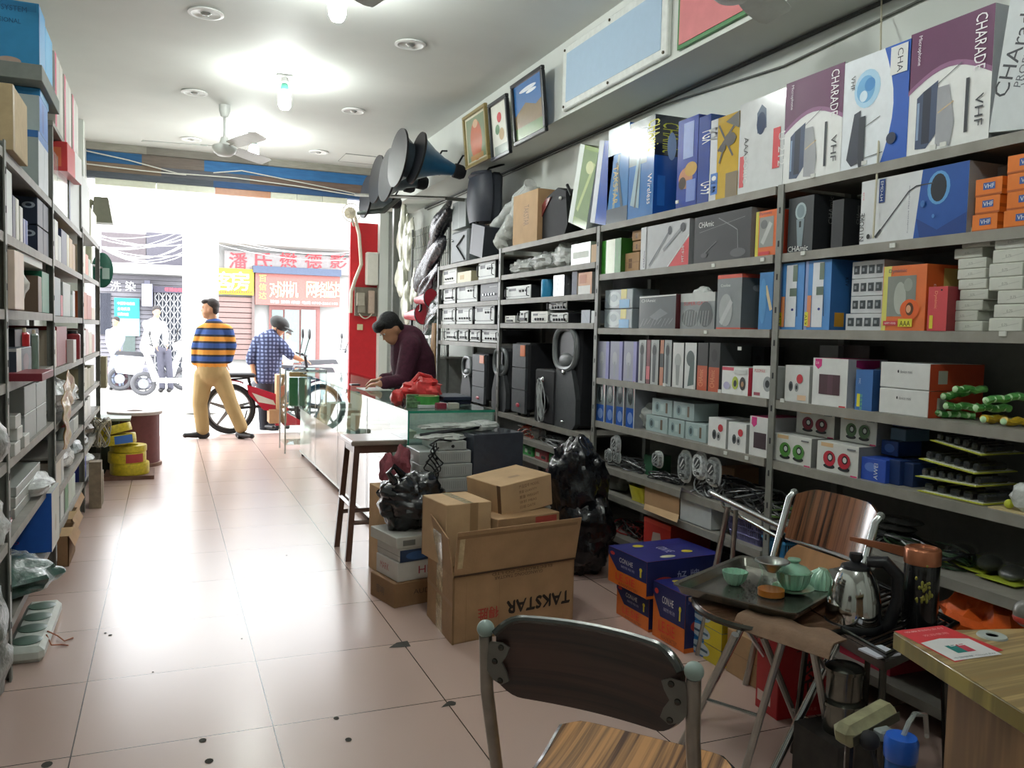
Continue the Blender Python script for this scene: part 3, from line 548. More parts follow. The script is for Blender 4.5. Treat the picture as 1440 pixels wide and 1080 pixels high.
B.ball((2.47,(y0+y1)/2,zt+.005),(.02,.07,.03),POLYW,12,8,amp=.4,seed=3); tag(B.build('bagged_cable_set'),'clear bag of cables with a red printed header card, third shelf','packet')
# ---- row 4
lav = [('r',.75,0,1,1,'#8f8fc4'),('e',.4,.55,.2,.18,'#b0b4bc'),('l',[(.4,.1),(.4,.45)],.1,'#9a9ea8')]
for k,(a,b) in enumerate([(840,857),(858,876),(877,896)]):
    rbox('lavender_box','lavender microphone box, %s from the far post on the fourth shelf' % ORD[k],'box',a,b-1,480,Z4,'#9a9cb0',lav,side='#7c7ca8',depth=.2,group='lavender microphone boxes',vb=535)
mics = [('e',.45,.78,.3,.16,'#8a8d8a'),('e',.45,.76,.24,.13,'#33383a'),('p',[(.25,.66),(.65,.66),(.62,.05),(.3,.05)],'#4c5254')]
for k,(a,b,col,it,lab) in enumerate([
    (898,908,'#b4b8b8',mics,'clear-fronted microphone box right after the lavender ones'),(909,914,'#7a4448',[('r',0,.1,1,.4,'#c86a70')],'thin red card box squeezed between microphone boxes'),
    (915,926,'#a8acac',mics,'grey microphone box second along from the lavender ones'),(928,933,'#b87c60',[('r',0,.4,1,.7,'#3c4040')],'thin tan and black box squeezed between microphone boxes'),(934,944,'#a3a8a8',mics,'grey microphone box just left of the two white ones'),
    (946,961,'#d0d2d0',[('e',.5,.6,.3,.16,'#a4a8a6'),('p',[(.3,.5),(.7,.5),(.62,.05),(.38,.05)],'#8a908e')],'white microphone box with pale print, left of the white one with a green microphone'),
    (963,979,'#cfd2d0',[('e',.5,.66,.35,.17,'#4c5a58'),('p',[(.5,.55),(.85,.6),(.85,.1),(.3,.05)],'#4a605c')],'white box with a dark green microphone beside the orange pair'),
    (981,995,'#30302e',[('r',0,0,1,.52,'#b4502c'),('t',.6,.08,.16,'CHAmic','#d88a5c',90,.36)],'left one of the two orange and black boxes on the fourth shelf'),
    (997,1012,'#2c2c2c',[('r',0,0,1,.5,'#b4502c'),('e',.5,.74,.26,.13,'#141414'),('t',.6,.08,.16,'CHAmic','#d88a5c',90,.36)],'right one of the two orange and black boxes on the fourth shelf')]):
    rbox('microphone_box',lab,'box',a,b,478 if k < 5 else 482,Z4,col,it,side='#44484a',depth=.2,vb=540,group='upright boxes on the fourth shelf')
for k in range(4):
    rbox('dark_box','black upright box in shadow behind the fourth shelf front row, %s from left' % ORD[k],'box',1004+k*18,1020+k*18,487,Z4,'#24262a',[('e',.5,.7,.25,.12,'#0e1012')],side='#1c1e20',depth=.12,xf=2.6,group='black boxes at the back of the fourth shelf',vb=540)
rbox('speaker_pair_box','white box with yellow-green mini loudspeakers, fourth shelf','box',1015,1052,516,Z4,W,[('r',.0,.86,.45,.98,'#c8485c'),('e',.52,.42,.12,.24,'#a8b83a'),('e',.52,.4,.06,.12,'#2c3030'),('e',.8,.42,.11,.24,'#33302c'),('e',.8,.4,.05,.1,'#a07850'),('e',.2,.3,.12,.14,'#b4b0d0'),('r',.5,.75,.95,.9,'#c8ccc8')],side='#c83c50',sitems=[('r',.1,.1,.9,.9,'#b83048')],depth=.16,group='white boxes of small loudspeakers')
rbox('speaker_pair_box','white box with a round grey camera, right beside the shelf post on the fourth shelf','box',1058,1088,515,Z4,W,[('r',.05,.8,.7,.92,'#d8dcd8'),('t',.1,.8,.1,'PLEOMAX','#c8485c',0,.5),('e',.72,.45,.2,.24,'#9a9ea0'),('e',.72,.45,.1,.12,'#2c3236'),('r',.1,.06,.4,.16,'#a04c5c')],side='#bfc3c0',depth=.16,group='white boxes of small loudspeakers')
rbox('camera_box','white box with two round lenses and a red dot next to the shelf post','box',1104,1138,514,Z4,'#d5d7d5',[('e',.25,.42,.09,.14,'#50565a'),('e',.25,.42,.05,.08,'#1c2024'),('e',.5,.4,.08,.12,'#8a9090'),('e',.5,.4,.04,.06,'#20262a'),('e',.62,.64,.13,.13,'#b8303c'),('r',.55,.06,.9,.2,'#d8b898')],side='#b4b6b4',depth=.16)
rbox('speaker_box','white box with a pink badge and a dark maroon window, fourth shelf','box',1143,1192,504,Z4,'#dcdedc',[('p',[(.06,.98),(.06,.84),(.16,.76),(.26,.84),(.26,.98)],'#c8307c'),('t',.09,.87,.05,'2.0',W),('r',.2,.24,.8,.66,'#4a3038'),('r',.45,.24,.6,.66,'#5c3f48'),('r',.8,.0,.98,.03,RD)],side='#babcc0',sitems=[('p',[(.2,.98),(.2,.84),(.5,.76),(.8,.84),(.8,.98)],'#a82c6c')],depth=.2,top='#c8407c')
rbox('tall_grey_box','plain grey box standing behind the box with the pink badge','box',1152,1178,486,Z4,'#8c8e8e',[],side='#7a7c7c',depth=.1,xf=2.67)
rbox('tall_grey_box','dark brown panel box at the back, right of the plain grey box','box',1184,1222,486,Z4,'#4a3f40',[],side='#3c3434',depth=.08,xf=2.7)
rbox('narrow_blue_box','blue upright box with a yellow label beside the pink-badged box','box',1203,1227,520,Z4,'#3a6cac',[('r',.12,.08,.3,.4,'#d8d03a'),('t',.3,.4,.08,'高音质音箱','#7ec88c',-90,.5),('t',.2,.78,.06,'MIC','#b8c8e0',-90)],side='#2a4f84',depth=.14)
for k in range(2):
    hh = .092; zz = Z4+k*(hh+.002); y0,y1 = at(1236,560,x=2.42).y,at(1306,560,x=2.42).y; B = MB((2.5,(y0+y1)/2,zz)); B.box(2.42,2.68,y1,y0,zz,zz+hh,P('#d8dad8'),.003)
    decal(B,(2.42,y0,zz),(0,-1,0),(0,0,1),y0-y1,hh,[('e',.38,.66,.015,.06,K),('t',.42,.6,.12,'device mini','#50545a',0,.24)]); decal(B,(2.42,y1,zz),(1,0,0),(0,0,1),.26,hh,[('r',0,0,1,1,'#b8482c'),('r',.15,.25,.32,.75,'#a8aca0')])
    tag(B.build('white_gadget_box'),['lower','upper'][k]+' of two flat white boxes with orange ends on the fourth shelf','box','flat white boxes with orange ends')
GRN = mat('#2f9a3c',.3,var=.5,scale=30,coat=.4,name='green_printed_foil',col2='#79c46a'); YEL = mat('#c9a82e',.35,var=.25,scale=40,name='yellow_printed_foil')
for k,(u0,u1,v,dz,m,lab) in enumerate([(1306,1372,572,.0,GRN,'green foil battery strip lying lowest at the left'),(1330,1376,566,.03,GRN,'green foil battery strip on the lowest one'),(1327,1362,556,.06,GRN,'green foil battery strip sloping up from the left'),(1343,1385,551,.09,GRN,'topmost green foil battery strip'),(1372,1420,568,.035,GRN,'green foil battery strip right of the middle'),(1385,1440,562,.06,GRN,'green foil battery strip at the right edge'),
        (1304,1330,571,.034,YEL,'yellow strip at the left end of the green strips'),(1384,1412,590,.0,YEL,'yellow strip lying in front of the green strips'),(1412,1450,588,.0,YEL,'yellow box lying at the right edge of the fourth shelf')]):
    a,b = at(u0,v,x=2.45),at(u1,v,x=2.55); a.z = Z4+.016+dz; b.z = Z4+.016+dz+(.02 if k in (2,5) else 0); B = MB((2.5,(a.y+b.y)/2,Z4+dz))
    B.tube([a+(b-a)*(i/6)+Vector((0,0,.004*math.sin(i*2+k))) for i in range(7)],.017,m,8,flat=.75)
    for i in range(5): q = a+(b-a)*(.1+.2*i); B.ball(q+Vector((-.014,0,0)),(.005,.012,.011),mat('#b8dcae',.4),8,6)
    tag(B.build('battery_strip'),lab,'packet','foil battery strips')
# ---- row 5
def blt(a,b,k): rbox('hanging_card_box','blue and clear microphone pack with a red stripe, %s from the far post' % ORD[k],'packet',a,b,536,Z5,'#5a666c',[('r',0,0,1,.42,'#2f5cb0','g'),('p',[(.75,1),(1,1),(1,.2)],'#c83c50','g'),('e',.45,.68,.28,.2,'#2c3436','g'),('e',.5,.2,.3,.13,'#7c9cd8','g'),('r',.9,0,1,1,'#d0d4d4','g')],side='#8c9098',depth=.14,group='blue and clear microphone packs',vb=590)
for k,(a,b) in enumerate([(839,851),(853,864),(867,878),(881,893)]): blt(a,b,k)
BILL = [('r',.04,.08,.96,.92,'#9fb4b4'),('e',.28,.5,.12,.3,'#7c9496'),('e',.28,.5,.06,.18,'#3f5054'),('r',.7,.2,.8,.8,'#6a5c4c'),('r',.45,.3,.62,.7,'#b4c6c4')]
for k,(a,b,zz,r) in enumerate([(908,938,Z5,'lower left'),(940,962,Z5,'lower middle'),(964,993,Z5,'lower right'),(916,944,Z5+.094,'upper left'),(946,975,Z5+.094,'upper right')]):
    y0,y1 = at(a,600,x=2.42+.03).y,at(b,600,x=2.45).y; B = MB((2.5,(y0+y1)/2,zz)); B.box(2.45,2.6,y1,y0,zz,zz+.09,P('#aabcbc'),.002); decal(B,(2.45,y0,zz),(0,-1,0),(0,0,1),y0-y1,.09,BILL)
    tag(B.build('banknote_print_box'),'%s pale green box with a banknote-like print on the fifth shelf' % r,'box','pale green printed boxes')
B = MB((2.5,at(907,590,x=2.5).y,Z5)); B.ball((2.53,at(908,590,x=2.5).y,Z5+.075),(.07,.09,.07),POLYW,18,12,amp=.35,seed=5,fr=9); tag(B.build('plastic_bag'),'milky plastic bag stuffed left of the pale green boxes','bag')
sp = [('e',.35,.42,.12,.17,'#50565a'),('e',.35,.42,.06,.09,'#16181c'),('e',.6,.38,.11,.15,'#9a9e9e'),('e',.6,.38,.05,.07,'#20242a'),('e',.7,.68,.14,.13,'#b8303c')]
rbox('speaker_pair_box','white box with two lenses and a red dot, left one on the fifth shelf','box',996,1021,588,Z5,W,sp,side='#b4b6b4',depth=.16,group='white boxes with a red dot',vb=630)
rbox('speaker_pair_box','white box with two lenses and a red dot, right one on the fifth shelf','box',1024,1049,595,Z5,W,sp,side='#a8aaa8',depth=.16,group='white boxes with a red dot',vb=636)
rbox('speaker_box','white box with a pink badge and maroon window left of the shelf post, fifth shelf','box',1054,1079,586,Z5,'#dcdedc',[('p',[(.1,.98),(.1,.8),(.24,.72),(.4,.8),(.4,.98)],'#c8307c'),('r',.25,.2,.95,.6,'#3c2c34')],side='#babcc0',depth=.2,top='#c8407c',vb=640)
def ball_box(u0,u1,zz,hh,col,lab,xx=2.42):
    y0,y1 = at(u0,630,x=xx).y,at(u1,630,x=xx).y; B = MB((xx+.1,(y0+y1)/2,zz)); B.box(xx,xx+.18,y1,y0,zz,zz+hh,P('#d3d5d0'),.002)
    it = [('r',.1,.84,.4,.97,'#d8b88c')]
    for cx in (.32,.68): it += [('e',cx,.2,.14,.08,'#24262a'),('e',cx,.46,.15,.26,col),('e',cx+.02,.5,.07,.14,'#1c2024'),('e',cx+.02,.5,.045,.09,'#c8d0cc')]
    it += [('r',.75,.85,.95,.9,'#6c7074'),('r',.85,.0,1,.05,'#c83c70')]
    decal(B,(xx,y0,zz),(0,-1,0),(0,0,1),y0-y1,hh,it); decal(B,(xx,y1,zz),(1,0,0),(0,0,1),.18,hh,[('r',0,0,1,1,'#8c8e8c')])
    tag(B.build('ball_speaker_box'),lab,'box','white boxes with a pair of ball loudspeakers')
ball_box(1088,1141,Z5,.118,'#4f8c3c','white box with green ball loudspeakers, lower left beside the post'); ball_box(1149,1208,Z5,.118,'#b82c3c','white box with red ball loudspeakers, lower right of the four')
ball_box(1118,1172,Z5+.12,.105,'#7c2c3c','white box with dark red ball loudspeakers, upper left of the four',2.5); ball_box(1180,1232,Z5+.12,.105,'#4a6a48','white box with green ball loudspeakers, upper right of the four',2.5)
rbox('speaker_box','grey white box with a pink badge behind the ball loudspeaker boxes','box',1092,1116,592,Z5,'#a8aaac',[('p',[(.1,.98),(.1,.84),(.4,.78),(.7,.84),(.7,.98)],'#a8286c')],side='#8c8e90',depth=.1,xf=2.62)
for k,(u0,u1,zz,hh,xx,it,lab) in enumerate([(1211,1246,Z5,.085,2.43,[('e',.4,.6,.25,.2,'#5c7cc8'),('t',.7,.1,.22,'AWEI',W,90,.7)],'blue earphone box with a white name, lowest left'),(1250,1266,Z5,.09,2.45,[],'dark blue cube box next to the named earphone box'),(1268,1285,Z5,.085,2.47,[],'dark blue cube box at the right end of the blue boxes'),
        (1238,1262,Z5+.092,.055,2.52,[('e',.5,.5,.3,.3,'#4a6cb0')],'blue earphone box in the second layer'),(1250,1272,Z5+.15,.045,2.54,[],'blue earphone box with a pale film, third layer'),(1252,1278,Z5+.197,.06,2.56,[],'topmost dark blue earphone box')]):
    y0,y1 = at(u0,650,x=xx).y,at(u1,650,x=xx).y; B = MB((xx+.06,(y0+y1)/2,zz)); B.box(xx,xx+.12,y1,y0,zz,zz+hh,P(['#2c50b0','#1d3464','#1c3058','#24427c','#5c7890','#1b2c50'][k]),.002); decal(B,(xx,y0,zz),(0,-1,0),(0,0,1),y0-y1,hh,it); tag(B.build('earphone_box'),lab,'box','blue earphone boxes')
def blister_card(u0,u1,zz,n,tilt,lab,xx=2.42,yellow='#b4b83a',hh=.03):
    y0,y1 = at(u0,650,x=xx).y,at(u1,650,x=xx).y; B = MB((xx+.08,(y0+y1)/2,zz)); B.T = Matrix.Translation((xx,y0,zz)) @ Matrix.Rotation(tilt,4,'X') @ Matrix.Translation((-xx,-y0,-zz))
    B.box(xx,xx+.2,y1,y0,zz,zz+.003,P(yellow)); B.box(xx+.01,xx+.19,y1+.01,y0-.01,zz+.003,zz+.005,P('#c9ccc0')); d = (y0-y1)/n
    for i in range(n): B.box(xx+.02,xx+.16,y0-(i+.85)*d,y0-(i+.15)*d,zz+.005,zz+hh,mat('#3a3d3f',.12,var=.3,coat=.7,name='clear_blister'),.006)
    return tag(B.build('blister_card'),lab,'packet','blister cards on the right-hand shelves')
blister_card(1292,1386,Z5+.003,5,0.0,'lowest yellow-backed blister card in the leaning pile'); blister_card(1288,1375,Z5+.052,7,-.02,'second blister card from the bottom of the leaning pile')
blister_card(1292,1372,Z5+.115,6,.08,'third blister card of the leaning pile, tipping down to the right'); blister_card(1306,1380,Z5+.185,6,.12,'topmost blister card of the leaning pile')
a = at(1420,715,x=2.44); B = MB((a.x,a.y,Z5)); B.box(2.42,2.55,a.y-.1,a.y+.06,Z5,Z5+.004,P('#c9b88a')); B.ball((2.47,a.y-.04,Z5+.05),(.05,.05,.05),POLYW,14,10,amp=.3,seed=8); B.ball((2.45,a.y+.01,Z5+.02),(.015,.015,.015),P('#b8c03a'),8,6); tag(B.build('bagged_part'),'small bagged part on a tan card at the right end of the fifth shelf','packet')
# ---- row 6: clamshell packs, cables, computer mice
def clam(u,v,w,h,lab,xx=2.43,col='#9a9f9f',zz=Z6):
    c = at(u,v,x=xx); s = 1.0; wy = w*c.y/1180/1.0; hz = h*c.y/1180*1.15; wy = w*math.hypot(c.x,c.y)/1180*1.35; hz = h*math.hypot(c.x,c.y)/1180*1.1; c.z = max(c.z,zz+hz/2)
    B = MB((xx,c.y,zz)); pts = []
    out = [(math.copysign(abs(math.cos(t))**.7,math.cos(t))*wy/2,math.copysign(abs(math.sin(t))**.7,math.sin(t))*hz/2) for t in [k*PI/8 for k in range(16)]]
    B.prism([(xx+.004,c.y+a,c.z+b) for a,b in out],(.004,0,0),G('#c0c4c2')); B.prism([(xx-.015,c.y+a*.8,c.z+b*.8) for a,b in out],(.02,0,0),mat(col,.1,var=.5,scale=60,coat=.8,name='clear_blister_grey'))
    decal(B,(xx-.0165,c.y+wy*.4,c.z-hz*.4),(0,-1,0),(0,0,1),wy*.8,hz*.8,[('e',.5,.62,.30,.26,'#34383a'),('l',[(.3,.5),(.62,.8)],.07,'#d4d8d6'),('l',[(.42,.42),(.72,.6)],.05,'#aeb2b0'),('r',.25,.12,.78,.24,'#25282a'),('r',.3,.16,.5,.2,'#dcdedc')])
    return tag(B.build('clamshell_pack'),lab,'packet','oval clamshell packs')
clam(866,627,17,26,'tilted oval clamshell pack highest at the far end of the sixth shelf',col='#b8bcbc',zz=Z6+.08); clam(856,640,11,18,'small clamshell pack at the far left of the sixth shelf'); clam(868,643,11,16,'small clamshell pack under the tilted oval one')
clam(925,646,18,22,'clamshell pack beside the green box on the sixth shelf'); clam(963,656,22,42,'left one of the three tall oval clamshell packs'); clam(984,655,22,36,'middle, whitest one of the three tall oval clamshell packs',col='#d0d4d4',zz=Z6+.03); clam(1003,664,24,38,'right one of the three tall oval clamshell packs')
rbox('small_green_box','dark green box behind the clamshell packs on the sixth shelf','box',905,917,640,Z6,'#2c5c40',[],depth=.12,xf=2.5); rbox('small_carton','brown cube carton behind the cable tangle on the sixth shelf','box',1014,1032,657,Z6,CARD,[],depth=.15,xf=2.6,group='small brown cartons')
def tangle(c,r,n,lab,cols=('#1a1b1d','#8f9394','#2c2d30'),nm='cable_tangle',rad=.004,seed=1):
    rr = random.Random(seed); B = MB(c); c = Vector(c)
    for k in range(n):
        pts = []; ph = [rr.uniform(0,6.3) for _ in range(6)]
        for i in range(26):
            t = i/25*2*PI*1.5
            p = Vector((r[0]*.85*math.sin(t+ph[0])*math.cos(.6*t+ph[3]),r[1]*.9*math.cos(.9*t+ph[1]),r[2]*(.5+.45*math.sin(1.3*t+ph[2]))))
            pts.append(c+p)
        B.tube(pts,rad*rr.uniform(.7,1.3),mat(rr.choice(cols),.3,var=.1,name='cable_sheath'),5)
    return tag(B.build(nm),lab,'cables',None,'thing')
def mid(u,v,x): p = at(u,v,x=x); return p
p = at(995,672,x=2.45); tangle((2.47,p.y,Z6-.0),(.05,.12,.10),9,'tangle of black and silver cables hanging over the sixth shelf below the clamshells',seed=2)
p = at(1040,680,x=2.5); tangle((2.52,p.y,Z6),(.09,.26,.10),16,'heap of dark plugs and cables spread along the sixth shelf',seed=3)
p = at(1110,705,x=2.5); tangle((2.52,p.y,Z6),(.09,.16,.06),9,'small heap of black and green leads just past the shelf post',('#1a1b1d','#5a7a3c','#777a7a'),seed=4)
p = at(885,650,x=2.5); tangle((2.52,p.y,Z6),(.08,.2,.06),8,'black leads behind the small clamshell packs',seed=5)
p = at(935,655,x=2.48); tangle((2.5,p.y,Z6),(.06,.15,.035),7,'flat tangle of black plugs in front of the green box',seed=6)
# lower right: mouse blister packs on the lower board
ZM = .57
def mouse(u,v,sc,lab,zz=ZM,back='#a8b43a'):
    c = at(u,v,z=zz+.02); B = MB((c.x,c.y,zz)); q = Matrix.Rotation(.5,3,'Z')
    B.prism([(c.x+a*.09*sc,c.y+b*.075*sc,zz+.001) for a,b in [(-1,-1),(1,-1),(1,1),(-1,1)]],(0,0,.003),P(back))
    B.ball((c.x,c.y,zz+.02*sc),(.07*sc,.04*sc,.026*sc),mat('#24282a',.15,var=.3,coat=.8,name='glossy_dark_plastic'),18,12,rot=q); B.ball((c.x,c.y,zz+.024*sc),(.078*sc,.048*sc,.03*sc),mat('#c9cfcc',.08,alpha=.22,coat=1,name='clear_dome'),18,12,rot=q)
    return tag(B.build('computer_mouse_pack'),lab,'packet','packed computer mice')
mouse(1352,778,1.15,'packed computer mouse furthest left on the lower board',.575); mouse(1392,792,1.0,'packed computer mouse second from the left',.578); mouse(1425,806,.95,'packed computer mouse nearest the right edge',.578); mouse(1402,764,.9,'packed computer mouse behind the others',.577,'#9aa0a0')
p = at(1255,700,x=2.6); 
for k in range(4):
    B = MB((2.6,p.y,Z6+.03*k)); B.ball((2.58+.01*(k % 2),p.y-.02*k,Z6+.018+.028*k),(.06,.09,.015),mat('#5a5c5c',.15,coat=.6,var=.3),16,8); tag(B.build('blister_tray'),'%s oval blister tray from the bottom, behind the striped chair' % ORD[k],'packet','stacked oval blister trays')
p = at(1290,742,x=2.5); tangle((2.55,p.y,Z6),(.1,.2,.06),10,'dark leads with a green plug behind the copper-topped flask',('#1a1b1d','#2f4a30','#3c3f44'),seed=9)
# ---- rows 7 and 8
def basket(u0,u1,vt,z,col,lab,xx=2.43,dep=.2,hh=.11):
    y0,y1 = at(u0,vt+15,x=xx).y,at(u1,vt+15,x=xx).y; m = mat(col,.4,var=.08,name='basket_plastic'); t = thing('plastic_basket',lab,'basket',(xx+dep/2,(y0+y1)/2,z)); B = MB(t.location); i = .02
    B.box(xx+i,xx+dep-i,y1+i,y0-i,z,z+.006,m)
    lo = [(xx+i,y1+i),(xx+dep-i,y1+i),(xx+dep-i,y0-i),(xx+i,y0-i)]; hi = [(xx,y1),(xx+dep,y1),(xx+dep,y0),(xx,y0)]
    for k in range(4):
        (a,b),(c,d) = lo[k],lo[(k+1) % 4]; (e,f),(g,h) = hi[k],hi[(k+1) % 4]; n = 16
        for j in range(n+1):
            s = j/n; B.tube([(a+(c-a)*s,b+(d-b)*s,z+.003),(e+(g-e)*s,f+(h-f)*s,z+hh)],.0035,m,4)
        for s in (.3,.62): B.tube([(a+(e-a)*s,b+(f-b)*s,z+hh*s),(c+(g-c)*s,d+(h-d)*s,z+hh*s)],.004,m,4)
    B.build('body',t)
    B = MB(t.location); B.tube([(a,b,z+hh) for a,b in hi],.007,m,6,closed=True); B.build('rim',t)
    return t,(xx+dep/2,(y0+y1)/2,z)
rbox('carton_flap_box','brown carton lying with an open flap beside the yellow tub','box',906,957,684,Z7,CARD,[('r',.05,.8,.95,.84,'#8c6c4c')],side=CARDD,depth=.25)
B = MB((2.4,at(930,715,x=2.4).y,Z7)); B.add([at(907,708,x=2.40),at(955,724,x=2.40),at(952,735,x=2.33),at(905,716,x=2.33)],[(0,1,2,3)],CARDL); tag(B.build('loose_card_flap'),'loose tan card flap sticking out under the brown carton','card')
y0,y1 = at(881,695,x=2.42).y,at(903,700,x=2.42).y
B = MB((2.47,(y0+y1)/2,Z7)); B.grid(lambda u,v: (2.49+(.055+.018*v)*math.copysign(abs(math.cos(2*PI*u))**.5,math.cos(2*PI*u)),(y0+y1)/2+((y0-y1)/2)*(.85+.2*v)*math.copysign(abs(math.sin(2*PI*u))**.5,math.sin(2*PI*u)),Z7+.002+.085*v),28,4,mat('#c9bf3a',.4,var=.06),th=.003); B.box(2.44,2.54,y1+.02,y0-.02,Z7,Z7+.004,mat('#c9bf3a',.4,var=.06)); tag(B.build('yellow_tub'),'yellow plastic tub between the grey bag and the brown carton','tub')
p = at(893,682,x=2.5); B = MB((2.5,p.y,Z7+.09)); B.ball((2.5,p.y,Z7+.11),(.05,.06,.05),POLY,14,10,amp=.4,seed=4); tag(B.build('plastic_bag'),'clear bag bulging out of the yellow tub','bag')
p = at(868,685,x=2.5); B = MB((2.52,p.y,Z7)); B.ball((2.52,p.y,Z7+.08),(.07,.09,.085),mat('#7c7f78',.35,var=.2,bump=.6,bscale=20),16,12,amp=.3,seed=6); tag(B.build('plastic_bag'),'grey knotted bag at the far end of the low shelf','bag')
y0,y1 = at(955,720,x=2.42).y,at(1000,730,x=2.42).y; t = thing('open_white_carton','open white carton with raised flaps on the low shelf','box',(2.5,(y0+y1)/2,Z7)); B = MB(t.location); WC = mat('#b9bdbc',.6,var=.05,name='white_card')
h = .135
for (a,b,c,d) in [(2.42,2.425,y1,y0),(2.66,2.665,y1,y0),(2.425,2.66,y1,y1+.005),(2.425,2.66,y0-.005,y0)]: B.box(a,b,c,d,Z7,Z7+h,WC)
B.box(2.42,2.66,y1,y0,Z7,Z7+.004,WC); B.build('body',t)
B = MB(t.location); B.add([(2.425,y1,Z7+h),(2.66,y1,Z7+h),(2.62,y1-.05,Z7+h+.05),(2.45,y1-.05,Z7+h+.05)],[(0,1,2,3)],WC); B.add([(2.42,y1,Z7+h),(2.42,y0,Z7+h),(2.38,y0-.05,Z7+h-.03),(2.38,y1+.2,Z7+h+.045)],[(0,1,2,3)],WC); B.build('flap',t)
t,c = basket(1020,1068,735,Z7,'#7a78a8','lilac slatted plastic basket on the low shelf'); tangle((c[0],c[1],c[2]+.03),(.07,.12,.08),8,'black leads lying in the lilac basket',seed=12)
t,c = basket(1072,1104,750,.28,'#3f88b8','blue plastic basket behind the chrome chair frame',hh=.2)
y0,y1 = at(904,740,x=2.42).y,at(936,765,x=2.42).y
rbox('red_carton','red shoe-box-like carton with a torn hole on the lowest shelf','box',905,943,733,Z8,'#c03c34',[('p',[(.3,.3),(.35,.62),(.62,.66),(.7,.3)],'#b4a8a0'),('r',0,.86,1,1,'#d4554a')],side='#8c2c28',depth=.25)
p = at(888,765,x=2.5); tangle((2.5,p.y,Z8),(.08,.14,.08),9,'tangle of black and red wires left of the red carton',('#161618','#8c2c2c','#26282a'),seed=14)
# orange bag, clear bag at the lower right behind the desk
p = at(1395,850,x=2.3); B = MB((p.x,p.y,.28)); c = Vector((2.52,at(1395,850,x=2.52).y,.43))
B.ball((2.54,at(1395,845,x=2.54).y,.40),(.13,.17,.12),mat('#e0601e',.45,var=.15,bump=.5,bscale=14,name='orange_carrier_bag'),22,14,amp=.5,seed=3,fr=9,sharp=True); tag(B.build('orange_carrier_bag'),'crumpled orange carrier bag behind the wooden desk','bag')
B = MB((2.5,at(1350,860,x=2.5).y,.28)); B.ball((2.5,at(1352,852,x=2.5).y,.37),(.09,.10,.09),POLY,20,12,amp=.4,seed=7,fr=9,sharp=True); tag(B.build('plastic_bag'),'clear plastic bag left of the orange carrier bag','bag')
B = MB((2.5,2.2,.12)); B.box(2.46,2.7,2.25,2.5,.12,.22,P('#b02c44')); decal(B,(2.46,2.5,.12),(0,-1,0),(0,0,1),.25,.1,[('t',.3,.35,.4,'好 味 道','#e8b8b8',0,.5)]); tag(B.build('red_snack_box'),'dark red box with pale characters under the tea chair','box')
# ================================================================== loudspeaker bay and amplifier bay
def speaker(u0,u1,vt,z,kind,lab,dep=.3,xf=2.42):
    y0,y1 = at(u0,(vt+560)/2,x=xf).y,at(u1,(vt+560)/2,x=xf).y; zt = at((u0+u1)/2,vt,x=xf).z; h = zt-z; wd = y0-y1; yc = (y0+y1)/2
    t = thing('loudspeaker',lab,'loudspeaker',(xf+dep/2,yc,z))
    B = MB(t.location)
    def ell(cz,ry,rz,n=28,p=1.0): return [(yc+ry*math.copysign(abs(math.cos(k*2*PI/n))**p,math.cos(k*2*PI/n)),z+cz+rz*math.copysign(abs(math.sin(k*2*PI/n))**p,math.sin(k*2*PI/n))) for k in range(n)]
    if kind == 'horn':      # tall body with an open oval handle above
        B.box(xf+.03,xf+dep,y1+wd*.04,y0-wd*.04,z+.01,z+h*.99,MATTE,.02); B.build('cabinet',t)
        B = MB(t.location)
        prof = [(-.38,0),(.38,0),(.5,.06),(.5,.30),(.4,.46),(.30,.58),(-.30,.58),(-.4,.46),(-.5,.30),(-.5,.06)]
        B.prism([(xf,yc+a*wd,z+b*h) for a,b in prof],(.035,0,0),mat('#3a3d40',.5,var=.15,bump=.4,bscale=300,name='speaker_grille')); B.build('grille',t)
        B = MB(t.location); rg = ell(h*.78,wd*.43,h*.2,32,.75); B.tube([(xf+.01,a,b) for a,b in rg],wd*.055,mat('#74787a',.35,var=.1),8,closed=True); B.build('handle_ring',t)
        B = MB(t.location); B.prism([(xf+.02,a,b) for a,b in ell(h*.78,wd*.38,h*.18,32,.75)],(.012,0,0),BLACK); B.ball((xf+.02,yc,z+h*.66),(.03,wd*.28,h*.08),mat('#5c6062',.4),16,10); B.build('horn',t)
        B = MB(t.location); B.ball((xf-.004,yc,z+h*.55),(.006,wd*.07,h*.025),CHROME,12,8); B.ball((xf-.004,yc,z+h*.06),(.006,wd*.08,h*.015),CHROME,12,8); B.build('badge',t)
    elif kind == 'box':
        B.box(xf+.02,xf+dep,y1,y0,z+.05,z+h,MATTE,.015); B.build('cabinet',t)
        for a,b in ((.05,.36),(.37,.66),(.67,.98)):
            B = MB(t.location); B.prism([(xf,yc-wd*.44,z+h*a),(xf,yc+wd*.44,z+h*a),(xf,yc+wd*.44,z+h*b),(xf,yc-wd*.44,z+h*b)],(.02,0,0),mat('#4a4e52',.45,var=.1,bump=.3,bscale=200,name='speaker_mesh')); B.build('grille',t)
        B = MB(t.location); B.ball((xf-.002,yc+.0*wd,z+h*.15),(.005,wd*.12,h*.03),mat('#c03c4c',.3),12,8); B.build('badge',t)
        B = MB(t.location); B.box(xf-.006,xf-.002,yc-wd*.42,yc-wd*.12,z+h*.82,z+h*.97,mat('#d8702c',.4)); B.build('ticket',t)
        for s in (-1,1):
            B = MB(t.location); B.tube([(xf+.05,yc+s*wd*.3,z+.055),(xf+.05,yc+s*wd*.3,z+.0)],.012,BLACK); B.build('foot',t)
    return t
speaker(776,811,459,.73,'horn','tall black loudspeaker with a grey open oval handle, nearest the camera',.33)
speaker(719,740,482,.73,'box','black three-panel loudspeaker with an orange tag and red badge, nearer one',.3)
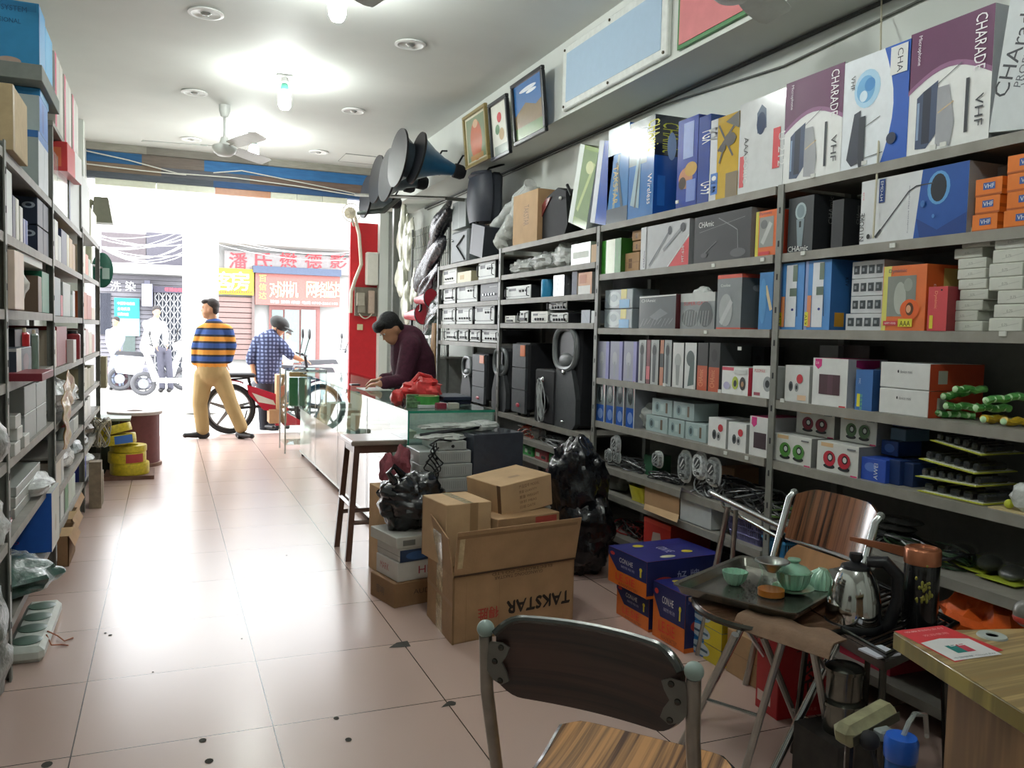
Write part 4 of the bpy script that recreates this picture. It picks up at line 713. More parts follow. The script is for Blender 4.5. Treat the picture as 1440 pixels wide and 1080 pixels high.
speaker(692,712,489,.73,'horn','middle black loudspeaker with an arched handle, half behind the shelf post',.28)
speaker(663,682,497,.73,'box','smaller black three-panel loudspeaker with an orange tag, further one',.3)
speaker(648,662,501,.73,'horn','slim loudspeaker with a light ring at the top, furthest in the bay',.2)
y0,y1 = at(750,560,x=2.40).y,at(777,560,x=2.4).y
t = thing('woofer_speaker','small black woofer loudspeaker with a coiled white cable in front','loudspeaker',(2.5,(y0+y1)/2,.73)); B = MB(t.location); B.box(2.41,2.6,y1,y0,.73,1.10,MATTE,.01); B.build('cabinet',t)
B = MB(t.location); yc = (y0+y1)/2; B.lathe([(.085,0),(.08,.012),(.04,-.01),(.0,-.01)],BLACK,(2.41,yc,.87),(-1,0,0)); B.lathe([(.03,0),(.02,.01),(.0,.012)],CHROME,(2.408,yc+.03,1.02),(-1,0,0),16); B.build('driver',t)
B = MB(t.location); rr = random.Random(2)
for k in range(4): B.tube([(2.385-.004*k,yc+(.06+.012*k)*math.sin(s*2*PI/20+k)*(.6+.4*math.sin(s*PI/10)),.89+(.12+.01*k)*math.cos(s*2*PI/20)) for s in range(20)],.004,mat('#b4b8b8',.3),5,closed=True)
B.build('coiled_cable',t)
def amp(u0,u1,vt,z,lab,style=0,dep=.28,xf=2.43,vb=None):
    vm = (vt+vt+20)/2; y0,y1 = at(u0,vm,x=xf).y,at(u1,vm,x=xf).y; zt = at((u0+u1)/2,vt,x=xf).z; h = max(.04,zt-z); wd = y0-y1
    t = thing('amplifier',lab,'amplifier',(xf+dep/2,(y0+y1)/2,z),group='amplifiers and mixers on the back shelves')
    B = MB(t.location); B.box(xf+.006,xf+dep,y1,y0,z+.006,z+h,MATTE if style != 3 else WHITEP,.004); B.build('case',t)
    B = MB(t.location); fp = [P('#d6d9d6'),P('#cfd3d0'),P('#2c2f32'),P('#d8d8d0')][style]
    B.box(xf,xf+.006,y1,y0,z+.006,z+h,fp); B.build('front_panel',t)
    kn = {0: [.25,.4,.55,.72,.85],1: [.6,.72,.84],2: [.2,.35,.5,.65,.8],3: [.3,.45,.6,.75]}[style]
    for k in kn:
        B = MB(t.location); B.lathe([(.009,0),(.008,.012),(0,.012)],BLACK if style != 2 else CHROME,(xf,y0-wd*k,z+h*(.35 if style != 1 else .6)),(-1,0,0),10); B.build('knob',t)
    if style in (1,0):
        for s in (.06,.94):
            B = MB(t.location); B.tube([(xf,y0-wd*s,z+h*.2),(xf-.02,y0-wd*s,z+h*.25),(xf-.02,y0-wd*s,z+h*.8),(xf,y0-wd*s,z+h*.85)],.004,BLACK,6); B.build('rack_handle',t)
    B = MB(t.location); decal(B,(xf,y0,z+.006),(0,-1,0),(0,0,1),wd,h-.006,[('r',.12,.62,.42,.82,'#26282c'),('l',[(.1,.16),(.9,.16)],.04,'#6c7074'),('r',.5,.7,.9,.74,'#8a8e90')]); B.build('display',t)
    return t
A = 'amplifier on the bay between the grid wall and the loudspeakers: '
for (u0,u1,vt,z,st,nm) in [(673,696,368,1.78,1,'white amplifier with black knobs on the top row of the amplifier bay'),(622,642,377,1.78,3,'plain white unit at the far left of the top row'),(678,697,366+14,1.78,0,None),
        (624,640,403,1.6,0,'small white mixer at the far left of the second row'),(643,671,398,1.6,1,'white amplifier with black handles in the second row'),(676,702,396,1.6,2,'black amplifier at the right end of the second row'),
        (622,640,432,1.41,0,'white mixer with rows of sockets, far left of the third row'),(642,664,431,1.41,0,'white amplifier with handles, middle of the third row'),(668,695,428,1.41,1,'wide white amplifier right of the middle in the third row'),
        (626,643,464,1.26,0,'small white unit at the far left of the fourth row'),(645,658,463,1.26,0,'small white unit second from left in the fourth row'),(661,675,464,1.26,0,'small white unit third from left in the fourth row'),(678,702,464,1.26,0,'long white unit at the right of the fourth row')]:
    if nm: amp(u0,u1,vt,z,nm,st)
for (u0,u1,vt,z,st,nm) in [(712,746,402,1.6,1,'white amplifier beside the blue canister'),(710,724,447-3,1.42,3,'low white unit with dark buttons, left end of the third row in the loudspeaker bay'),(731,742,437,1.42,0,'small cube-shaped white unit in the third row of the loudspeaker bay'),
        (747,770,438,1.42,3,'white mixer with yellowish edge in the third row of the loudspeaker bay'),(774,798,440,1.42,0,'lower one of two stacked mixers beside the dark gap')]:
    amp(u0,u1,vt,z,nm,st)
t = amp(772,797,424,1.42+.085,'upper one of two stacked mixers, wrapped in film',0,xf=2.45)
rbox('white_gadget_box','pale grey packet right of the stacked mixers','box',817,829,436,1.42,'#aab0bc',[('l',[(.2,.9),(.8,.1)],.03,'#8a90a0')],side='#50545a',depth=.15)
rbox('white_gadget_box','small white packet beside the pale grey one near the shelf post','box',831,838,437,1.42,'#c8cccc',[],side='#70747a',depth=.15)
B = MB((2.46,at(770,405,x=2.46).y,1.6)); c = at(770,405,x=2.46); B.lathe([(.0,.0),(.042,.0),(.045,.01),(.045,.11),(.04,.125),(0,.128)],mat('#2f8fbf',.35),(2.46,c.y,1.6)); tag(B.build('blue_canister'),'bright blue canister on the second shelf of the loudspeaker bay','canister')
rbox('white_gadget_box','silvery film-wrapped packet right of the blue canister','box',778,793,387,1.6,'#b9bcbc',[('l',[(.3,.1),(.5,.9)],.04,'#8f9292'),('l',[(.6,.1),(.7,.8)],.03,'#d8dada')],side='#5a5c60',depth=.2,g=True)
rbox('small_orange_box','orange and white carton high in the second row near the post','box',813,832,383,1.6,'#c89068',[('r',.0,.0,.9,.4,'#cfcfca'),('r',.1,.5,.6,.9,'#b46c40')],side='#8a8c8c',depth=.15)
rbox('small_dark_box','thin dark blue box left of the orange and white carton','box',804,811,382,1.6,'#2c344c',[],side='#b4b0a8',depth=.2)
for k,(u0,u1,w) in enumerate([(722,752,.055),(750,785,.065),(780,812,.08)]):
    a,b = at(u0,370,x=2.5),at(u1,366,x=2.5); B = MB((2.5,(a.y+b.y)/2,1.79)); B.ball((2.52,(a.y+b.y)/2,1.79+w),(.09,(a.y-b.y)/2*1.05,w*1.05),POLYW,22,14,amp=.45,seed=11+k,fr=8,sharp=True)
    tag(B.build('plastic_bag'),['milky plastic bag left of three on the top row of the loudspeaker bay','milky plastic bag in the middle of three on the top row of the loudspeaker bay','fuller clear bag right of three on the top row of the loudspeaker bay'][k],'bag')
rbox('small_green_box','pale green packet under film at the right of the plastic bags','box',803,830,342,1.79,'#9fb0a0',[('r',.1,.3,.9,.6,'#c8cec4')],depth=.18,g=True); rbox('small_carton','tan carton next to the shelf post on the top row of the loudspeaker bay','box',831,838,344,1.79,'#b08c5c',[],depth=.15,group='small brown cartons')
rbox('white_gadget_box','yellow and white cable packets between white units on the top amplifier row','box',643,662,382,1.78,'#cfc6a0',[('r',.2,.3,.5,.7,'#b08c2c')],depth=.2)
# things on top of the amplifier bay
zt = 1.96
y0,y1 = at(634,350,x=2.45).y,at(657,350,x=2.45).y
t = thing('grey_speaker','grey loudspeaker with a black handle strap on top of the amplifier bay','loudspeaker',(2.55,(y0+y1)/2,zt)); B = MB(t.location); B.box(2.45,2.7,y1,y0,zt,zt+.30,mat('#7e8386',.5,var=.05),.02); B.build('cabinet',t)
B = MB(t.location); B.tube([(2.445,y1+.08,zt+.24),(2.44,y0-.2,zt+.16),(2.445,y1+.06,zt+.03)],.008,BLACK,6); B.ball((2.445,y0-.06,zt+.22),.012,CHROME,8,6); B.build('strap',t)
rbox('dark_box','dark blue box leaning behind the grey loudspeaker','box',660,678,322,zt,'#2c3038',[('l',[(.1,0),(.1,1)],.03,'#6c7078')],depth=.2,tilt=.2)
rbox('grey_column_speaker','pair of pale grey upright panels under the hung dark loudspeaker','panel',636,655,283,zt+.34,'#7f8784',[('l',[(.48,0),(.48,1)],.02,'#d8dcda')],side='#6c7472',depth=.16,xf=2.5)
rbox('small_carton','brown carton wedged beneath the hung dark loudspeaker','box',655,682,320,zt+.3,CARD,[],depth=.16,xf=2.52,group='small brown cartons')
c = at(672,281,x=2.5); t = thing('hung_speaker','dark blue-grey loudspeaker hung below the bulkhead','loudspeaker',(2.55,c.y,c.z-.2)); B = MB(t.location)
HS = mat('#30343e',.5,var=.1,name='hung_speaker_shell')
B.grid(lambda u,v: (2.55-.13*math.cos((u-.5)*PI)*(1-.18*(2*v-1)**2),c.y+.235*math.sin((u-.5)*PI)*(1-.22*(2*v-1)**2),c.z-.2+.43*v),20,14,HS)
B.box(2.55,2.66,c.y-.2,c.y+.2,c.z-.19,c.z+.22,HS,.03); B.add([],[],HS); B.ball((2.54,c.y,c.z+.2),(.12,.19,.03),HS,18,8); B.build('cabinet',t)
B = MB(t.location); B.tube([(2.55,c.y,c.z+.22),(2.6,c.y,c.z+.28),(2.7,c.y-.1,ZB)],.01,BLACK,6); B.tube([(2.5,c.y,c.z-.19),(2.5,c.y,c.z-.27)],.012,BLACK,6); B.build('bracket',t)
# ---- lower boards of the loudspeaker bay
for k,(u0,u1,col,lab) in enumerate([(727,736,'#3f8a4c','small green tray, far left on the low board under the loudspeakers'),(737,748,'#3f9a50','green box second along on the low board under the loudspeakers'),(752,769,'#a84c50','red box on the low board under the loudspeakers'),(772,795,'#2f8a48','green box nearest the black bin bag')]):
    y0,y1 = at(u0,640,x=2.43).y,at(u1,640,x=2.43).y; B = MB((2.5,(y0+y1)/2,.46)); B.box(2.43,2.6,y1,y0,.46,.53,P(col),.003); decal(B,(2.43,y0,.46),(0,-1,0),(0,0,1),y0-y1,.07,[('r',.1,.3,.4,.7,'#c9d8c4'),('r',.55,.2,.9,.5,'#20302c')]); tag(B.build('small_tray_box'),lab,'box','little red and green boxes')
p = at(790,612,x=2.5); tangle((2.52,p.y,.58),(.1,.3,.05),12,'flat heap of grey blister cards and leads under the loudspeakers',('#8c9090','#2c2d30','#b0b4b4'),seed=21)
p = at(738,600,x=2.45); tangle((2.5,p.y,.58),(.07,.15,.08),9,'coil of pale wire under the loudspeaker board',('#b8b8a8','#c85c4c','#d0d4d0'),seed=22)
p = at(757,610,x=2.45)
B = MB((2.48,p.y+.1,.58)); B.ball((2.5,p.y+.1,.64),(.05,.08,.06),POLY,14,10,amp=.4,seed=2); tag(B.build('plastic_bag'),'small clear bag under the loudspeaker board','bag')
# ================================================================== grid wall with hanging bags and megaphones
y0,y1 = 7.85,9.2; x = 2.55
t = thing('grid_panel','grey wire grid panel between the amplifier bay and the shop front','grid panel',(x,(y0+y1)/2,.9)); B = MB(t.location); WG = mat('#6c706c',.4,name='grey_wire')
n = 22
for k in range(n+1): B.tube([(x,y0+(y1-y0)*k/n,.9),(x,y0+(y1-y0)*k/n,2.45)],.004,WG,4)
for k in range(12): B.tube([(x,y0,.95+.13*k),(x,y1,.95+.13*k)],.004,WG,4)
B.build('wires',t); 
for y in (y0,y1): B = MB(t.location); B.tube([(x,y,0),(x,y,2.47)],.012,WG,6); B.build('post',t)
def bagh(u,v,r,m,lab,nm='hanging_bag',seed=1,xx=2.5,sharp=False,cat='bag',amp=.7,group=None,tl=-.45):
    c = at(u,v,x=xx); B = MB(c); rr = Vector(r); B.ball(c,rr,m,30,20,amp=amp,fr=3.6,seed=seed,sharp=sharp,rot=Matrix.Rotation(tl,3,'X')); B.tube([c+Vector((.03,0,rr.z*.9)),c+Vector((.05,0,rr.z+.06))],.004,WG,5)
    return tag(B.build(nm),lab,cat,group)
BGK = mat('#23252b',.25,var=.3,bump=.5,bscale=18,coat=.1,name='black_packaging_film'); BGW = mat('#b9baa8',.3,var=.2,bump=.6,bscale=16,coat=.3,name='cream_packaging_film')
bagh(617,322,(.07,.42,.11),BGK,'black packaged bag highest on the grid panel',seed=31); bagh(607,368,(.07,.46,.12),BGK,'black packaged bag second from the top of the grid panel',seed=32); bagh(604,398,(.07,.36,.08),mat('#2c2430',.25,var=.3,bump=.5,coat=.4),'black and purple packaged bag in the middle of the grid panel',seed=33)
bagh(612,438,(.06,.3,.10),mat('#33403c',.25,var=.3,bump=.5,coat=.4),'dark green packaged bag under the red megaphones',seed=34); bagh(608,456,(.06,.3,.06),mat('#2c4038',.25,var=.3,bump=.5,coat=.4),'dark green packet just above the pale netting',seed=35)
for k,(u,v,rz,ry) in enumerate([(566,330,.3,.16),(575,345,.26,.14),(565,392,.22,.16),(572,425,.22,.13),(584,405,.2,.12)]):
    bagh(u,v,(.05,ry,rz),BGW,['long cream packet hanging highest beside the steel column','cream packet hanging just right of the highest one','cream packet hanging at half height by the steel column','lowest cream packet hanging above the shopkeeper','cream packet hanging left of the red megaphones'][k],'hanging_packet',40+k,2.55,False,'packet',.6,None,0)
def megaphone(u,v,lab,s=1.0,d=(-.5,1,-.1)):
    c = at(u,v,x=2.44); t = thing('megaphone',lab,'megaphone',c,group='red megaphones'); d = Vector(d).normalized(); R = mat('#c8283c',.3,coat=.3,var=.05,name='red_plastic')
    B = MB(c); B.lathe([(.085*s,0),(.075*s,.02*s),(.05*s,.08*s),(.035*s,.16*s),(.03*s,.2*s)],R,c-d*.1*s,d,20); B.build('horn',t)
    B = MB(c); B.lathe([(.08*s,.002),(.088*s,.0),(.088*s,.015)],BLACK,c-d*.1*s,d,20); B.build('rim',t)
    B = MB(c); B.tube([c+d*.04,c+d*.04+Vector((0,0,-.09*s)),c+d*.06+Vector((0,0,-.1*s))],.012*s,BLACK,6); B.build('grip',t)
megaphone(596,421,'upper red megaphone hanging on the grid panel',1.15); megaphone(583,443,'lower red megaphone hanging nearer the shopkeeper',1.3)
# frames with cables behind the shopkeeper
for k,(u0,v0,u1,v1) in enumerate([(594,478,606,515),(606,478,618,516)]):
    c = at((u0+u1)/2,(v0+v1)/2,x=2.45); B = MB(c-Vector((0,0,.2))); B.box(2.43,2.46,c.y-.13,c.y+.13,c.z-.2,c.z+.18,P('#d0d2cc'),.003); B.box(2.424,2.43,c.y-.10,c.y+.10,c.z-.17,c.z+.15,MATTE)
    for j in range(3): B.tube([(2.418,c.y+(.05+.01*j)*math.sin(s*PI/8),c.z-.01+(.11+.008*j)*math.cos(s*PI/8)) for s in range(16)],.005,mat('#b8bab8',.3),5,closed=True)
    tag(B.build('cable_tray'),['left','right'][k]+' one of two white-edged trays with looped cable behind the shopkeeper','tray','white-edged cable trays')
c = at(585,520,x=2.4); B = MB((2.5,8.0,.7)); B.box(2.35,2.7,7.85,9.0,.0,1.08,mat('#9a9c98',.5,var=.1)); B.box(2.33,2.72,7.83,9.02,1.08,1.1,WHITEP); tag(B.build('low_cabinet'),'grey low cabinet behind the shopkeeper under the grid panel','cabinet')
for k in range(4):
    y = 7.75; B = MB((2.36,7.75-.025*k,.75)); z0,z1 = .75,1.35; B.tube([(2.36+.006*k,7.74-.02*k,.75),(2.35+.006*k,7.75-.02*k,1.1),(2.36,7.72-.02*k,1.42)],.013,mat(['#a8845c','#c09a70','#8c6c4c','#b08c64'][k],.6),6); tag(B.build('bamboo_stick'),'%s pale wooden stick from the left, leaning at the amplifier bay corner' % ORD[k],'stick','leaning wooden sticks')
# ================================================================== horn loudspeakers under the bulkhead
HN = mat('#56636c',.28,var=.08,coat=.3,name='blue_grey_horn_enamel'); HNB = mat('#22567a',.28,var=.08,coat=.3,name='blue_horn_enamel')
def horn(c,d,R,L,m,lab,inner=None):
    c,d = Vector(c),Vector(d).normalized(); t = thing('horn_loudspeaker',lab,'horn loudspeaker',c,group='horn loudspeakers on the bar')
    B = MB(c); pr = [(R,0),(R*.97,.012),(R*.8,L*.12),(R*.55,L*.38),(R*.34,L*.68),(R*.22,L)]
    B.lathe(pr+[(R*.2,L),(R*.3,L*.68),(R*.5,L*.38),(R*.75,L*.12),(R*.93,.012)],m,c,d,36); B.build('horn',t)
    B = MB(c); B.lathe([(R*.95,-.002),(R*1.01,-.004),(R*1.01,.014),(R*.96,.014)],BLACK,c,d,36); B.build('rim',t)
    B = MB(c); B.lathe([(.0,L*.3),(R*.2,L*.34),(R*.22,L*.45),(R*.05,L*.7)],inner or m,c,d,20); B.build('reflex_cone',t)
    B = MB(c); B.lathe([(R*.2,L*.96),(R*.28,L),(R*.28,L+.07),(R*.2,L+.1),(0,L+.1)],MATTE,c,d,20); e = c+d*(L+.03); B.tube([e+Vector((0,0,R*.25)),e+Vector((0,0,.15))+d*.05,e+Vector((0,0,.16))+d*.1],.009,BLACK,6); B.build('driver',t)
def hc(u,v,x): return at(u,v,x=x)
horn(at(585,222,y=7.15),(1,.03,-.2),.225,.36,HNB,'large blue horn loudspeaker seen from the side, nearest the camera')
horn(at(559,222,y=7.35),(1,.06,-.1),.255,.34,HN,'big grey-blue horn loudspeaker behind the blue one, its mouth facing left')
horn(at(544,246,y=7.8),(1,.06,-.1),.245,.3,HN,'horn loudspeaker in the middle of the row')
horn(at(529,252,y=8.3),(1,.06,-.1),.235,.3,HN,'horn loudspeaker second from the shop front')
horn(at(514,277,y=8.7),(1,.06,-.1),.215,.28,HN,'horn loudspeaker nearest the shop front, hanging lowest')
a,b = at(460,312,y=9.0),at(628,279,x=2.6)
B = MB((2.2,8.6,2.3)); pa,pb = at(500,274,y=8.8),at(628,279,y=7.3); B.tube([pa,pb],.018,mat('#74746c',.5,.4),6); B.tube([pb,(2.75,pb.y,pb.z+.0)],.018,mat('#74746c',.5,.4),6); B.tube([at(550,275,y=8.3),Vector((at(550,275,y=8.3).x,8.3,ZB))],.01,mat('#74746c',.5,.4),6); tag(B.build('hanging_bar'),'grey metal bar carrying the row of horn loudspeakers','bar')
a = at(503,300,y=8.72); B = MB(a); B.tube([a,at(540,296,y=8.5),at(562,278,y=8.3)],[.02,.03,.02],mat('#4a5450',.5),8); tag(B.build('hanging_strap'),'grey strap hanging from the lowest horn loudspeaker','strap')
# ================================================================== shelving along the left wall
LX,LB = -.54,FX0+.02
shelving('steel shelving bay on the left nearest the camera, only its edge in view',2.1,3.55,[1.97,1.67,1.39,1.12,.83,.53,.2],LX,LB,2.6,[(3.55,2.0)])
shelving('steel shelving bay on the left with stacked grey cartons and a big blue box',3.57,4.95,[1.97,1.67,1.39,1.12,.83,.53,.22],LX,LB,2.6,[(4.95,2.0)])
shelving('middle steel shelving bay on the left with the hanging orange bag',4.97,6.62,[1.97,1.68,1.38,1.10,.80,.63,.43,.22],LX,LB,2.6,[(6.62,2.0)])
shelving('furthest steel shelving bay on the left, ending by the street',6.64,8.2,[2.02,1.7,1.37,1.10,.84,.62,.42,.2],LX,LB,2.6,[(8.2,2.02)])
def lbox(name,label,cat,y0,y1,z,h,base,items=(),dep=.3,xf=None,front=(),group=None,g=False,rz=0.0,top=None,z0tilt=0.0):
    """carton on a left-hand shelf: the face towards the camera is y0, the aisle face is at xf; items print the camera face, front the aisle face"""
    xf = LX-.015 if xf is None else xf; x0 = xf-dep; B = MB(((x0+xf)/2,(y0+y1)/2,z)); m = (G if g else P)(base) if isinstance(base,str) else base
    if rz: B.T = Matrix.Translation((xf,y0,z)) @ Matrix.Rotation(rz,4,'Z') @ Matrix.Translation((-xf,-y0,-z))
    if z0tilt: B.T = Matrix.Translation((xf,y0,z)) @ Matrix.Rotation(z0tilt,4,'X') @ Matrix.Translation((-xf,-y0,-z))
    B.box(x0,xf,y0,y1,z,z+h,m,.002); decal(B,(x0,y0,z),(1,0,0),(0,0,1),dep,h,items); decal(B,(xf,y0,z),(0,1,0),(0,0,1),y1-y0,h,front)
    if top: B.add([(x0,y0,z+h+.001),(xf,y0,z+h+.001),(xf,y1,z+h+.001),(x0,y1,z+h+.001)],[(0,1,2,3)],P(top))
    return tag(B.build(name),label,cat,group)
LAB = [('r',.35,.25,.8,.85,'#b8c0c4'),('t',.42,.3,.06,'功放设备','#3c5070',90,.5),('t',.55,.3,.05,'专业音响','#3c5070',90,.5),('e',.68,.4,.05,.06,'#3c5070')]
# upper boards above the racks with big cartons
t = thing('high_shelf','high bracket shelf close to the ceiling above the left racks','shelf',(LX-.2,5.6,2.36)); B = MB(t.location); B.box(LB-.0,LX+.0,4.98,6.6,2.36,2.385,SHELF); B.build('shelf_board',t)
for y in (5.0,6.58):
    B = MB(t.location); B.box(LX-.03,LX-.003,y-.015,y+.015,2.0,2.36,SHELFE); B.build('upright',t)
lbox('blue_carton','blue carton with faint printing highest at the left, near the ceiling','box',4.62,4.84,2.535,.31,'#2f86b8',[('r',.02,.86,.98,.98,'#2674a4'),('t',.2,.84,.08,'AUDIO SPEAKER SYSTEM','#1c4f74',0,.7),('t',.5,.66,.07,'PROFESSIONAL','#1c4f74',0,.35),('e',.12,.4,.05,.1,'#3c4f5c'),('e',.2,.28,.05,.08,'#b06a50'),('e',.75,.1,.1,.06,'#b49a8c')],dep=.5,front=[('r',.0,0,.06,1,'#206a98')],group='blue cartons near the ceiling')
lbox('blue_carton','second blue carton right behind the highest one near the ceiling','box',4.85,5.12,2.535,.28,'#3a96c4',[],dep=.45,group='blue cartons near the ceiling')
lbox('foam_slab','curved grey foam slab under the high blue cartons','slab',4.5,5.18,2.46,.072,mat('#7b807c',.8,var=.08),dep=.5,xf=LX+.01)
lbox('blue_carton','blue carton edge with a white label under the foam slab','box',4.64,4.95,2.418,.04,'#2b7cb0',[('r',.4,.1,.7,.9,'#c8d4dc')],dep=.45)
lbox('tan_carton','long tan carton jutting out towards the aisle at the left edge, upper shelf','box',3.6,3.95,1.975,.24,mat('#b5a07c',.7,var=.08),[],dep=.5,xf=LX+.02,front=[('r',0,0,.12,1,'#9c8660')])
lbox('white_blue_carton','white and blue carton with a printed label standing on the pale grey carton','box',4.60,4.9,2.245,.17,'#a9b6b8',LAB,front=[('r',0,0,1,1,'#2f6cb4'),('r',.3,.1,.5,.9,'#24509c')],dep=.42,group='cartons on top of the left rack')
lbox('white_blue_carton','pale grey carton with blue tape standing on top of the left rack','box',4.55,4.9,1.972,.27,'#9aa6a6',[('r',0,.88,1,1,'#2f68a8')],dep=.42,group='cartons on top of the left rack',front=[('r',0,0,1,1,'#c3c9cc'),('r',0,.85,1,1,'#4a78b4'),('l',[(.5,.1),(.6,.8)],.03,'#9aa2a4')])
for k in range(3):
    lbox('thin_white_carton','tall white carton with a pink stripe standing on the high shelf, %s from the camera' % ORD[k],'box',5.22+k*.46,5.6+k*.46,2.387,.42,'#c0bdb4',[('l',[(.7,0),(.7,1)],.05,'#b83a5c')],dep=.2,front=[('r',0,0,.2,1,'#c03c60'),('r',.5,0,.6,1,'#a8aaa0')],group='white cartons with a pink stripe')
lbox('orange_box','red and orange box tipped on the white cartons, middle left rack','box',5.35,6.2,2.19,.16,'#c83c3c',[('r',.2,.15,.9,.8,'#d87048'),('p',[(.45,.3),(.6,.8),(.8,.4)],'#a8503c')],dep=.3,xf=LX+.03,z0tilt=.06,front=[('r',.5,0,1,1,'#d8d8d4')])
lbox('white_carton','white carton with orange lettering and a grey picture on the middle left rack','box',5.9,6.6,1.972,.37,'#aeb2ac',[('r',.1,.0,.35,1,'#c8a088'),('r',.4,.78,.95,.86,'#c89858'),('t',.42,.68,.07,'SPEAKER','#5c5450',0,.45),('e',.7,.4,.1,.14,'#8a8e90')],dep=.34,group='white cartons on the middle left rack',front=[('r',.0,0,.1,1,'#2c3c6c')])
lbox('white_carton','shiny white carton nearer the camera on the middle left rack','box',5.05,5.8,1.972,.29,'#b9bdba',[],dep=.34,g=True,group='white cartons on the middle left rack',front=[('l',[(.3,.0),(.35,1)],.03,'#8c8e8c')])
lbox('white_carton','white carton standing at the street end on top of the left rack','box',6.75,7.4,2.022,.38,'#b9bcb8',[],dep=.34,group='white cartons on the far left rack'); lbox('white_carton','lower cream carton at the street end on top of the left rack','box',7.5,8.1,2.022,.24,'#d0cdb4',[],dep=.3,group='white cartons on the far left rack')
# row at 1.67 (books and dark boxes)
def row(z,y,specs,dep=.26,grp=None):
    for s in specs:
        nm,lab,cat,w,h,col = s[:6]; it = s[6] if len(s) > 6 else []; xf = s[7] if len(s) > 7 else None; gap = s[8] if len(s) > 8 else .012
        lbox(nm,lab,cat,y,y+w,z+.001,h,col,it,dep=dep,xf=xf,group=grp,front=s[9] if len(s) > 9 else ()); y += w+gap
row(1.67,3.62,[('white_box','tall white box at the left edge, upper row of the left rack','box',.18,.25,'#cfd4d0'),('slim_box','dark navy slim box beside the tall white box','box',.07,.17,'#2a2c48'),('slim_box','first white slim box in the upper row of the left rack','box',.07,.17,'#c9c8b8',[],None,.03),
    ('slim_box','second white slim box in the upper row of the left rack','box',.07,.15,'#cfcfc4',[],None,.02),('slim_box','lilac slim box in the upper row of the left rack','box',.05,.11,'#8a8cb0'),('slim_box','low blue slim box in the upper row of the left rack','box',.05,.11,'#3f5aa0')])
for k in range(4):
    lbox('dark_box','dark box printed with pale circles, %s layer %s on the left rack' % (['lower','upper'][k//2],['left','right'][k % 2]),'box',4.5+.2*(k % 2),4.69+.2*(k % 2),1.671+.13*(k//2),.125,'#1f2a3c',[('e',.12+.2*j,.7,.06,.12,'#9aa4b0') for j in range(5)]+[('e',.12+.2*j,.7,.03,.06,'#1f2a3c') for j in range(5)],dep=.45,group='dark boxes with pale circles')
row(1.681,5.03,[('slim_box','dark blue box right behind the second left post','box',.12,.2,'#232c40'),('slim_box','tall cream box leaning after the dark blue one','box',.14,.22,'#cfd0c4'),('slim_box','pale box with a grey edge in the upper row, middle left rack','box',.14,.15,'#b4b8b4'),('dark_box','dark blue box with white circles, middle left rack','box',.28,.2,'#2a3454',[('e',.3,.8,.1,.09,'#c8ccd0'),('e',.65,.8,.1,.09,'#c8ccd0'),('r',.2,.1,.8,.5,'#3c4a74')]),
    ('slim_box','cream slim box right of the circle-printed box','box',.12,.2,'#d0ccb0'),('slim_box','yellow-brown slim box, middle left rack','box',.18,.19,'#b48a30'),('slim_box','second yellow-brown slim box, middle left rack','box',.16,.17,'#a87c2c')])
row(1.701,6.72,[('slim_box','cream box at the start of the far left rack','box',.3,.2,'#d8c8b0'),('slim_box','orange box in the upper row of the far left rack','box',.22,.16,'#d0602c'),('slim_box','pale green slim box in the upper row of the far left rack','box',.2,.14,'#a8b4a0'),('slim_box','white slim box at the end of the far left rack','box',.2,.12,'#d0d0cc')])
# row 1.39
row(1.391,3.6,[('pale_pink_box','pale pink and white box at the left edge beside the first post','box',.22,.22,'#dcc8b8',[],LX+.02)])
B = MB((-.7,4.1,1.39)); B.ball((-.7,4.15,1.49),(.15,.24,.1),mat('#a9a79c',.5,var=.15,bump=.4,bscale=10,name='dull_packing_sack'),22,14,amp=.35,seed=3); tag(B.build('wrapped_bundle'),'pale wrapped sack on the third shelf of the left rack','bundle')
lbox('white_box','flat white carton lid lying across the pale sack','box',3.9,4.65,1.6,.045,'#b9beb8',[('t',.2,.3,.4,'mini audio','#50545a',0,.5)],dep=.35)
row(1.391,4.5,[('slim_box','brown box between the pale sack and the green box','box',.12,.17,'#6c5848'),('slim_box','dark green box beside the second left post','box',.26,.2,'#1f7a5c',[('r',0,0,1,.4,'#8a9c94')])])
row(1.381,5.05,[('grey_box','grey blue box with faint printing after the second left post','box',.35,.21,'#7a8890',[('r',.0,.4,.3,.6,'#c83c50')]),('small_red_box','small red box on the third shelf of the middle left rack','box',.1,.12,'#b83040'),('grey_box','grey green box with black dots, middle left rack','box',.4,.2,'#98a09a',[('e',.2+.3*j,.8,.08,.06,'#3c4040') for j in range(3)]),('slim_box','dark green slim box before the third left post','box',.12,.14,'#4c6c5c'),('white_box','white slim box before the third left post','box',.14,.17,'#c8ccc8')])
row(1.371,6.72,[('orange_box','orange brown box on the third shelf of the far left rack','box',.4,.2,'#b45c30'),('orange_box','brick-red box on the third shelf of the far left rack','box',.4,.19,'#a84828'),('white_box','pale box lying on the third shelf of the far left rack','box',.35,.1,'#c8b8a0')])
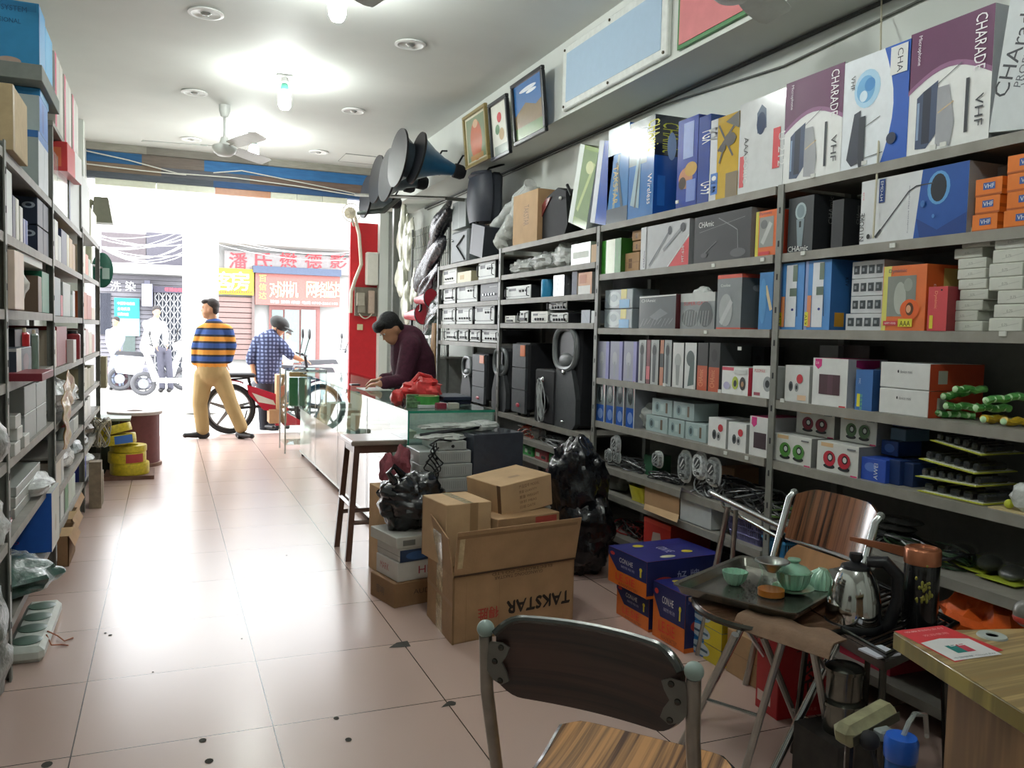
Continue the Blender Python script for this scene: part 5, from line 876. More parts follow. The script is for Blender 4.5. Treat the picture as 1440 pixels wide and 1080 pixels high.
# row 1.12
lbox('black_receiver','dark stack of audio receivers, lower unit, on the left rack','receiver',4.0,4.6,1.121,.1,'#222428',[('r',.1+.1*k,.4,.16+.1*k,.6,'#4c5054') for k in range(8)],dep=.5,xf=LX-.04,group='black receivers'); lbox('black_receiver','dark stack of audio receivers, upper unit, on the left rack','receiver',4.0,4.7,1.225,.09,'#1c1e22',[('r',.1+.1*k,.3,.15+.1*k,.5,'#3c4044') for k in range(8)],dep=.5,xf=LX-.04,group='black receivers')
def bottle(y,z,h,r,col,cap,lab,x=LX-.05):
    t = thing('canister',lab,'canister',(x,y,z)); B = MB(t.location); B.lathe([(r*.95,0),(r,.005),(r,h*.86),(r*.8,h*.9)],mat(col,.3,coat=.3,var=.1),(x,y,z)); B.build('body',t); B = MB(t.location); B.lathe([(r*.6,h*.9),(r*.6,h),(0,h)],mat(cap,.4),(x,y,z),n=16); B.build('cap',t)
bottle(4.22,1.12,.2,.035,'#b8282c','#c8c0a0','red canister with a pale cap on the left rack'); bottle(4.5,1.12,.19,.035,'#74867c','#c8b8a0','grey-green canister beside the red one'); bottle(4.38,1.12,.17,.03,'#8c7c68','#b8a890','beige canister between the red and the grey-green ones',LX-.12)
lbox('media_box','white-edged box with dark pictures in front of the red canister','box',3.75,4.15,1.121,.12,'#38404c',[('r',.0,.9,1,1,'#c8c8c8'),('r',.5,.0,.9,.8,'#4c2a34')],dep=.3,xf=LX+.0,front=[('r',0,0,.3,1,'#d0ccc4'),('e',.6,.5,.2,.3,'#6a4c54')])
lbox('dark_red_box','low dark red box lying at the front edge under the picture box','box',3.65,4.0,1.12-.0,.03,'#7c2834',dep=.12,xf=LX+.1)
row(1.101,5.03,[('cream_box','narrow cream box right after the second left post, fourth shelf','box',.16,.2,'#d0c4b0'),('red_box','large dark red box on the fourth shelf of the middle left rack','box',.5,.22,'#8c2a2c'),('white_box','small white box leaning on the dark red box','box',.16,.14,'#d0ccc8',[],LX+.02),('white_box','another small white box leaning near the third left post','box',.14,.1,'#d8c8c4')])
bottle(6.4,1.1,.19,.05,'#8c2c34','#24262a','dark red round canister by the third left post')
row(1.101,6.74,[('pink_box','white box with a pink edge, first on the fourth shelf of the far left rack','box',.25,.19,'#dcd4d0'),('pink_box','pinkish box, second on the fourth shelf of the far left rack','box',.25,.2,'#d8b8b4'),('pink_box','cream box, third on the fourth shelf of the far left rack','box',.3,.17,'#d8ccbc'),('pink_box','reddish box, last on the fourth shelf of the far left rack','box',.25,.15,'#c08880')])
# row .83 grey cartons
for k,(y,z,w,h,lab) in enumerate([(4.05,.831,.34,.12,'lower left one of the plain grey-white cartons on the left rack'),(4.41,.831,.33,.12,'lower right one of the plain grey-white cartons on the left rack'),(4.05,.953,.34,.12,'upper left one of the plain grey-white cartons on the left rack'),(4.41,.953,.33,.11,'upper right one of the plain grey-white cartons on the left rack')]):
    lbox('grey_carton',lab,'box',y,y+w,z,h,'#a4aaa8',[('r',.5,.9,1,.93,'#8a908e')],dep=.34,group='plain grey-white cartons')
B = MB((-.75,4.4,1.075)); B.ball((-.75,4.45,1.085),(.1,.14,.02),POLYW,14,8,amp=.3); tag(B.build('plastic_bag'),'flat plastic bag on top of the grey-white cartons','bag')
for k,(y,z) in enumerate([(3.66,.831),(3.72,.883),(3.68,.935),(3.9,.831)]):
    lbox('small_white_box',['lowest','middle','topmost','single'][k]+' small white box by the first left post, '+['of three stacked','of three stacked','of three stacked','standing apart'][k],'box',y,y+.13,z,.05,'#c8cac4',[],dep=.1,xf=LX+.005,group='small white boxes')
def bundle(y,z,r,m,lab,x=LX-.13,seed=1,nm='plastic_bag',cat='bag',amp=.45):
    B = MB((x,y,z)); B.ball((x,y,z+r[2]*.92),r,m,28,16,amp=amp*.8,fr=5.5,seed=seed,sharp=False); return tag(B.build(nm),lab,cat)
GRN2 = mat('#3c5a52',.3,var=.3,bump=.5,bscale=18,coat=.3,name='green_cloth_in_film')
# orange hanging bag
B = MB((LX,5.3,.83)); c = Vector((LX+.02,5.3,.95))
B.grid(lambda u,v: (LX+.025+.008*math.sin(u*9+v*6)+.006*math.sin(v*23+u*5)+.006*noise.noise(Vector((u*5,v*7,2))),5.08+(.30+.12*v)*u+.10*v,.66+.42*v-.16*abs(u-.5)*v),22,22,mat('#c87a58',.35,var=.35,scale=14,bump=.6,bscale=14,coat=.4,name='orange_foil_bag',col2='#b8a860'),th=.004)
tag(B.build('orange_foil_bag'),'crumpled orange foil bag hanging down the front of the middle left rack','bag')
bundle(5.75,.80,(.14,.3,.11),POLYW,'milky plastic bag under the sagging board of the middle left rack',seed=4); bundle(6.3,.80,(.12,.22,.08),POLY,'clear plastic bag beside the third left post',seed=5)
row(.631,5.7,[('grey_box','grey packet with a dark red lid, middle left rack','box',.35,.1,'#7c8480',[('r',0,.8,1,1,'#8c3c3c')]),('white_box','pale packet beside the grey one with a red lid','box',.3,.09,'#b4b8b0')])
row(.431,5.05,[('cream_box','cream box low on the middle left rack','box',.3,.16,'#c8c0b0'),('white_box','white slim box low on the middle left rack','box',.12,.15,'#c0c4c0')]); bundle(5.9,.43,(.13,.28,.085),POLYW,'plastic bag of brown parts low on the middle left rack',seed=6); bundle(6.35,.43,(.12,.2,.08),mat('#6c7474',.3,var=.3,bump=.5,coat=.3),'grey film-wrapped bundle low on the middle left rack',seed=7)
row(.221,5.1,[('slim_box','dark green slim box on the lowest board, middle left rack','box',.2,.14,'#2f4a3c'),('white_box','white slim box on the lowest board, middle left rack','box',.16,.17,'#c8ccc8'),('slim_box','dark slim box on the lowest board, middle left rack','box',.05,.17,'#24382c'),('slim_box','green and white slim box on the lowest board, middle left rack','box',.16,.15,'#4c8a54'),('white_box','grey-white box on the lowest board, middle left rack','box',.2,.15,'#b0b8ac'),('white_box','pale green-white box on the lowest board near the third left post','box',.2,.14,'#b8c4b4')])
row(.841,6.75,[('cream_box','yellowish box on the fifth shelf of the far left rack','box',.35,.17,'#a8a080'),('cream_box','second yellowish box on the fifth shelf of the far left rack','box',.3,.15,'#948c6c'),('cream_box','olive box at the end of the fifth shelf of the far left rack','box',.3,.16,'#7c7658')])
row(.621,6.75,[('white_box','white packet on the sixth shelf of the far left rack','box',.35,.14,'#d0d0c8'),('white_box','second white packet on the sixth shelf of the far left rack','box',.3,.15,'#c8c8c4')])
bundle(7.0,.42,(.12,.25,.07),mat('#5c5c50',.4,var=.4,bump=.5),'brown and green bundle of leads on the far left rack',seed=9); bundle(7.6,.42,(.12,.25,.07),mat('#70685c',.4,var=.4,bump=.5),'greyish bundle of leads at the street end of the left rack',seed=10)
lbox('blue_box','small violet-blue box low on the far left rack','box',6.7,6.95,.201,.16,'#3c48a0',dep=.2); bundle(7.3,.2,(.12,.3,.08),POLYW,'plastic-wrapped parts on the lowest board of the far left rack',seed=11)
# row .53, .22 of the near rack
bundle(4.55,.53,(.16,.28,.05),POLYW,'white plastic bag crumpled on the sixth shelf of the left rack',seed=12)
for k in range(3): lbox('flat_white_carton','%s flat whitish carton from the bottom on the sixth shelf of the left rack' % ORD[k],'box',3.95+.02*k,4.7,.531+.042*k,.04,'#a8aca6',[('r',.3,.4,.45,.6,'#50545a')],dep=.4,xf=LX-.04,group='flat whitish cartons')
B = MB((LX-.1,3.85,.53)); B.ball((LX-.07,3.85,.537),(.03,.13,.007),mat('#b03038',.3,coat=.4,var=.3),14,8); tag(B.build('red_packet'),'small flat red packet lying on the sixth shelf of the left rack','packet')
lbox('blue_white_carton','big blue carton with a white side on the bottom board of the left rack','box',4.6,4.9,.222,.29,'#1f57b0',[('t',.3,.32,.12,'SON','#16305c',0,.35),('t',.32,.16,.08,'audio','#7c3c7c',0,.35)],dep=.42,xf=LX+.02,front=[('r',0,0,1,1,'#c8c8bc'),('e',.5,.4,.1,.15,'#b0a890')],top='#c0c4c0')
bundle(3.98,.22,(.2,.2,.07),GRN2,'dark green cloth in clear film on the bottom board of the left rack',x=LX-.08,seed=14,nm='film_wrapped_cloth',cat='bundle'); 
B = MB((LX-.02,4.0,.22)); B.ball((LX-.06,4.05,.285),(.1,.24,.07),POLY,28,16,amp=.3,fr=5.5,seed=15); tag(B.build('clear_film'),'crumpled clear film spilling over the edge of the bottom board','film')
# slivers at the left edge
bundle(3.3,.53,(.12,.18,.12),POLYW,'pale bag at the very left edge, sixth shelf',x=LX-.095,seed=16); bundle(3.3,.2,(.12,.18,.14),mat('#5c6c66',.3,var=.3,bump=.5,coat=.3),'blue-green film bundle at the very left edge near the floor',x=LX-.085,seed=17); bundle(3.35,.83,(.1,.13,.12),mat('#9a9c98',.3,var=.3,bump=.5,coat=.3),'grey bundle at the very left edge, fifth shelf',x=LX-.085,seed=18)
bundle(3.35,0.0,(.12,.2,.16),mat('#8a908c',.3,var=.4,bump=.6,coat=.3),'bags of white leads on the floor by the first left post',x=LX-.095,seed=19)
row(1.391,3.25,[('cream_box','cream box at the very left edge, third shelf','box',.25,.22,'#c8c0a0')]); row(1.121,3.2,[('green_box','dark green box at the very left edge, fourth shelf','box',.3,.15,'#2c4a44')]); row(1.671,3.2,[('grey_box','pale grey box at the very left edge, second shelf','box',.3,.2,'#9ca49c')])
# floor by the left rack
o = at(45,905,z=0); B = MB((-.45,3.95,0))
t = thing('power_strip','long white junction block with four green round sockets on the floor by the left rack','power strip',(-.52,4.02,0))
B = MB(t.location); B.box(-.59,-.45,3.70,4.34,0,.065,mat('#c9cfc8',.4,var=.08),.02); B.build('body',t)
for k in range(4):
    B = MB(t.location); B.lathe([(.0,.0),(.052,.0),(.056,.004),(.04,.007),(0,.007)],mat('#5c7468',.3,var=.1),(-.52,3.79+.15*k,.064),n=24); B.build('socket',t)
B = MB(t.location); B.tube([(-.46,3.9,.06),(-.43,3.95,.02),(-.40,3.92,.004),(-.37,3.95,.004)],.003,mat('#b06a50',.5),5); B.tube([(-.46,3.86,.06),(-.44,3.84,.02),(-.41,3.88,.004),(-.38,3.86,.004)],.003,mat('#b06a50',.5),5); B.build('lead',t)
for k,(y0,y1,x0,x1,h,col,lab) in enumerate([(5.15,5.5,-.85,-.50,.17,CARDD,'open brown carton on the floor just past the second left post'),(5.55,5.9,-.85,-.52,.18,CARD,'brown carton on the floor behind the open one, left rack'),(6.0,6.5,-.88,-.56,.19,CARDD,'worn brown carton on the floor under the third left post')]):
    t = thing('floor_carton',lab,'box',((x0+x1)/2,(y0+y1)/2,0)); B = MB(t.location)
    for (a,b,c,d) in [(x0,x1,y0,y0+.005),(x0,x1,y1-.005,y1),(x0,x0+.005,y0,y1),(x1-.005,x1,y0,y1)]: B.box(a,b,c,d,0,h,col)
    B.box(x0,x1,y0,y1,0,.005,col); B.build('body',t)
    B = MB(t.location); B.add([(x0,y0,h),(x1,y0,h),(x1+.02,y0+.09,h+.03),(x0,y0+.09,h+.03)],[(0,1,2,3)],CARDL); B.add([(x1,y0,h),(x1,y1,h),(x1+.03,y1,h-.06),(x1+.03,y0,h-.06)],[(0,1,2,3)],CARD); B.build('flap',t)
    B = MB((0,0,0)); 
for k in range(2):
    B = MB((-.5,6.75+.1*k,0)); B.box(-.52,-.44,6.72+.16*k,6.84+.16*k,0,.34-.1*k,mat('#8a7c68',.8,var=.2)); tag(B.build('wooden_offcut'),['taller','shorter'][k]+' wooden board end standing at the foot of the far left rack','board','wooden board ends')
# cable reels and drum at the street end
t = thing('cable_drum','large maroon cable drum standing at the street end of the left rack','drum',(-.28,8.75,0)); B = MB(t.location); MR = mat('#6c3c3c',.6,var=.12,name='maroon_drum')
B.lathe([(.22,.03),(.22,.50)],MR,(-.28,8.75,0),n=32); B.build('body',t); B = MB(t.location); B.lathe([(.24,.49),(.245,.5),(.245,.52),(.07,.52),(.065,.45)],mat('#c8bcb8',.6),(-.28,8.75,0),n=32); B.build('top_rim',t); B = MB(t.location); B.lathe([(.24,0),(.24,.03),(.2,.035)],mat('#7c5c4c',.6),(-.28,8.75,0),n=32); B.build('bottom_rim',t)
YW = mat('#c8b42c',.4,var=.2,scale=40,name='yellow_cable_winding')
for k,(x,y,z,r,h,tx,ty,lab) in enumerate([(-.30,8.05,.035,.16,.1,0,0,'lowest yellow cable coil in the pile at the street end'),(-.32,8.05,.137,.155,.09,0,0,'second yellow cable coil with a red label'),(-.31,8.06,.23,.15,.055,0,0,'third, thinner yellow cable coil'),(-.40,8.0,.30,.16,.085,.06,-.1,'yellow cable coil with a blue and white label'),(-.42,8.0,.39,.15,.07,.12,-.26,'tilted yellow cable coil on top of the pile')]):
    t = thing('cable_coil',lab,'cable coil',(x,y,z),group='pile of yellow cable coils'); ax = Vector((ty,tx,1)).normalized(); B = MB(t.location)
    B.lathe([(r*.55,0),(r*.98,.0),(r,.01),(r,h-.01),(r*.98,h),(r*.55,h),(r*.52,h*.5),(r*.55,0)],YW,(x,y,z),ax,32); B.build('winding',t)
    if k in (1,3):
        B = MB(t.location); q = Vector((0,0,1)).rotation_difference(ax); c = Vector((x,y,z)); col = ['','#a83c3c','','#3c6cb8'][k]
        B.grid(lambda u,v: c+q @ Vector((r*1.01*math.cos(-1.6+u*1.0),r*1.01*math.sin(-1.6+u*1.0),.008+(h-.016)*v)),8,1,P(col)); B.build('label_band',t)
B = MB((-.32,8.05,0)); B.box(-.5,-.1,7.88,8.3,0,.034,mat('#6c4c3c',.7,var=.2)); tag(B.build('wooden_pallet'),'low brown wooden base under the yellow cable coils','board')
B = MB((-.52,8.35,0)); B.box(-.66,-.4,8.28,8.6,0,.48,mat('#2c342c',.6,var=.3)); B.box(-.68,-.3,8.2,8.64,.48,.5,mat('#8a948c',.5)); tag(B.build('dark_green_crate'),'dark green crate with a pale board on top beside the maroon drum','crate')
tangle((-.52,7.85,.3),(.1,.15,.25),10,'loops of pale cable hanging beside the yellow coils',('#b0a890','#8c8c80','#6c6858'),seed=31,rad=.006)
# green oval and grey speaker beyond the rack
c = at(144,380,y=8.6); t = thing('green_oval_sign','dark green oval sign with a white label on the far left post','sign',c); B = MB(c); B.ball(c,(.09,.02,.16),mat('#1c5c4c',.4,var=.1),24,14); B.build('plate',t); B = MB(c); B.box(c.x-.0,c.x+.06,c.y-.024,c.y-.02,c.z-.08,c.z+.02,P('#a8c0b8')); B.build('label_patch',t)
B = MB((c.x-.1,8.4,c.z)); B.tube([(-.6,8.22,c.z+.02),(c.x,c.y,c.z+.02)],.01,SHELFE,5); tag(B.build('sign_bracket'),'thin bracket holding the green oval sign','bracket')
c = at(146,298,y=9.0); t = thing('wall_speaker','grey-olive wall loudspeaker beside the opening at the far left','loudspeaker',c); B = MB(c); SPK = mat('#7c7c6c',.5,var=.06)
B.hull([(c.x-.1,c.y-.08,c.z-.11),(c.x+.08,c.y-.08,c.z-.11),(c.x+.04,c.y-.08,c.z+.13),(c.x-.08,c.y-.08,c.z+.13),(c.x-.1,c.y+.1,c.z-.11),(c.x+.08,c.y+.1,c.z-.11),(c.x+.04,c.y+.1,c.z+.13),(c.x-.08,c.y+.1,c.z+.13)],SPK); B.build('cabinet',t)
B = MB(c); B.tube([(c.x-.09,c.y,c.z+.1),(c.x-.13,c.y,c.z+.05),(c.x-.13,c.y,c.z-.6)],.03,mat('#a8a890',.5),8); B.build('pipe',t)
for k in range(2):
    B = MB((-.58,8.3,0)); c = at(145,523,y=8.35); B = MB(c); 
    if k == 0: B.box(c.x-.03,c.x+.03,c.y-.1,c.y+.1,c.z-.14,c.z+.14,mat('#948c70',.7)); tag(B.build('olive_carton'),'narrow olive carton hanging at the end of the left rack','box')
# ================================================================== counter, stool and piles in the middle
GL = glassm(); GE = mat('#2f8f74',.15,var=.02,alpha=.9,name='green_glass_edge'); ALU = mat('#b9bdbc',.3,.9,var=.05,name='aluminium_trim')
CX0,CX1,CY0,CY1,CH = 1.30,1.84,4.72,9.0,.88
t = thing('glass_counter','long glass-fronted display counter running towards the street','counter',((CX0+CX1)/2,(CY0+CY1)/2,0))
WL = mat('#dfe3e1',.12,var=.02,coat=1.0,name='white_backed_glass')
B = MB(t.location); B.box(CX0+.004,CX0+.012,CY0+.02,CY1-.02,.05,.50,WL); B.build('front_panel',t)
B = MB(t.location); B.box(CX0,CX0+.006,CY0,CY1,.50,CH-.012,glassm('#eff7f3')); B.build('front_glass',t)
B = MB(t.location); B.box(CX0,CX1,CY0,CY1,CH-.012,CH,glassm('#dfebe6')); B.build('top_glass',t)
B = MB(t.location); B.box(CX0-.003,CX1,CY0-.004,CY0,CH-.014,CH+.001,GE); B.box(CX0-.003,CX0+.006,CY0-.005,CY0-.001,.06,CH,GE); B.build('glass_edge',t)
B = MB(t.location); B.box(CX0,CX1,CY0,CY0+.006,.5,CH-.012,glassm()); B.build('end_glass',t)
B = MB(t.location); B.box(CX0+.02,CX1,CY0+.03,CY1-.02,.49,.5,WL); B.build('inner_shelf',t)
B = MB(t.location); B.box(CX0,CX1,CY0,CY1,.04,.055,ALU); B.build('base_frame',t)
B = MB(t.location); B.box(CX1-.01,CX1,CY0+.01,CY1-.01,.05,CH-.02,mat('#a9acab',.5)); B.build('back_panel',t)
for y in (CY0+.05,5.8,6.9,8.0,CY1-.05):
    for x in (CX0+.03,CX1-.03):
        B = MB(t.location); B.tube([(x,y,0),(x,y,.045)],.016,MATTE,8); B.build('foot',t)
for y in (5.8,6.9,8.0):
    B = MB(t.location); B.box(CX0-.002,CX0+.0,y-.004,y+.004,.05,CH-.012,ALU); B.build('joint_strip',t)
# things in the counter
for k in range(10):
    y = 5.0+.38*k; B = MB((1.55,y,.5)); B.box(1.45,1.65,y,y+.2,.501,.501+.07+.03*(k % 3),P(['#c8cccc','#8c9498','#d8d4c8','#5c6468','#c8b8b0','#b0b8bc','#d0d4d0','#7c8890','#c0c4c8','#9aa0a4'][k]),.004); tag(B.build('display_box'),'%s small boxed article from the camera inside the long glass counter' % ORD[k],'box','boxed articles in the glass counter')
# small glass cabinet at the end
t = thing('glass_cabinet','narrow two-shelf glass cabinet standing by the door at the end of the counter','cabinet',(1.35,9.35,0)); x0,x1,y0,y1 = 1.17,1.60,9.15,9.6
B = MB(t.location)
for z in (.09,.5,.89): B.box(x0,x1,y0,y1,z,z+.008,GL)
B.build('glass_shelf',t)
for nm,q in [('front_glass',(x0,x1,y0,y0+.004)),('side_glass',(x0,x0+.004,y0,y1))]:
    B = MB(t.location); B.box(*q,.09,.9,GL); B.build(nm,t)
for (x,y) in ((x0,y0),(x1,y0),(x0,y1),(x1,y1)):
    B = MB(t.location); B.tube([(x,y,.0),(x,y,.9)],.008,ALU,6); B.build('leg',t)
for k,(a,b,z,h,col,lab) in enumerate([(1.22,1.31,.51,.30,'#2c6c3c','green box standing in the small glass cabinet'),(1.32,1.41,.51,.30,'#9aa098','grey box between the green and blue ones in the glass cabinet'),(1.42,1.54,.51,.31,'#2c78b4','blue box standing in the small glass cabinet'),(1.22,1.52,.82,.05,'#c89468','orange-brown flat box on top inside the glass cabinet'),(1.40,1.54,.10,.33,'#8c9494','grey box on the lower shelf of the glass cabinet')]):
    B = MB(((a+b)/2,9.3,z)); B.box(a,b,9.2,9.26,z,z+h,P(col),.003); tag(B.build('display_box'),lab,'box')
# things on the counter near end
zc = CH+.001
t = thing('tape_roll','green translucent tape roll at the near end of the counter','tape',(1.47,4.95,zc)); B = MB(t.location); B.lathe([(.07,0),(.085,.0),(.085,.05),(.07,.05),(.068,.025),(.07,0)],mat('#4aa04c',.3,coat=.3,var=.1),(1.47,4.95,zc+.02),n=28); B.build('tape',t)
B = MB(t.location); B.lathe([(.06,.0),(.07,0),(.07,.05),(.06,.05),(.06,0)],mat('#b0a070',.7),(1.47,4.95,zc+.02),n=28); B.build('core',t)
B = MB((1.5,4.95,zc)); B.box(1.4,1.62,4.86,5.06,zc,zc+.02,P('#c8cccc'),.003); tag(B.build('flat_packet'),'flat white packet under the green tape roll','packet')
B = MB((1.47,5.2,zc)); RB = mat('#d03c3c',.4,var=.2,bump=.6,bscale=12,coat=.2,name='red_carrier_bag'); B.ball((1.52,5.22,zc+.08),(.13,.12,.085),RB,28,18,amp=.5,fr=4.5,seed=4,sharp=True); B.tube([(1.45,5.2,zc+.13),(1.5,5.2,zc+.19),(1.58,5.22,zc+.17),(1.62,5.2,zc+.1)],.014,RB,8); tag(B.build('red_carrier_bag'),'red plastic carrier bag with its handle up on the counter end','bag')
B = MB((1.35,5.12,zc)); B.ball((1.335,5.12,zc+.045),(.04,.055,.05),RB,14,10,amp=.4,fr=8,seed=6,sharp=True); tag(B.build('red_bundle'),'small knotted red bag left of the green clips on the counter','bag')
B = MB((1.38,4.95,zc)); GC = mat('#5a7a54',.5,var=.4,scale=40,bump=.3)
for k in range(5): B.box(1.335+.005*k,1.42,4.88+.02*k,4.9+.02*k,zc,zc+.04+.02*(k % 3),GC,.003)
tag(B.build('green_clip_rack'),'grey-green card of clips at the corner of the counter','clips')
for k in range(2):
    B = MB((1.72+.08*k,5.15,zc)); B.box(1.62+.01*k,1.82,5.1-.02*k,5.4,zc+.026*k,zc+.024+.026*k,mat('#20283c',.35,var=.1),.003); tag(B.build('dark_folder'),['lower','upper'][k]+' dark blue flat case on the near end of the counter','case','dark flat cases')
B = MB((1.55,4.82,zc)); B.box(1.5,1.56,4.8,4.85,zc,zc+.035,P('#8c2c40'),.003); tag(B.build('small_red_box'),'tiny dark red box at the counter edge under the tape roll','box'); B = MB((1.6,4.82,zc)); B.box(1.58,1.64,4.8,4.85,zc,zc+.035,P('#b0b0a4'),.003); tag(B.build('small_grey_box'),'tiny pale box at the counter edge under the tape roll','box')
# papers by the shopkeeper
B = MB((1.55,6.6,zc)); B.box(1.4,1.62,6.35,6.65,zc,zc+.002,P('#dfe3e2')); tag(B.build('paper_sheet'),'white sheet of paper on the counter under the shopkeeper\'s forearm','paper')
# stool
t = thing('wooden_stool','tall dark wooden stool with splayed legs in front of the counter','stool',(1.16,4.98,0)); sw = mat('#5a3f33',.35,var=.25,scale=6,stretch=(1,8,1),coat=.3,name='dark_stool_wood'); stt = mat('#8f8378',.3,var=.15,scale=8,stretch=(1,8,1),coat=.4,name='worn_stool_top')
x0,x1,y0,y1,zt = 1.01,1.30,4.83,5.13,.70
B = MB(t.location); B.box(x0-.02,x1+.02,y0-.02,y1+.02,zt-.03,zt,stt,.006); B.build('seat',t); B = MB(t.location); B.box(x0,x1,y0,y1,zt-.075,zt-.03,sw); B.build('apron',t)
cs4 = [(x0,y0,-1,-1),(x1,y0,1,-1),(x0,y1,-1,1),(x1,y1,1,1)]
for (x,y,sx,sy) in cs4:
    B = MB(t.location); d = .07; a = .017
    B.hull([(x+p-sx*a,y+q-sy*a,zt-.04) for p in (-a,a) for q in (-a,a)]+[(x+sx*d*.5+p,y+sy*d*.35+q,0) for p in (-a,a) for q in (-a,a)],sw); B.build('leg',t)
for z,pr in ((.22,((0,1),(2,3))),(.32,((0,2),(1,3)))):
    for i,j in pr:
        B = MB(t.location); f = (zt-z)/zt; A = cs4[i]; Q = cs4[j]; B.tube([(A[0]+A[2]*.035*f*.9,A[1]+A[3]*.024*f,z),(Q[0]+Q[2]*.035*f*.9,Q[1]+Q[3]*.024*f,z)],.013,sw,4,smooth=False); B.build('stretcher',t)
# ---- helper: turned carton standing on z, front lower edge from p to q, depth dep towards the back
def carton(name,label,p,q,z,h,dep,base,front=(),left=(),right=(),top=(),group=None,bev=.003,th=None,skew=0,cat='box',parent=None):
    p,q = Vector((p[0],p[1],0)),Vector((q[0],q[1],0)); U = (q-p); w = U.length; U.normalize(); N = Vector((-U.y,U.x,0)); o = (p+q)/2+N*dep/2; o.z = z
    B = MB(o); m = P(base) if isinstance(base,str) else base; pts = []
    for k in (0,1):
        for a in (p,q):
            for d in (0,dep): v = a+N*d; pts.append((v.x,v.y,z+k*h))
    B.hull(pts,m) if not bev else None
    if bev:
        B.T = Matrix.Translation((p.x,p.y,z)) @ Matrix([[U.x,N.x,0,0],[U.y,N.y,0,0],[0,0,1,0],[0,0,0,1]]); B.box(0,w,0,dep,0,h,m,bev); B.T = None
    Z = Vector((0,0,1)); P0 = Vector((p.x,p.y,z)); Q0 = Vector((q.x,q.y,z))
    decal(B,P0,U,Z,w,h,front); decal(B,P0+N*dep,-N,Z,dep,h,left); decal(B,Q0,N,Z,dep,h,right); decal(B,P0+Z*h,U,N,w,dep,top)
    return tag(B.build(name),label,cat,group)
# stack left of the big carton
f = lambda u,v,z=0: at(u,v,z=z)
a,b = f(558,857),f(612,846); N1 = Vector((.10,.60,0))
P1,P2 = Vector((1.09,3.80,0)),Vector((1.50,3.90,0)); 
carton('brown_carton','brown carton at the bottom of the stack under the black bag',(1.02,3.9),(1.36,3.98),0,.12,.26,CARDD,[('t',.3,.45,.2,'AUDIO','#4a3828',0,.4)],[('t',.25,.3,.35,'音响','#4a3828')])
carton('white_carton','white carton with red lettering second from the bottom under the black bag',(1.04,3.92),(1.36,3.99),.121,.095,.24,'#c8c6c0',[('t',.35,.3,.4,'HIVI','#a03c4c',0,.35)],[('t',.2,.35,.35,'MARK','#b05c5c',0,.4)])
carton('white_carton','grey-white carton with a blue end panel in the stack under the black bag',(1.05,3.92),(1.36,3.99),.217,.07,.25,'#bcbcb8',[('r',0,.0,1,.85,'#2c3c58'),('e',.3,.4,.2,.3,'#3c5c8c')],[('r',0,.4,1,.45,'#8c8c88')])
carton('white_carton','topmost pale carton directly under the black bag',(1.03,3.91),(1.36,3.98),.288,.055,.3,'#b8b9b2',[('r',.1,.2,.3,.7,'#6c6c68')],[])
B = MB((1.16,4.12,.344)); B.ball((1.16,4.13,.344+.135),(.175,.17,.145),BAG,48,32,amp=.3,fr=5,seed=3,sharp=True); B.tube([(1.06,4.06,.58),(1.02,4.06,.64),(1.05,4.06,.67),(1.10,4.08,.62)],[.02,.014,.014,.02],BAG,8); tag(B.build('black_bin_bag'),'knotted black plastic bag on the stack of cartons beside the stool','bag')
# big carton with flaps
P0,Q0 = Vector((1.135,3.36,0)),Vector((1.775,3.48,0)); U = (Q0-P0).normalized(); N = Vector((.02,1,0)).normalized(); w = (Q0-P0).length; dp,h = .40,.295
t = thing('large_carton','large brown carton with upside-down lettering and open flaps, full of smaller cartons','box',(P0+Q0)/2+N*dp/2)
B = MB(t.location); T = Matrix.Translation(P0) @ Matrix([[U.x,N.x,0,0],[U.y,N.y,0,0],[0,0,1,0],[0,0,0,1]]); B.T = T
for q in [(0,w,0,.006),(0,w,dp-.006,dp),(0,.006,0,dp),(w-.006,w,0,dp)]: B.box(*q,0,h,CARD)
B.box(0,w,0,dp,0,.006,CARD); B.T = None; Z = Vector((0,0,1))
decal(B,P0,U,Z,w,h,[('t',.965,.50,.19,'TAKSTAR','#231c18',180,.54),('t',.968,.51,.19,'TAKSTAR','#231c18',180,.54),('t',.962,.49,.19,'TAKSTAR','#231c18',180,.54),('t',.36,.46,.17,'得胜','#b8483c',180),('t',.357,.468,.17,'得胜','#b8483c',180),('t',.72,.92,.05,'GUANGDONG TAKSTAR','#5c4434',180,.4),('t',.8,.98,.045,'ELECTRONIC CO LTD','#5c4434',180,.5),('r',.0,.0,.012,1,'#8a6c4c'),('r',.10,.0,.102,.9,'#8c6c4c'),('r',.36,.0,.362,.9,'#8c6c4c')])
TP = mat('#c9b48c',.15,var=.15,scale=30,bump=.8,bscale=25,coat=.8,name='shiny_parcel_tape')
decal(B,P0+N*dp,-N,Z,dp,h,[('r',.38,0,.62,1,TP),('r',0,.55,1,.62,'#a07c54')]); B.build('body',t)
B = MB(t.location); a = [P0+Z*h-N*.004+U*.02,Q0+Z*h-N*.004]; 
fl = [P0+Z*(h-.0)-N*.006+U*.0,Q0+Z*(h+.0)-N*.008,Q0+Z*(h+.20)-N*.03+U*.02,P0+Z*(h+.20)-N*.03+U*.01]
B.hull(fl+[v+N*.006 for v in fl],CARD); decal(B,fl[0]-N*.001,(fl[1]-fl[0]).normalized(),(fl[3]-fl[0]).normalized(),w,.19,[('r',0,.9,.98,.97,'#8c6c4c'),('r',.02,.2,.06,.9,TP),('r',0,.0,1,.05,'#4c3828')]); B.build('front_flap',t)
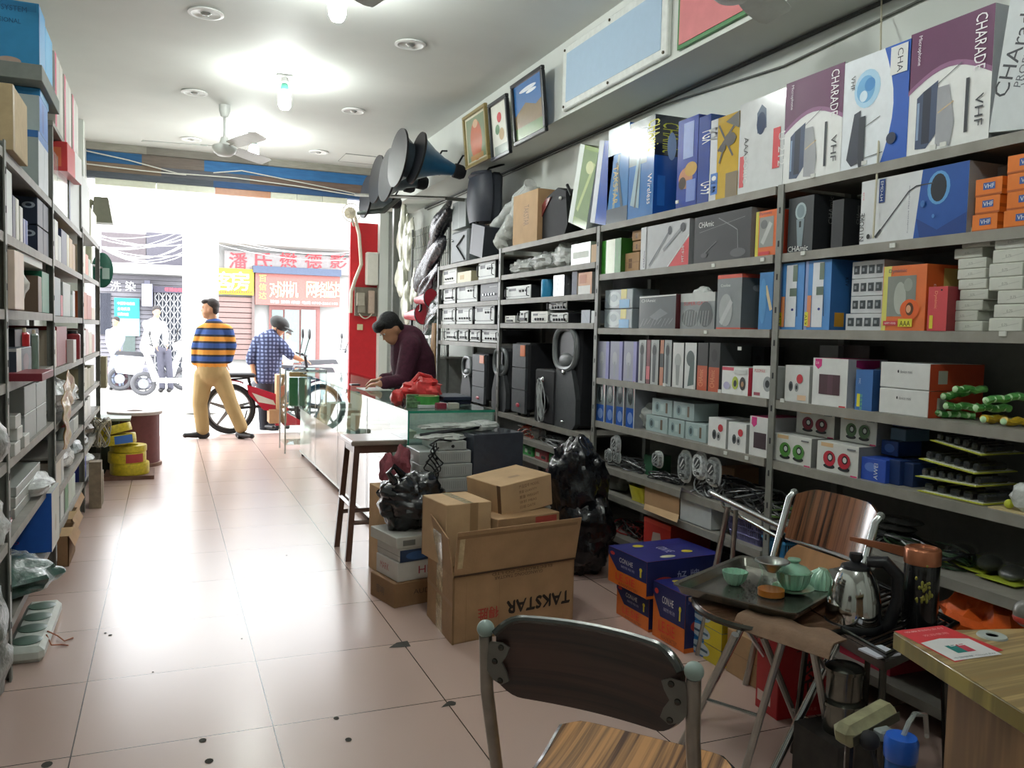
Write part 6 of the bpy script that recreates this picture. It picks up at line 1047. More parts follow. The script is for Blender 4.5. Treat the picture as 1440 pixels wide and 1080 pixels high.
B = MB(t.location); fl = [P0+Z*h,P0+N*dp+Z*h,P0+N*(dp-.02)-U*.02+Z*(h+.23),P0+N*.04-U*.015+Z*(h+.16)]; B.hull(fl+[v+U*.006 for v in fl],CARD); decal(B,fl[1]-U*.002,(fl[0]-fl[1]).normalized(),(fl[2]-fl[1]).normalized(),dp,.2,[('r',.3,.02,.62,.8,TP)]); B.build('side_flap',t)
B = MB(t.location); fl = [Q0+Z*h,Q0+N*dp+Z*h,Q0+N*dp+U*.04+Z*(h+.12),Q0+N*.05+U*.03+Z*(h+.13)]; B.hull(fl+[v-U*.006 for v in fl],CARDD); B.build('side_flap',t)
def L(a,b): v = P0+U*a+N*b; return (v.x,v.y)
carton('brown_carton','taped square brown carton on the left inside the large carton',(1.145,3.50),(1.37,3.53),.30,.28,.26,CARDL,[('r',.52,0,.7,1,'#a0805c'),('t',.7,.12,.1,'AX-12','#5c4434',0,.2)],[('r',0,0,.03,1,'#8a6c4c')],top=[('r',.42,0,.6,1,TP)])
carton('brown_carton','brown carton with a red stamp low on the right inside the large carton',(1.39,3.50),(1.74,3.58),.30,.20,.16,CARD,[('r',.6,.6,.95,.95,'#b04c40'),('l',[(.2,.3),(.6,.5)],.06,'#8c6848')])
t2 = carton('brown_carton','slanted brown carton with printed lines, highest in the large carton',(1.45,3.60),(1.75,3.68),0,.155,.28,CARDL,[('t',.35,.78,.11,'产品型号 MODEL','#7a5a3c',0,.4),('t',.35,.62,.1,'数量 QUANTITY','#7a5a3c',0,.35),('t',.35,.46,.1,'重量 WEIGHT','#7a5a3c',0,.38),('t',.35,.3,.1,'体积 MEAS','#7a5a3c',0,.33),('t',.35,.14,.1,'日期 DATE','#7a5a3c',0,.3)],[('r',.9,0,1,1,'#6c503a')],top=[('r',.4,.3,.6,.4,'#9a7c58')])
t2.rotation_euler = (math.radians(3),math.radians(-6),0); t2.location.z = .50
# pile behind: brown carton, receivers, black panel
carton('brown_carton','wide brown carton on the floor carrying the grey receivers',(1.26,4.34),(1.95,4.42),0,.46,.36,CARD,[('l',[(.1,.1),(.3,.4)],.02,'#8c6848')],[])
zz = .461
for k in range(4):
    x = [1.275,1.275,1.275,1.37][k]; ww = [.31,.305,.30,.18][k]; hh = [.078,.075,.07,.05][k]; y = 4.37+.01*k
    t = thing('silver_receiver',['lowest grey perforated receiver in the pile behind the cartons','second grey perforated receiver from the bottom of the pile','third grey perforated receiver of the pile','topmost smaller grey receiver with a slotted vent'][k],'receiver',(x+ww/2,y+.13,zz),group='pile of grey receivers')
    B = MB(t.location); B.box(x,x+ww,y,y+.27,zz,zz+hh,mat('#b4b8b6',.4,.2,var=.06,name='grey_receiver_steel'),.003)
    decal(B,(x,y,zz),(1,0,0),(0,0,1),ww,hh,[('r',.42+.04*j,.25,.425+.04*j,.8,'#6c7070') for j in range(12)]+[('r',.3,.1,.97,.12,'#8c9090')]); B.build('case',t)
    B = MB(t.location); B.lathe([(.009,0),(.009,.005),(0,.006)],MATTE,(x+.10,y,zz+hh*.45),(0,-1,0),12); B.build('button',t); zz += hh+.002
B = MB((1.32,4.36,.7))
for k in range(5): B.tube([(1.32+.03*math.sin(s*.9+k)+.01*k,4.352-.008*k,.73-.022*s+.015*math.sin(s+k*2)) for s in range(9)],.0042,BLACK,6)
B.tube([(1.32,4.352,.73),(1.38,4.36,.76),(1.46,4.4,.74)],.0045,BLACK,6); tag(B.build('black_cables'),'bunch of black leads hanging over the front of the receivers','cables')
carton('dark_panel_box','dark blue-grey film-wrapped box standing to the right of the receivers',(1.60,4.42),(1.93,4.48),.461,.31,.26,mat('#40444e',.25,var=.08,bump=.5,bscale=7,coat=.6,name='dark_box_in_film'),[],[])
FLM = mat('#b9bdb8',.25,var=.25,bump=.8,bscale=14,coat=.3,name='white_crumpled_film')
B = MB((1.5,4.66,0)); B.box(1.28,1.9,4.765,4.99,0,.78,CARDD) if False else None
for k,(x,y,z,rx,ry,rz,m,lab) in enumerate([(1.44,4.52,.752,.15,.11,.02,FLM,'crumpled white film lying over the grey receivers'),(1.56,4.60,.80,.24,.07,.022,FLM,'long white wrapped roll above the crumpled film'),(1.50,4.52,.785,.19,.05,.010,MATTE,'black flat bar lying across the white wrapped roll'),(1.72,4.62,.80,.10,.09,.03,POLYW,'milky bag of parts at the right end of the roll')]):
    if k == 2: B = MB((x,y,z)); B.tube([(x-rx,y-.02,z-.02),(x+rx,y+.03,z+.015)],.011,m,4,smooth=False); tag(B.build('black_bar'),lab,'bar')
    else: B = MB((x,y,z)); B.ball((x,y,z),(rx,ry,rz),m,30,14,amp=.3,fr=7,seed=k+2); tag(B.build('wrapped_roll' if k == 1 else 'crumpled_film'),lab,'film')
# maroon cloth and cartons between stool and receivers
B = MB((1.2,4.54,.48)); B.ball((1.215,4.53,.60),(.05,.10,.10),mat('#84434c',.9,var=.15,bump=.3,bscale=60,name='maroon_cloth'),20,14,amp=.4,fr=6,seed=2); B.ball((1.15,4.56,.56),(.05,.08,.10),mat('#84434c',.9,var=.15,bump=.3,bscale=60,name='maroon_cloth'),20,14,amp=.4,fr=6,seed=5); tag(B.build('maroon_cloth'),'crumpled maroon cloth draped on the cartons behind the stool','cloth')
carton('brown_carton','narrow upright tan carton left of the grey receivers',(1.185,4.42),(1.25,4.43),0,.50,.2,CARDL); carton('brown_carton','small brown carton behind the stool under the maroon cloth',(1.08,4.5),(1.175,4.51),0,.48,.16,CARDL)
# black bin bag on the right
B = MB((2.2,4.3,0)); B.ball((2.17,4.25,.50),(.15,.19,.27),BAG,48,32,amp=.3,fr=5,seed=12,sharp=True); B.ball((2.2,4.22,.24),(.17,.24,.26),BAG,44,30,amp=.28,fr=5,seed=15,sharp=True); tag(B.build('black_bin_bag'),'large black bin bag slumped against the shelf post behind the cartons','bag')
# battery cartons
def battery(p,q,z,lab,dep=.24,h=.17):
    NV,OR = '#232a5c','#cf6a28'
    carton('battery_carton',lab,p,q,z,h,dep,OR,[('p',[(0,1),(0,.8),(.25,.42),(1,.42),(1,1)],NV),('t',.3,.68,.13,'CON.HE','#e0dcd8',0,.35),('t',.35,.55,.07,'碱性电池','#a8a8c0',0,.35),('e',.12,.85,.06,.05,'#c83c34'),('t',.22,.16,.2,'LE.SIE','#d83c34',0,.5),('t',.3,.05,.07,'ALKALINE BATTERY','#8a3c24',0,.5),('e',.86,.72,.035,.05,'#d8c83a'),('r',.84,.52,.88,.7,'#d8c83a')],
        right=[('r',0,.0,1,1,NV),('e',.22,.45,.12,.1,'#b8443c'),('t',.4,.35,.32,'好 牌','#b0b4d0',0,.3),('r',0,0,1,.08,OR)],top=[('r',0,0,1,1,'#2a2c78'),('t',.35,.45,.12,'CON HE','#d0d0dc',0,.3),('e',.2,.3,.07,.07,'#d8c83a'),('e',.7,.7,.07,.07,'#d8c83a'),('e',.85,.35,.06,.1,'#c8c8a8'),('r',.3,0,.31,1,'#1c1e50')],group='orange and navy battery cartons')
battery((2.02,3.50),(2.03,3.22),0,'lower left battery carton on the floor, bound with a white strap',h=.16)
battery((1.98,3.52),(2.00,3.20),.162,'topmost battery carton, lying on the lower left one',dep=.42,h=.17)
battery((2.03,3.19),(2.04,2.95),0,'right-hand battery carton standing on the floor next to the blue and yellow packs',dep=.3,h=.25)
for k in range(3):
    p,q = (2.09,3.0-.0),(2.09,2.76); carton('blue_yellow_pack',['lowest','middle','uppermost'][k]+' of three flat blue and yellow packs stacked on the floor',p,q,.001+.072*k,.07,.28,'#2f78b8',[('r',.5,0,1,1,'#c8b42c'),('e',.38,.5,.3,.4,'#b8c4cc'),('r',.12,.4,.62,.55,'#3c5c74')],right=[('r',0,0,1,1,'#c8b42c'),('r',.2,.2,.9,.8,'#c0c8c4'),('t',.25,.35,.3,'Panasonic','#2c4c5c',0,.55)],top=[('e',.7,.5,.25,.35,'#d0d8c8')],group='blue and yellow packs')
carton('brown_carton','open brown carton on the floor next to the blue and yellow packs',(2.1,2.74),(2.1,2.45),0,.18,.26,CARD,[('r',0,.5,1,.52,'#8a6c4c')])
carton('brown_carton','low brown carton in front of the red gift box',(2.12,2.62),(2.12,2.44),.181,.03,.2,CARDL)
# ================================================================== tea corner: red box, stool table, chair, trays
ZEB = None
def stripes(base,dark,sc,axis='X',name='striped_laminate',rough=.25,coat=.6):
    m = bpy.data.materials.new(name); m.use_nodes = True; n = m.node_tree; b = n.nodes['Principled BSDF']; b.inputs['Roughness'].default_value = rough; b.inputs['Coat Weight'].default_value = coat; b.inputs['Coat Roughness'].default_value = .1
    t = n.nodes.new('ShaderNodeTexCoord'); mp = n.nodes.new('ShaderNodeMapping'); s = {'X': (sc,.6,.6),'Y': (.6,sc,.6),'Z': (.6,.6,sc)}[axis]; mp.inputs['Scale'].default_value = s
    z = n.nodes.new('ShaderNodeTexNoise'); z.inputs['Scale'].default_value = 1.6; z.inputs['Detail'].default_value = 3.5; z.inputs['Roughness'].default_value = .7
    r = n.nodes.new('ShaderNodeValToRGB'); e = r.color_ramp.elements; e[0].position = .36; e[1].position = .60; e[0].color = (*lin(dark),1); e[1].color = (*lin(base),1)
    k = e.new(.47); k.color = (*[x*.55 for x in lin(base)],1)
    n.links.new(t.outputs['Object'],mp.inputs[0]); n.links.new(mp.outputs[0],z.inputs['Vector']); n.links.new(z.outputs['Fac'],r.inputs['Fac']); n.links.new(r.outputs['Color'],b.inputs['Base Color'])
    return m
# red gift box
gp,gq = at(1092,1014,z=0),at(1166,1003,z=0)
t = carton('red_gift_box','red tea gift box with dark characters standing under the tea table',gp,gq,0,.33,.13,mat('#a3161e',.4,var=.06,coat=.2,name='red_gift_card'),
    [('t',.32,.93,.22,'TEA','#3c1014',-90,.2),('t',.42,.28,.34,'茗','#3a0e12'),('t',.5,.06,.04,'茶叶礼盒','#c87c74')],[('r',.1,.1,.7,.22,'#c8b8b0'),('t',.3,.78,.12,'香','#c86c64')])
SK = mat('#4c4b47',.25,.9,var=.15,name='dark_chrome'); TRIM = mat('#15150f',.25,var=.1,coat=.4,name='black_edge_band')
# round folding stool that carries the tray
TC,TZ = Vector((1.80,2.12,0)),.50
t = thing('folding_stool_table','round brown folding table with a chrome rim holding the tea tray','table',TC)
ST = stripes('#7b5a44','#241813',22,'Y','brown_striped_laminate')
B = MB(TC); B.lathe([(0,TZ-.018),(.245,TZ-.018),(.25,TZ-.009),(.245,TZ),(0,TZ)],ST,TC,n=40); B.build('tabletop',t)
B = MB(TC); B.lathe([(.247,TZ-.02),(.256,TZ-.018),(.258,TZ-.008),(.253,TZ+.001),(.248,TZ-.001),(.247,TZ-.02)],SK,TC,n=40); B.build('rim',t)
LG = [(at(1034,892,z=TZ-.02),at(958,1048,z=0)),(at(1100,903,z=TZ-.02),at(1040,1108,z=0)),(at(1142,905,z=TZ-.02),at(1178,1100,z=0)),(at(1062,868,z=TZ-.02),at(1128,1034,z=0))]
for (a,b) in LG:
    B = MB(TC); B.tube([a,b],.011,STEEL,8); B.build('leg',t)
for (i,f,j,g) in [(0,.55,1,.5),(2,.62,3,.75)]:
    B = MB(TC); B.tube([LG[i][0].lerp(LG[i][1],f),LG[j][0].lerp(LG[j][1],g)],.006,CHROME,6); B.build('stretcher',t)
# brown cloth over the front edge
B = MB((1.72,1.86,TZ)); CL = mat('#7d6450',.85,var=.1,bump=.25,bscale=90,name='brown_tea_towel')
c0,c1 = at(1030,872,z=TZ+.005),at(1165,916,z=TZ+.005); d0 = at(1058,856,z=TZ+.016); 
def cl(u,v):
    p = c0.lerp(c1,u); q = d0-c0; x = p+q*(v*1.0); r = (Vector((x.x,x.y,0))-TC).length
    z = TZ+.018+.006*math.sin(u*14+v*3)*v
    if v < .25: z -= .035*(1-v/.25)**1.5
    return (x.x,x.y,z)
B.grid(cl,26,12,CL,th=.006); tag(B.build('brown_towel'),'folded brown towel hanging over the front of the tea table','towel')
# steel tray
TA = Vector((1.80,2.17,0)); rz = math.radians(-8)
P4 = [at(978,816,z=.545),at(1070,776,z=.545),at(1174,822,z=.545),at(1084,872,z=.545)]
cen = sum(P4,Vector())/4
ux = ((P4[2]-P4[3])+(P4[1]-P4[0])).normalized(); uy = Vector((-ux.y,ux.x,0)); hw = .5*((P4[2]-P4[3]).length+(P4[1]-P4[0]).length)/2; hd = .5*((P4[0]-P4[3]).length+(P4[1]-P4[2]).length)/2
t = thing('tea_tray','rectangular dark steel tea tray carrying the cups and the glass jug','tray',Vector((cen.x,cen.y,TZ+.018))); TR = mat('#7c7b74',.25,.85,var=.2,scale=12,name='worn_tray_steel')
B = MB(t.location); zb = TZ+.019
def rr4(w,d,r,z,n=5):
    o = []
    for (sx,sy,a0) in ((1,1,0),(-1,1,90),(-1,-1,180),(1,-1,270)):
        for k in range(n+1):
            a = math.radians(a0+90*k/n); o.append(Vector((cen.x,cen.y,z))+ux*(sx*(w-r)+r*math.cos(a))+uy*(sy*(d-r)+r*math.sin(a)))
    return o
rings = [rr4(hw*.9,hd*.9,.02,zb),rr4(hw*.96,hd*.96,.025,zb+.026),rr4(hw*1.02,hd*1.02,.03,zb+.029),rr4(hw*1.02,hd*1.02,.03,zb+.025),rr4(hw*.98,hd*.98,.025,zb+.023),rr4(hw*.93,hd*.93,.02,zb-.002)]
n = len(rings[0]); vs = [v for r in rings for v in r]; fs = [(i*n+k,i*n+(k+1) % n,(i+1)*n+(k+1) % n,(i+1)*n+k) for i in range(5) for k in range(n)]
B.add(vs,fs+[tuple(range(n)),tuple(range(5*n,6*n))[::-1]],TR,True); B.build('pan',t)
zt = zb+.0015
CEL = mat('#8fc0a6',.18,var=.06,coat=.8,name='celadon_glaze')
def ont(u,v,dz=0): return at(u,v,z=zt+dz)
# small cup
SC = 1.28
c = ont(1033,822); c.z = zt; t = thing('tea_cup','small fluted celadon cup standing upright at the left of the tray','cup',c); B = MB(c); B.T = Matrix.Translation(c) @ Matrix.Scale(SC,4) @ Matrix.Translation(-c); B.lathe([(.014,0),(.018,.003),(.027,.016),(.033,.036),(.031,.036),(.025,.017),(.014,.006),(0,.006)],CEL,c,n=48,wav=.05,wn=16); B.build('bowl',t)
# gaiwan with lid and saucer
c = ont(1115,833); c.z = zt; t = thing('gaiwan','lidded celadon tea bowl on its saucer in the middle of the tray','tea bowl',c)
B = MB(c); B.T = Matrix.Translation(c) @ Matrix.Scale(SC,4) @ Matrix.Translation(-c); B.lathe([(.02,0),(.03,.002),(.05,.012),(.052,.015),(.046,.013),(.02,.007),(0,.007)],CEL,c,n=40); B.build('saucer',t)
B = MB(c); B.T = Matrix.Translation(c) @ Matrix.Scale(SC,4) @ Matrix.Translation(-c); B.lathe([(.018,.008),(.028,.014),(.038,.03),(.042,.05),(.046,.056),(.043,.056),(.0,.05)],CEL,c,n=72,wav=.045,wn=18); B.build('bowl',t)
B = MB(c); B.T = Matrix.Translation(c) @ Matrix.Scale(SC,4) @ Matrix.Translation(-c); B.lathe([(.043,.053),(.042,.059),(.03,.069),(.014,.074),(.011,.078),(.017,.085),(.016,.088),(0,.089)],CEL,c,n=40); B.build('lid',t)
# upturned cups
for k,(u,v,dz,lab) in enumerate([(1153,826,0,'lower fluted celadon cup lying upside down at the right of the tray'),(1153,826,.014,'second celadon cup stacked over the upturned one at the right of the tray')]):
    c = ont(u,v,0); c.z = zt+dz; t = thing('tea_cup',lab,'cup',c); B = MB(c); B.T = Matrix.Translation(c) @ Matrix.Scale(SC,4) @ Matrix.Translation(-c); B.lathe([(.034,0.0),(.032,.012),(.026,.026),(.014,.036),(.012,.040),(0,.040)],CEL,c,(.12,-.1,1) if k else (0,0,1),48,wav=.05,wn=16); B.build('bowl',t)
# glass fairness jug with filter
c = ont(1084,838); c.z = zt; t = thing('glass_jug','glass tea jug with amber tea and a steel strainer on top','jug',c); GJ = glassm('#eef4f0')
B = MB(c); B.T = Matrix.Translation(c) @ Matrix.Scale(SC,4) @ Matrix.Translation(-c); B.lathe([(.0,0),(.034,0),(.036,.004),(.035,.02),(.027,.045),(.024,.06),(.034,.082)],GJ,c,n=32); B.build('body',t)
B = MB(c); B.T = Matrix.Translation(c) @ Matrix.Scale(SC,4) @ Matrix.Translation(-c); B.lathe([(0,.003),(.033,.003),(.033,.018),(0,.018)],mat('#c86c0c',.3,var=.05,name='amber_tea'),c,n=28); B.build('tea',t)
B = MB(c); B.T = Matrix.Translation(c) @ Matrix.Scale(SC,4) @ Matrix.Translation(-c); B.lathe([(.0,.06),(.012,.062),(.026,.082),(.042,.088),(.044,.09),(.04,.092),(.024,.086),(.01,.066)],STEEL,c,n=32); B.build('strainer',t)
B = MB(c); B.T = Matrix.Translation(c) @ Matrix.Scale(SC,4) @ Matrix.Translation(-c); e = Vector((.035,.02,0)).normalized(); B.tube([c+e*.03+Vector((0,0,.07)),c+e*.055+Vector((0,0,.06)),c+e*.058+Vector((0,0,.035)),c+e*.034+Vector((0,0,.022))],.004,GJ,8); B.build('handle',t)
# tea leaves and spills in tray
B = MB((cen.x,cen.y,zt)); rr = random.Random(3)
for k in range(60): p = ont(1058+rr.gauss(0,9),832+rr.gauss(0,7)); B.ball((p.x,p.y,zt+.002),(.004,.003,.0015),mat('#2a2a22',.5),6,4)
tag(B.build('tea_leaves'),'scattered dark wet tea leaves on the steel tray','tea leaves',None,'stuff')
# ---- chair behind with striped backrest
CB = Vector((1.92,2.18,0)); STB = stripes('#8a5a40','#2c1812',34,'Y','brown_striped_back',.16,1.0)
t = thing('folding_chair','chrome folding chair with a glossy striped backrest against the shelves','chair',CB)
bl,brr = Vector((2.11,2.40,.795)),Vector((2.10,1.99,.795))
for (q,nm) in ((bl,'left'),(brr,'right')):
    B = MB(CB); B.tube([q,q+Vector((-.02,0,-.02)),q+Vector((-.10,0,-.30)),q+Vector((-.40,0,-.795))],.0125,CHROME,10); B.ball(q,.014,mat('#7c807c',.4),10,8); B.build('back_post',t)
    B = MB(CB); B.tube([q+Vector((-.30,.0,-.34)),q+Vector((.06,.0,-.795))],.0115,CHROME,8); B.build('rear_leg',t)
yc,hw2 = (bl.y+brr.y)/2,.19
def bk(u,v):
    a = (u-.5)*2; z = .635+.185*v; e = .0
    if v > .5: z -= .05*max(0,abs(a)-.62)**1.3*(v-.5)*4
    return (2.115-.28*(.82-z)+.035*(1-a*a),yc-a*hw2,z)
B = MB(CB); B.grid(bk,20,10,STB,th=.009); B.build('backrest',t)
B = MB(CB); B.tube([(2.085,bl.y,.63),(2.10,yc,.625),(2.08,brr.y,.63)],.008,CHROME,8); B.build('crossbar',t)
B = MB(CB); SW = mat('#a0744c',.5,var=.12,scale=5,stretch=(1,6,1),name='plain_plywood')
B.grid(lambda u,v: (2.035+.05*v,yc+(u-.5)*.36*(1-.25*abs(2*v-1)**3),.47+.15*v),14,8,SW,th=.01); B.build('lower_panel',t)
B = MB(CB); B.grid(lambda u,v: (1.66+.34*u,yc+(v-.5)*.38,.455+.012*math.sin(u*PI)),8,8,stripes('#6e4a38','#20130e',24,'X','dark_seat_laminate'),th=.012); B.build('seat',t)
# chrome frame (another folded chair) further right of it
CF = Vector((2.22,2.7,0)); t = thing('folded_chair_frame','chrome tube frame of a folded chair standing between the battery cartons and the striped chair','chair',CF)
fa,fb = at(1000,693,x=2.12),at(1106,745,x=2.08)
B = MB(CF); B.tube([fa,fb],.0115,CHROME,10); B.ball(fa,.015,mat('#7c8084',.4),10,8); B.build('top_tube',t)
B = MB(CF); fc,fd = at(1018,712,x=2.14),at(1098,758,x=2.10); B.tube([at(1015,705,x=2.13),fc,fc.lerp(fd,.5),fd],.007,CHROME,8); B.build('lower_tube',t)
for (u,v) in ((1024,712),(1098,750)):
    p = at(u,v,x=2.11); B = MB(CF); B.tube([p,(p.x-.02,p.y+.14,0)],.0125,STEEL,8); B.build('leg',t)
B = MB(CF); p = at(1035,716,x=2.12); B.tube([p,(p.x+.02,p.y+.06,0)],.010,STEEL,8); B.build('leg',t)
# black tray under kettle, on the chair seat
BT = Vector((1.84,1.86,.475)); t = thing('black_tray','long glossy black tray under the kettle and the flask','tray',BT)
a,b,c,d = at(1118,850,z=.49),at(1180,930-2,z=.49),at(1330,895,z=.49),at(1200,830,z=.49)
B = MB(BT); BLK = mat('#17181a',.12,var=.2,coat=1,name='glossy_black_tray'); fl = [Vector((1.60,2.13,.472)),Vector((1.60,1.72,.472)),Vector((2.12,1.72,.472)),Vector((2.12,2.13,.472))]
# tray aligned with the chair seat
fl = [at(1122,858,z=.475),at(1245,930,z=.475),at(1345,885,z=.475),at(1225,822,z=.475)]
for v in fl: v.z = .472
B.hull(fl+[v+Vector((0,0,.008)) for v in fl],BLK); B.build('base',t); B = MB(BT); B.tube([v+Vector((0,0,.02)) for v in fl],.010,BLK,8,closed=True); B.build('rim',t)
B = MB(BT); cc = sum(fl,Vector())/4
for k in range(12): s = .12+.07*k; B.tube([fl[0].lerp(fl[1],s)+Vector((0,0,.011)),fl[3].lerp(fl[2],s)+Vector((0,0,.011))],.003,mat('#3a2c22',.3,coat=.5),5)
B.build('slats',t)
B = MB(BT); st = [at(1150,905,z=.46),at(1300,935,z=.46)]; t3 = thing('side_stool','low dark stool with thin chrome legs carrying the black tray','stool',(cc.x,cc.y,0)); B = MB(t3.location); B.hull([v+(v-cc)*-.06+Vector((0,0,-.035)) for v in fl]+[v+(v-cc)*-.06+Vector((0,0,-.002)) for v in fl],mat('#2c2018',.3,coat=.5,var=.2)); B.build('seat',t3)
for v in fl:
    q = v+(v-cc)*-.15; B = MB(t3.location); B.tube([(q.x,q.y,.44),(q.x+(q.x-cc.x)*.15,q.y+(q.y-cc.y)*.15,0)],.010,SK,8); B.build('leg',t3)
# electric kettle
zk = .4815; c = at(1199,881,z=zk); c.z = zk
KT = Matrix.Translation(c) @ Matrix.Scale(1.02,4) @ Matrix.Translation(-c)
t = thing('electric_kettle','shiny steel electric kettle with a black handle and lid','kettle',c); KS = mat('#c4c6c4',.09,1.0,var=.08,scale=6,name='polished_kettle_steel')
B = MB(c); B.T = KT; B.lathe([(.078,.02),(.080,.03),(.076,.08),(.066,.13),(.052,.165),(.042,.178)],KS,c,n=40); B.build('body',t)
B = MB(c); B.T = KT; B.lathe([(.0,0),(.083,0),(.085,.012),(.080,.022),(0,.022)],BLACK,c,n=40); B.build('base',t)
B = MB(c); B.T = KT; B.lathe([(.043,.176),(.040,.186),(.02,.194),(.014,.198),(.02,.21),(.018,.222),(0,.225)],BLACK,c,n=24); B.build('lid',t)
hd2 = Vector((.70,-.71,0)); B = MB(c); B.T = KT; B.tube([c+hd2*.03+Vector((0,0,.2)),c+hd2*.08+Vector((0,0,.205)),c+hd2*.115+Vector((0,0,.17)),c+hd2*.118+Vector((0,0,.10)),c+hd2*.10+Vector((0,0,.03)),c+hd2*.08+Vector((0,0,.012))],[.016,.02,.019,.017,.02,.02],BLACK,12); B.build('handle',t)
B = MB(c); B.T = KT; s2 = -hd2; B.hull([c+s2*.04+Vector((0,0,.175)),c+s2*.075+Vector((0,0,.165)),c+s2*.055+Vector((.02,.02,.13)),c+s2*.055+Vector((-.02,-.02,.13)),c+s2*.04+Vector((.02,.02,.17)),c+s2*.04+Vector((-.02,-.02,.17))],KS); B.build('spout',t)
# copper-topped flask
c = at(1292,884,z=zk); c.z = zk; t = thing('vacuum_flask','tall black flask with a copper-coloured collar and a long copper handle','flask',c); CU = mat('#a86a4c',.3,.6,var=.08,name='copper_lacquer')
B = MB(c); B.lathe([(.0,0),(.047,0),(.05,.006),(.05,.20),(.048,.205)],mat('#111113',.25,var=.1,coat=.5),c,n=36); B.build('body',t)
B = MB(c); B.lathe([(.048,.20),(.052,.203),(.052,.245),(.048,.25),(.04,.252),(.038,.246),(0,.246)],CU,c,n=36); B.build('collar',t)
B = MB(c); v2 = Vector((-.42,.9,0)).normalized(); p0 = c+v2*.045+Vector((0,0,.228)); B.hull([p0+Vector((x,0,z)) for x in (-.006,.006) for z in (-.016,.014)]+[p0+v2*.17+Vector((x,0,z)) for x in (-.006,.006) for z in (.004,.016)],CU); B.build('handle',t)
B = MB(c); rr = random.Random(8); GD = mat('#8f8a3c',.4,.3,var=.2)
for k in range(26):
    a = -2.25+rr.gauss(0,.25); z = .13+abs(rr.gauss(0,.03))-(.03 if k % 3 else 0); B.ball(c+Vector((.0502*math.cos(a),.0502*math.sin(a),z)),(.004,.004,rr.uniform(.004,.01)),GD,8,5)
B.build('gold_motif',t)
# small oddments on black tray
B = MB((cc.x,cc.y,.485)); 
for k,(u,v) in enumerate([(1148,862),(1158,866),(1143,866)]):
    p = at(u,v,z=.488); B = MB(p); B.ball(p,(.014,.009,.004),mat('#b08c5c',.6),10,6); tag(B.build('wood_chip'),'%s small tan wooden chip on the corner of the black tray' % ORD[k],'chip','tan wooden chips')
p = at(1240,912,z=.50); B = MB(p); B.box(p.x-.035,p.x+.05,p.y-.02,p.y+.05,.482,.487,P('#c8ccd8')); tag(B.build('paper_packet'),'small white and blue paper packet at the desk end of the black tray','packet')
# steel pot under the stool
c = Vector((1.93,1.86,0)); c = at(1183,1005,z=.0); c = Vector((1.80,1.75,.0)); 
pz = at(1187,960,y=1.85)
c = Vector((pz.x,pz.y,0)); t = thing('steel_pot_stack','two stacked steel pots standing under the black tray','pot',c); 
PS = mat('#75766f',.22,.9,var=.2,name='dull_steel_pot')
for zz,r,nm in ((.20,.055,'lower_pot'),(.30,.050,'upper_pot')):
    B = MB(c); B.lathe([(0,zz),(r*.95,zz),(r,zz+.01),(r,zz+.08),(r*1.12,zz+.083),(r*1.12,zz+.092),(r*.9,zz+.098),(0,zz+.098)],PS,c,n=36); B.build(nm,t)
B = MB(c); B.box(c.x-.09,c.x+.09,c.y-.08,c.y+.1,0,.199,mat('#34302c',.7,var=.3)); B.build('wooden_block',t)
# power strip with plugs, blue-capped bottle
c = at(1196,1030,y=1.55); t = thing('extension_socket','grimy cream extension socket with a black plug under the tea table','socket',c); CR = mat('#8f8c6c',.5,var=.3,scale=20,name='grimy_cream_plastic')
B = MB(c); B.T = Matrix.Translation(c) @ Matrix.Rotation(.15,4,'Z') @ Matrix.Rotation(-.15,4,'Y'); B.box(-.035,.16,-.03,.035,-.03,.03,CR,.018); B.box(-.03,.15,-.032,-.03,-.012,.012,mat('#4c4a3c',.6)); B.build('body',t)
B = MB(c); e = c+Vector((.02,-.04,-.005)); B.ball(e,(.026,.026,.024),MATTE,14,10); B.tube([e,e+Vector((.0,-.03,-.06)),e+Vector((.0,-.02,-.2))],.006,MATTE,6); B.build('plug',t)
B = MB(c); B.box(e.x+.02,e.x+.065,e.y-.02,e.y+.01,e.z-.0,e.z+.025,mat('#8c9492',.4),.004); B.build('adapter',t)
B = MB(c); B.tube([(c.x,c.y,c.z-.03),(c.x,c.y+.0,0)],.012,SK,8); B.build('support',t)
c = at(1268,1035,y=1.42); t = thing('blue_bottle','bright blue-capped bottle with a clear hose beside the desk','bottle',(c.x,c.y,0)); BP = mat('#1f5fc8',.3,coat=.4,var=.06,name='blue_plastic'); z = c.z
B = MB(t.location); B.lathe([(.034,0),(.036,.01),(.034,z-.06),(.03,z-.035)],mat('#2c68b8',.3,var=.1,alpha=.8),(c.x,c.y,0),n=28); B.build('body',t)
B = MB(t.location); B.lathe([(.0355,z-.055),(.038,z-.05),(.0385,z-.012),(.034,z),(.0,z+.002)],BP,(c.x,c.y,0),n=32); B.build('cap',t)
B = MB(t.location); B.tube([(c.x+.005,c.y,z),(c.x+.02,c.y+.0,z+.028),(c.x+.06,c.y+.02,z+.035),(c.x+.12,c.y+.04,z+.015),(c.x+.2,c.y+.1,z-.08)],.006,mat('#c8d0cc',.05,alpha=.5,coat=1),8); B.build('hose',t)
for k in range(4):
    y = 1.75+.12*k; pts = [(1.6+.1*k,1.5+.05*k,.006),(1.75+.08*k,1.75,.006+.004*k),(1.95,1.9+.05*k,.006),(2.2,1.7+.15*k,.006)]; wire(pts,.006,['#2c2420','#3c2c28','#20201e','#4c4038'][k],'%s dark lead lying on the floor under the tea table' % ORD[k],'floor_cable','cable','dark leads under the tea table')
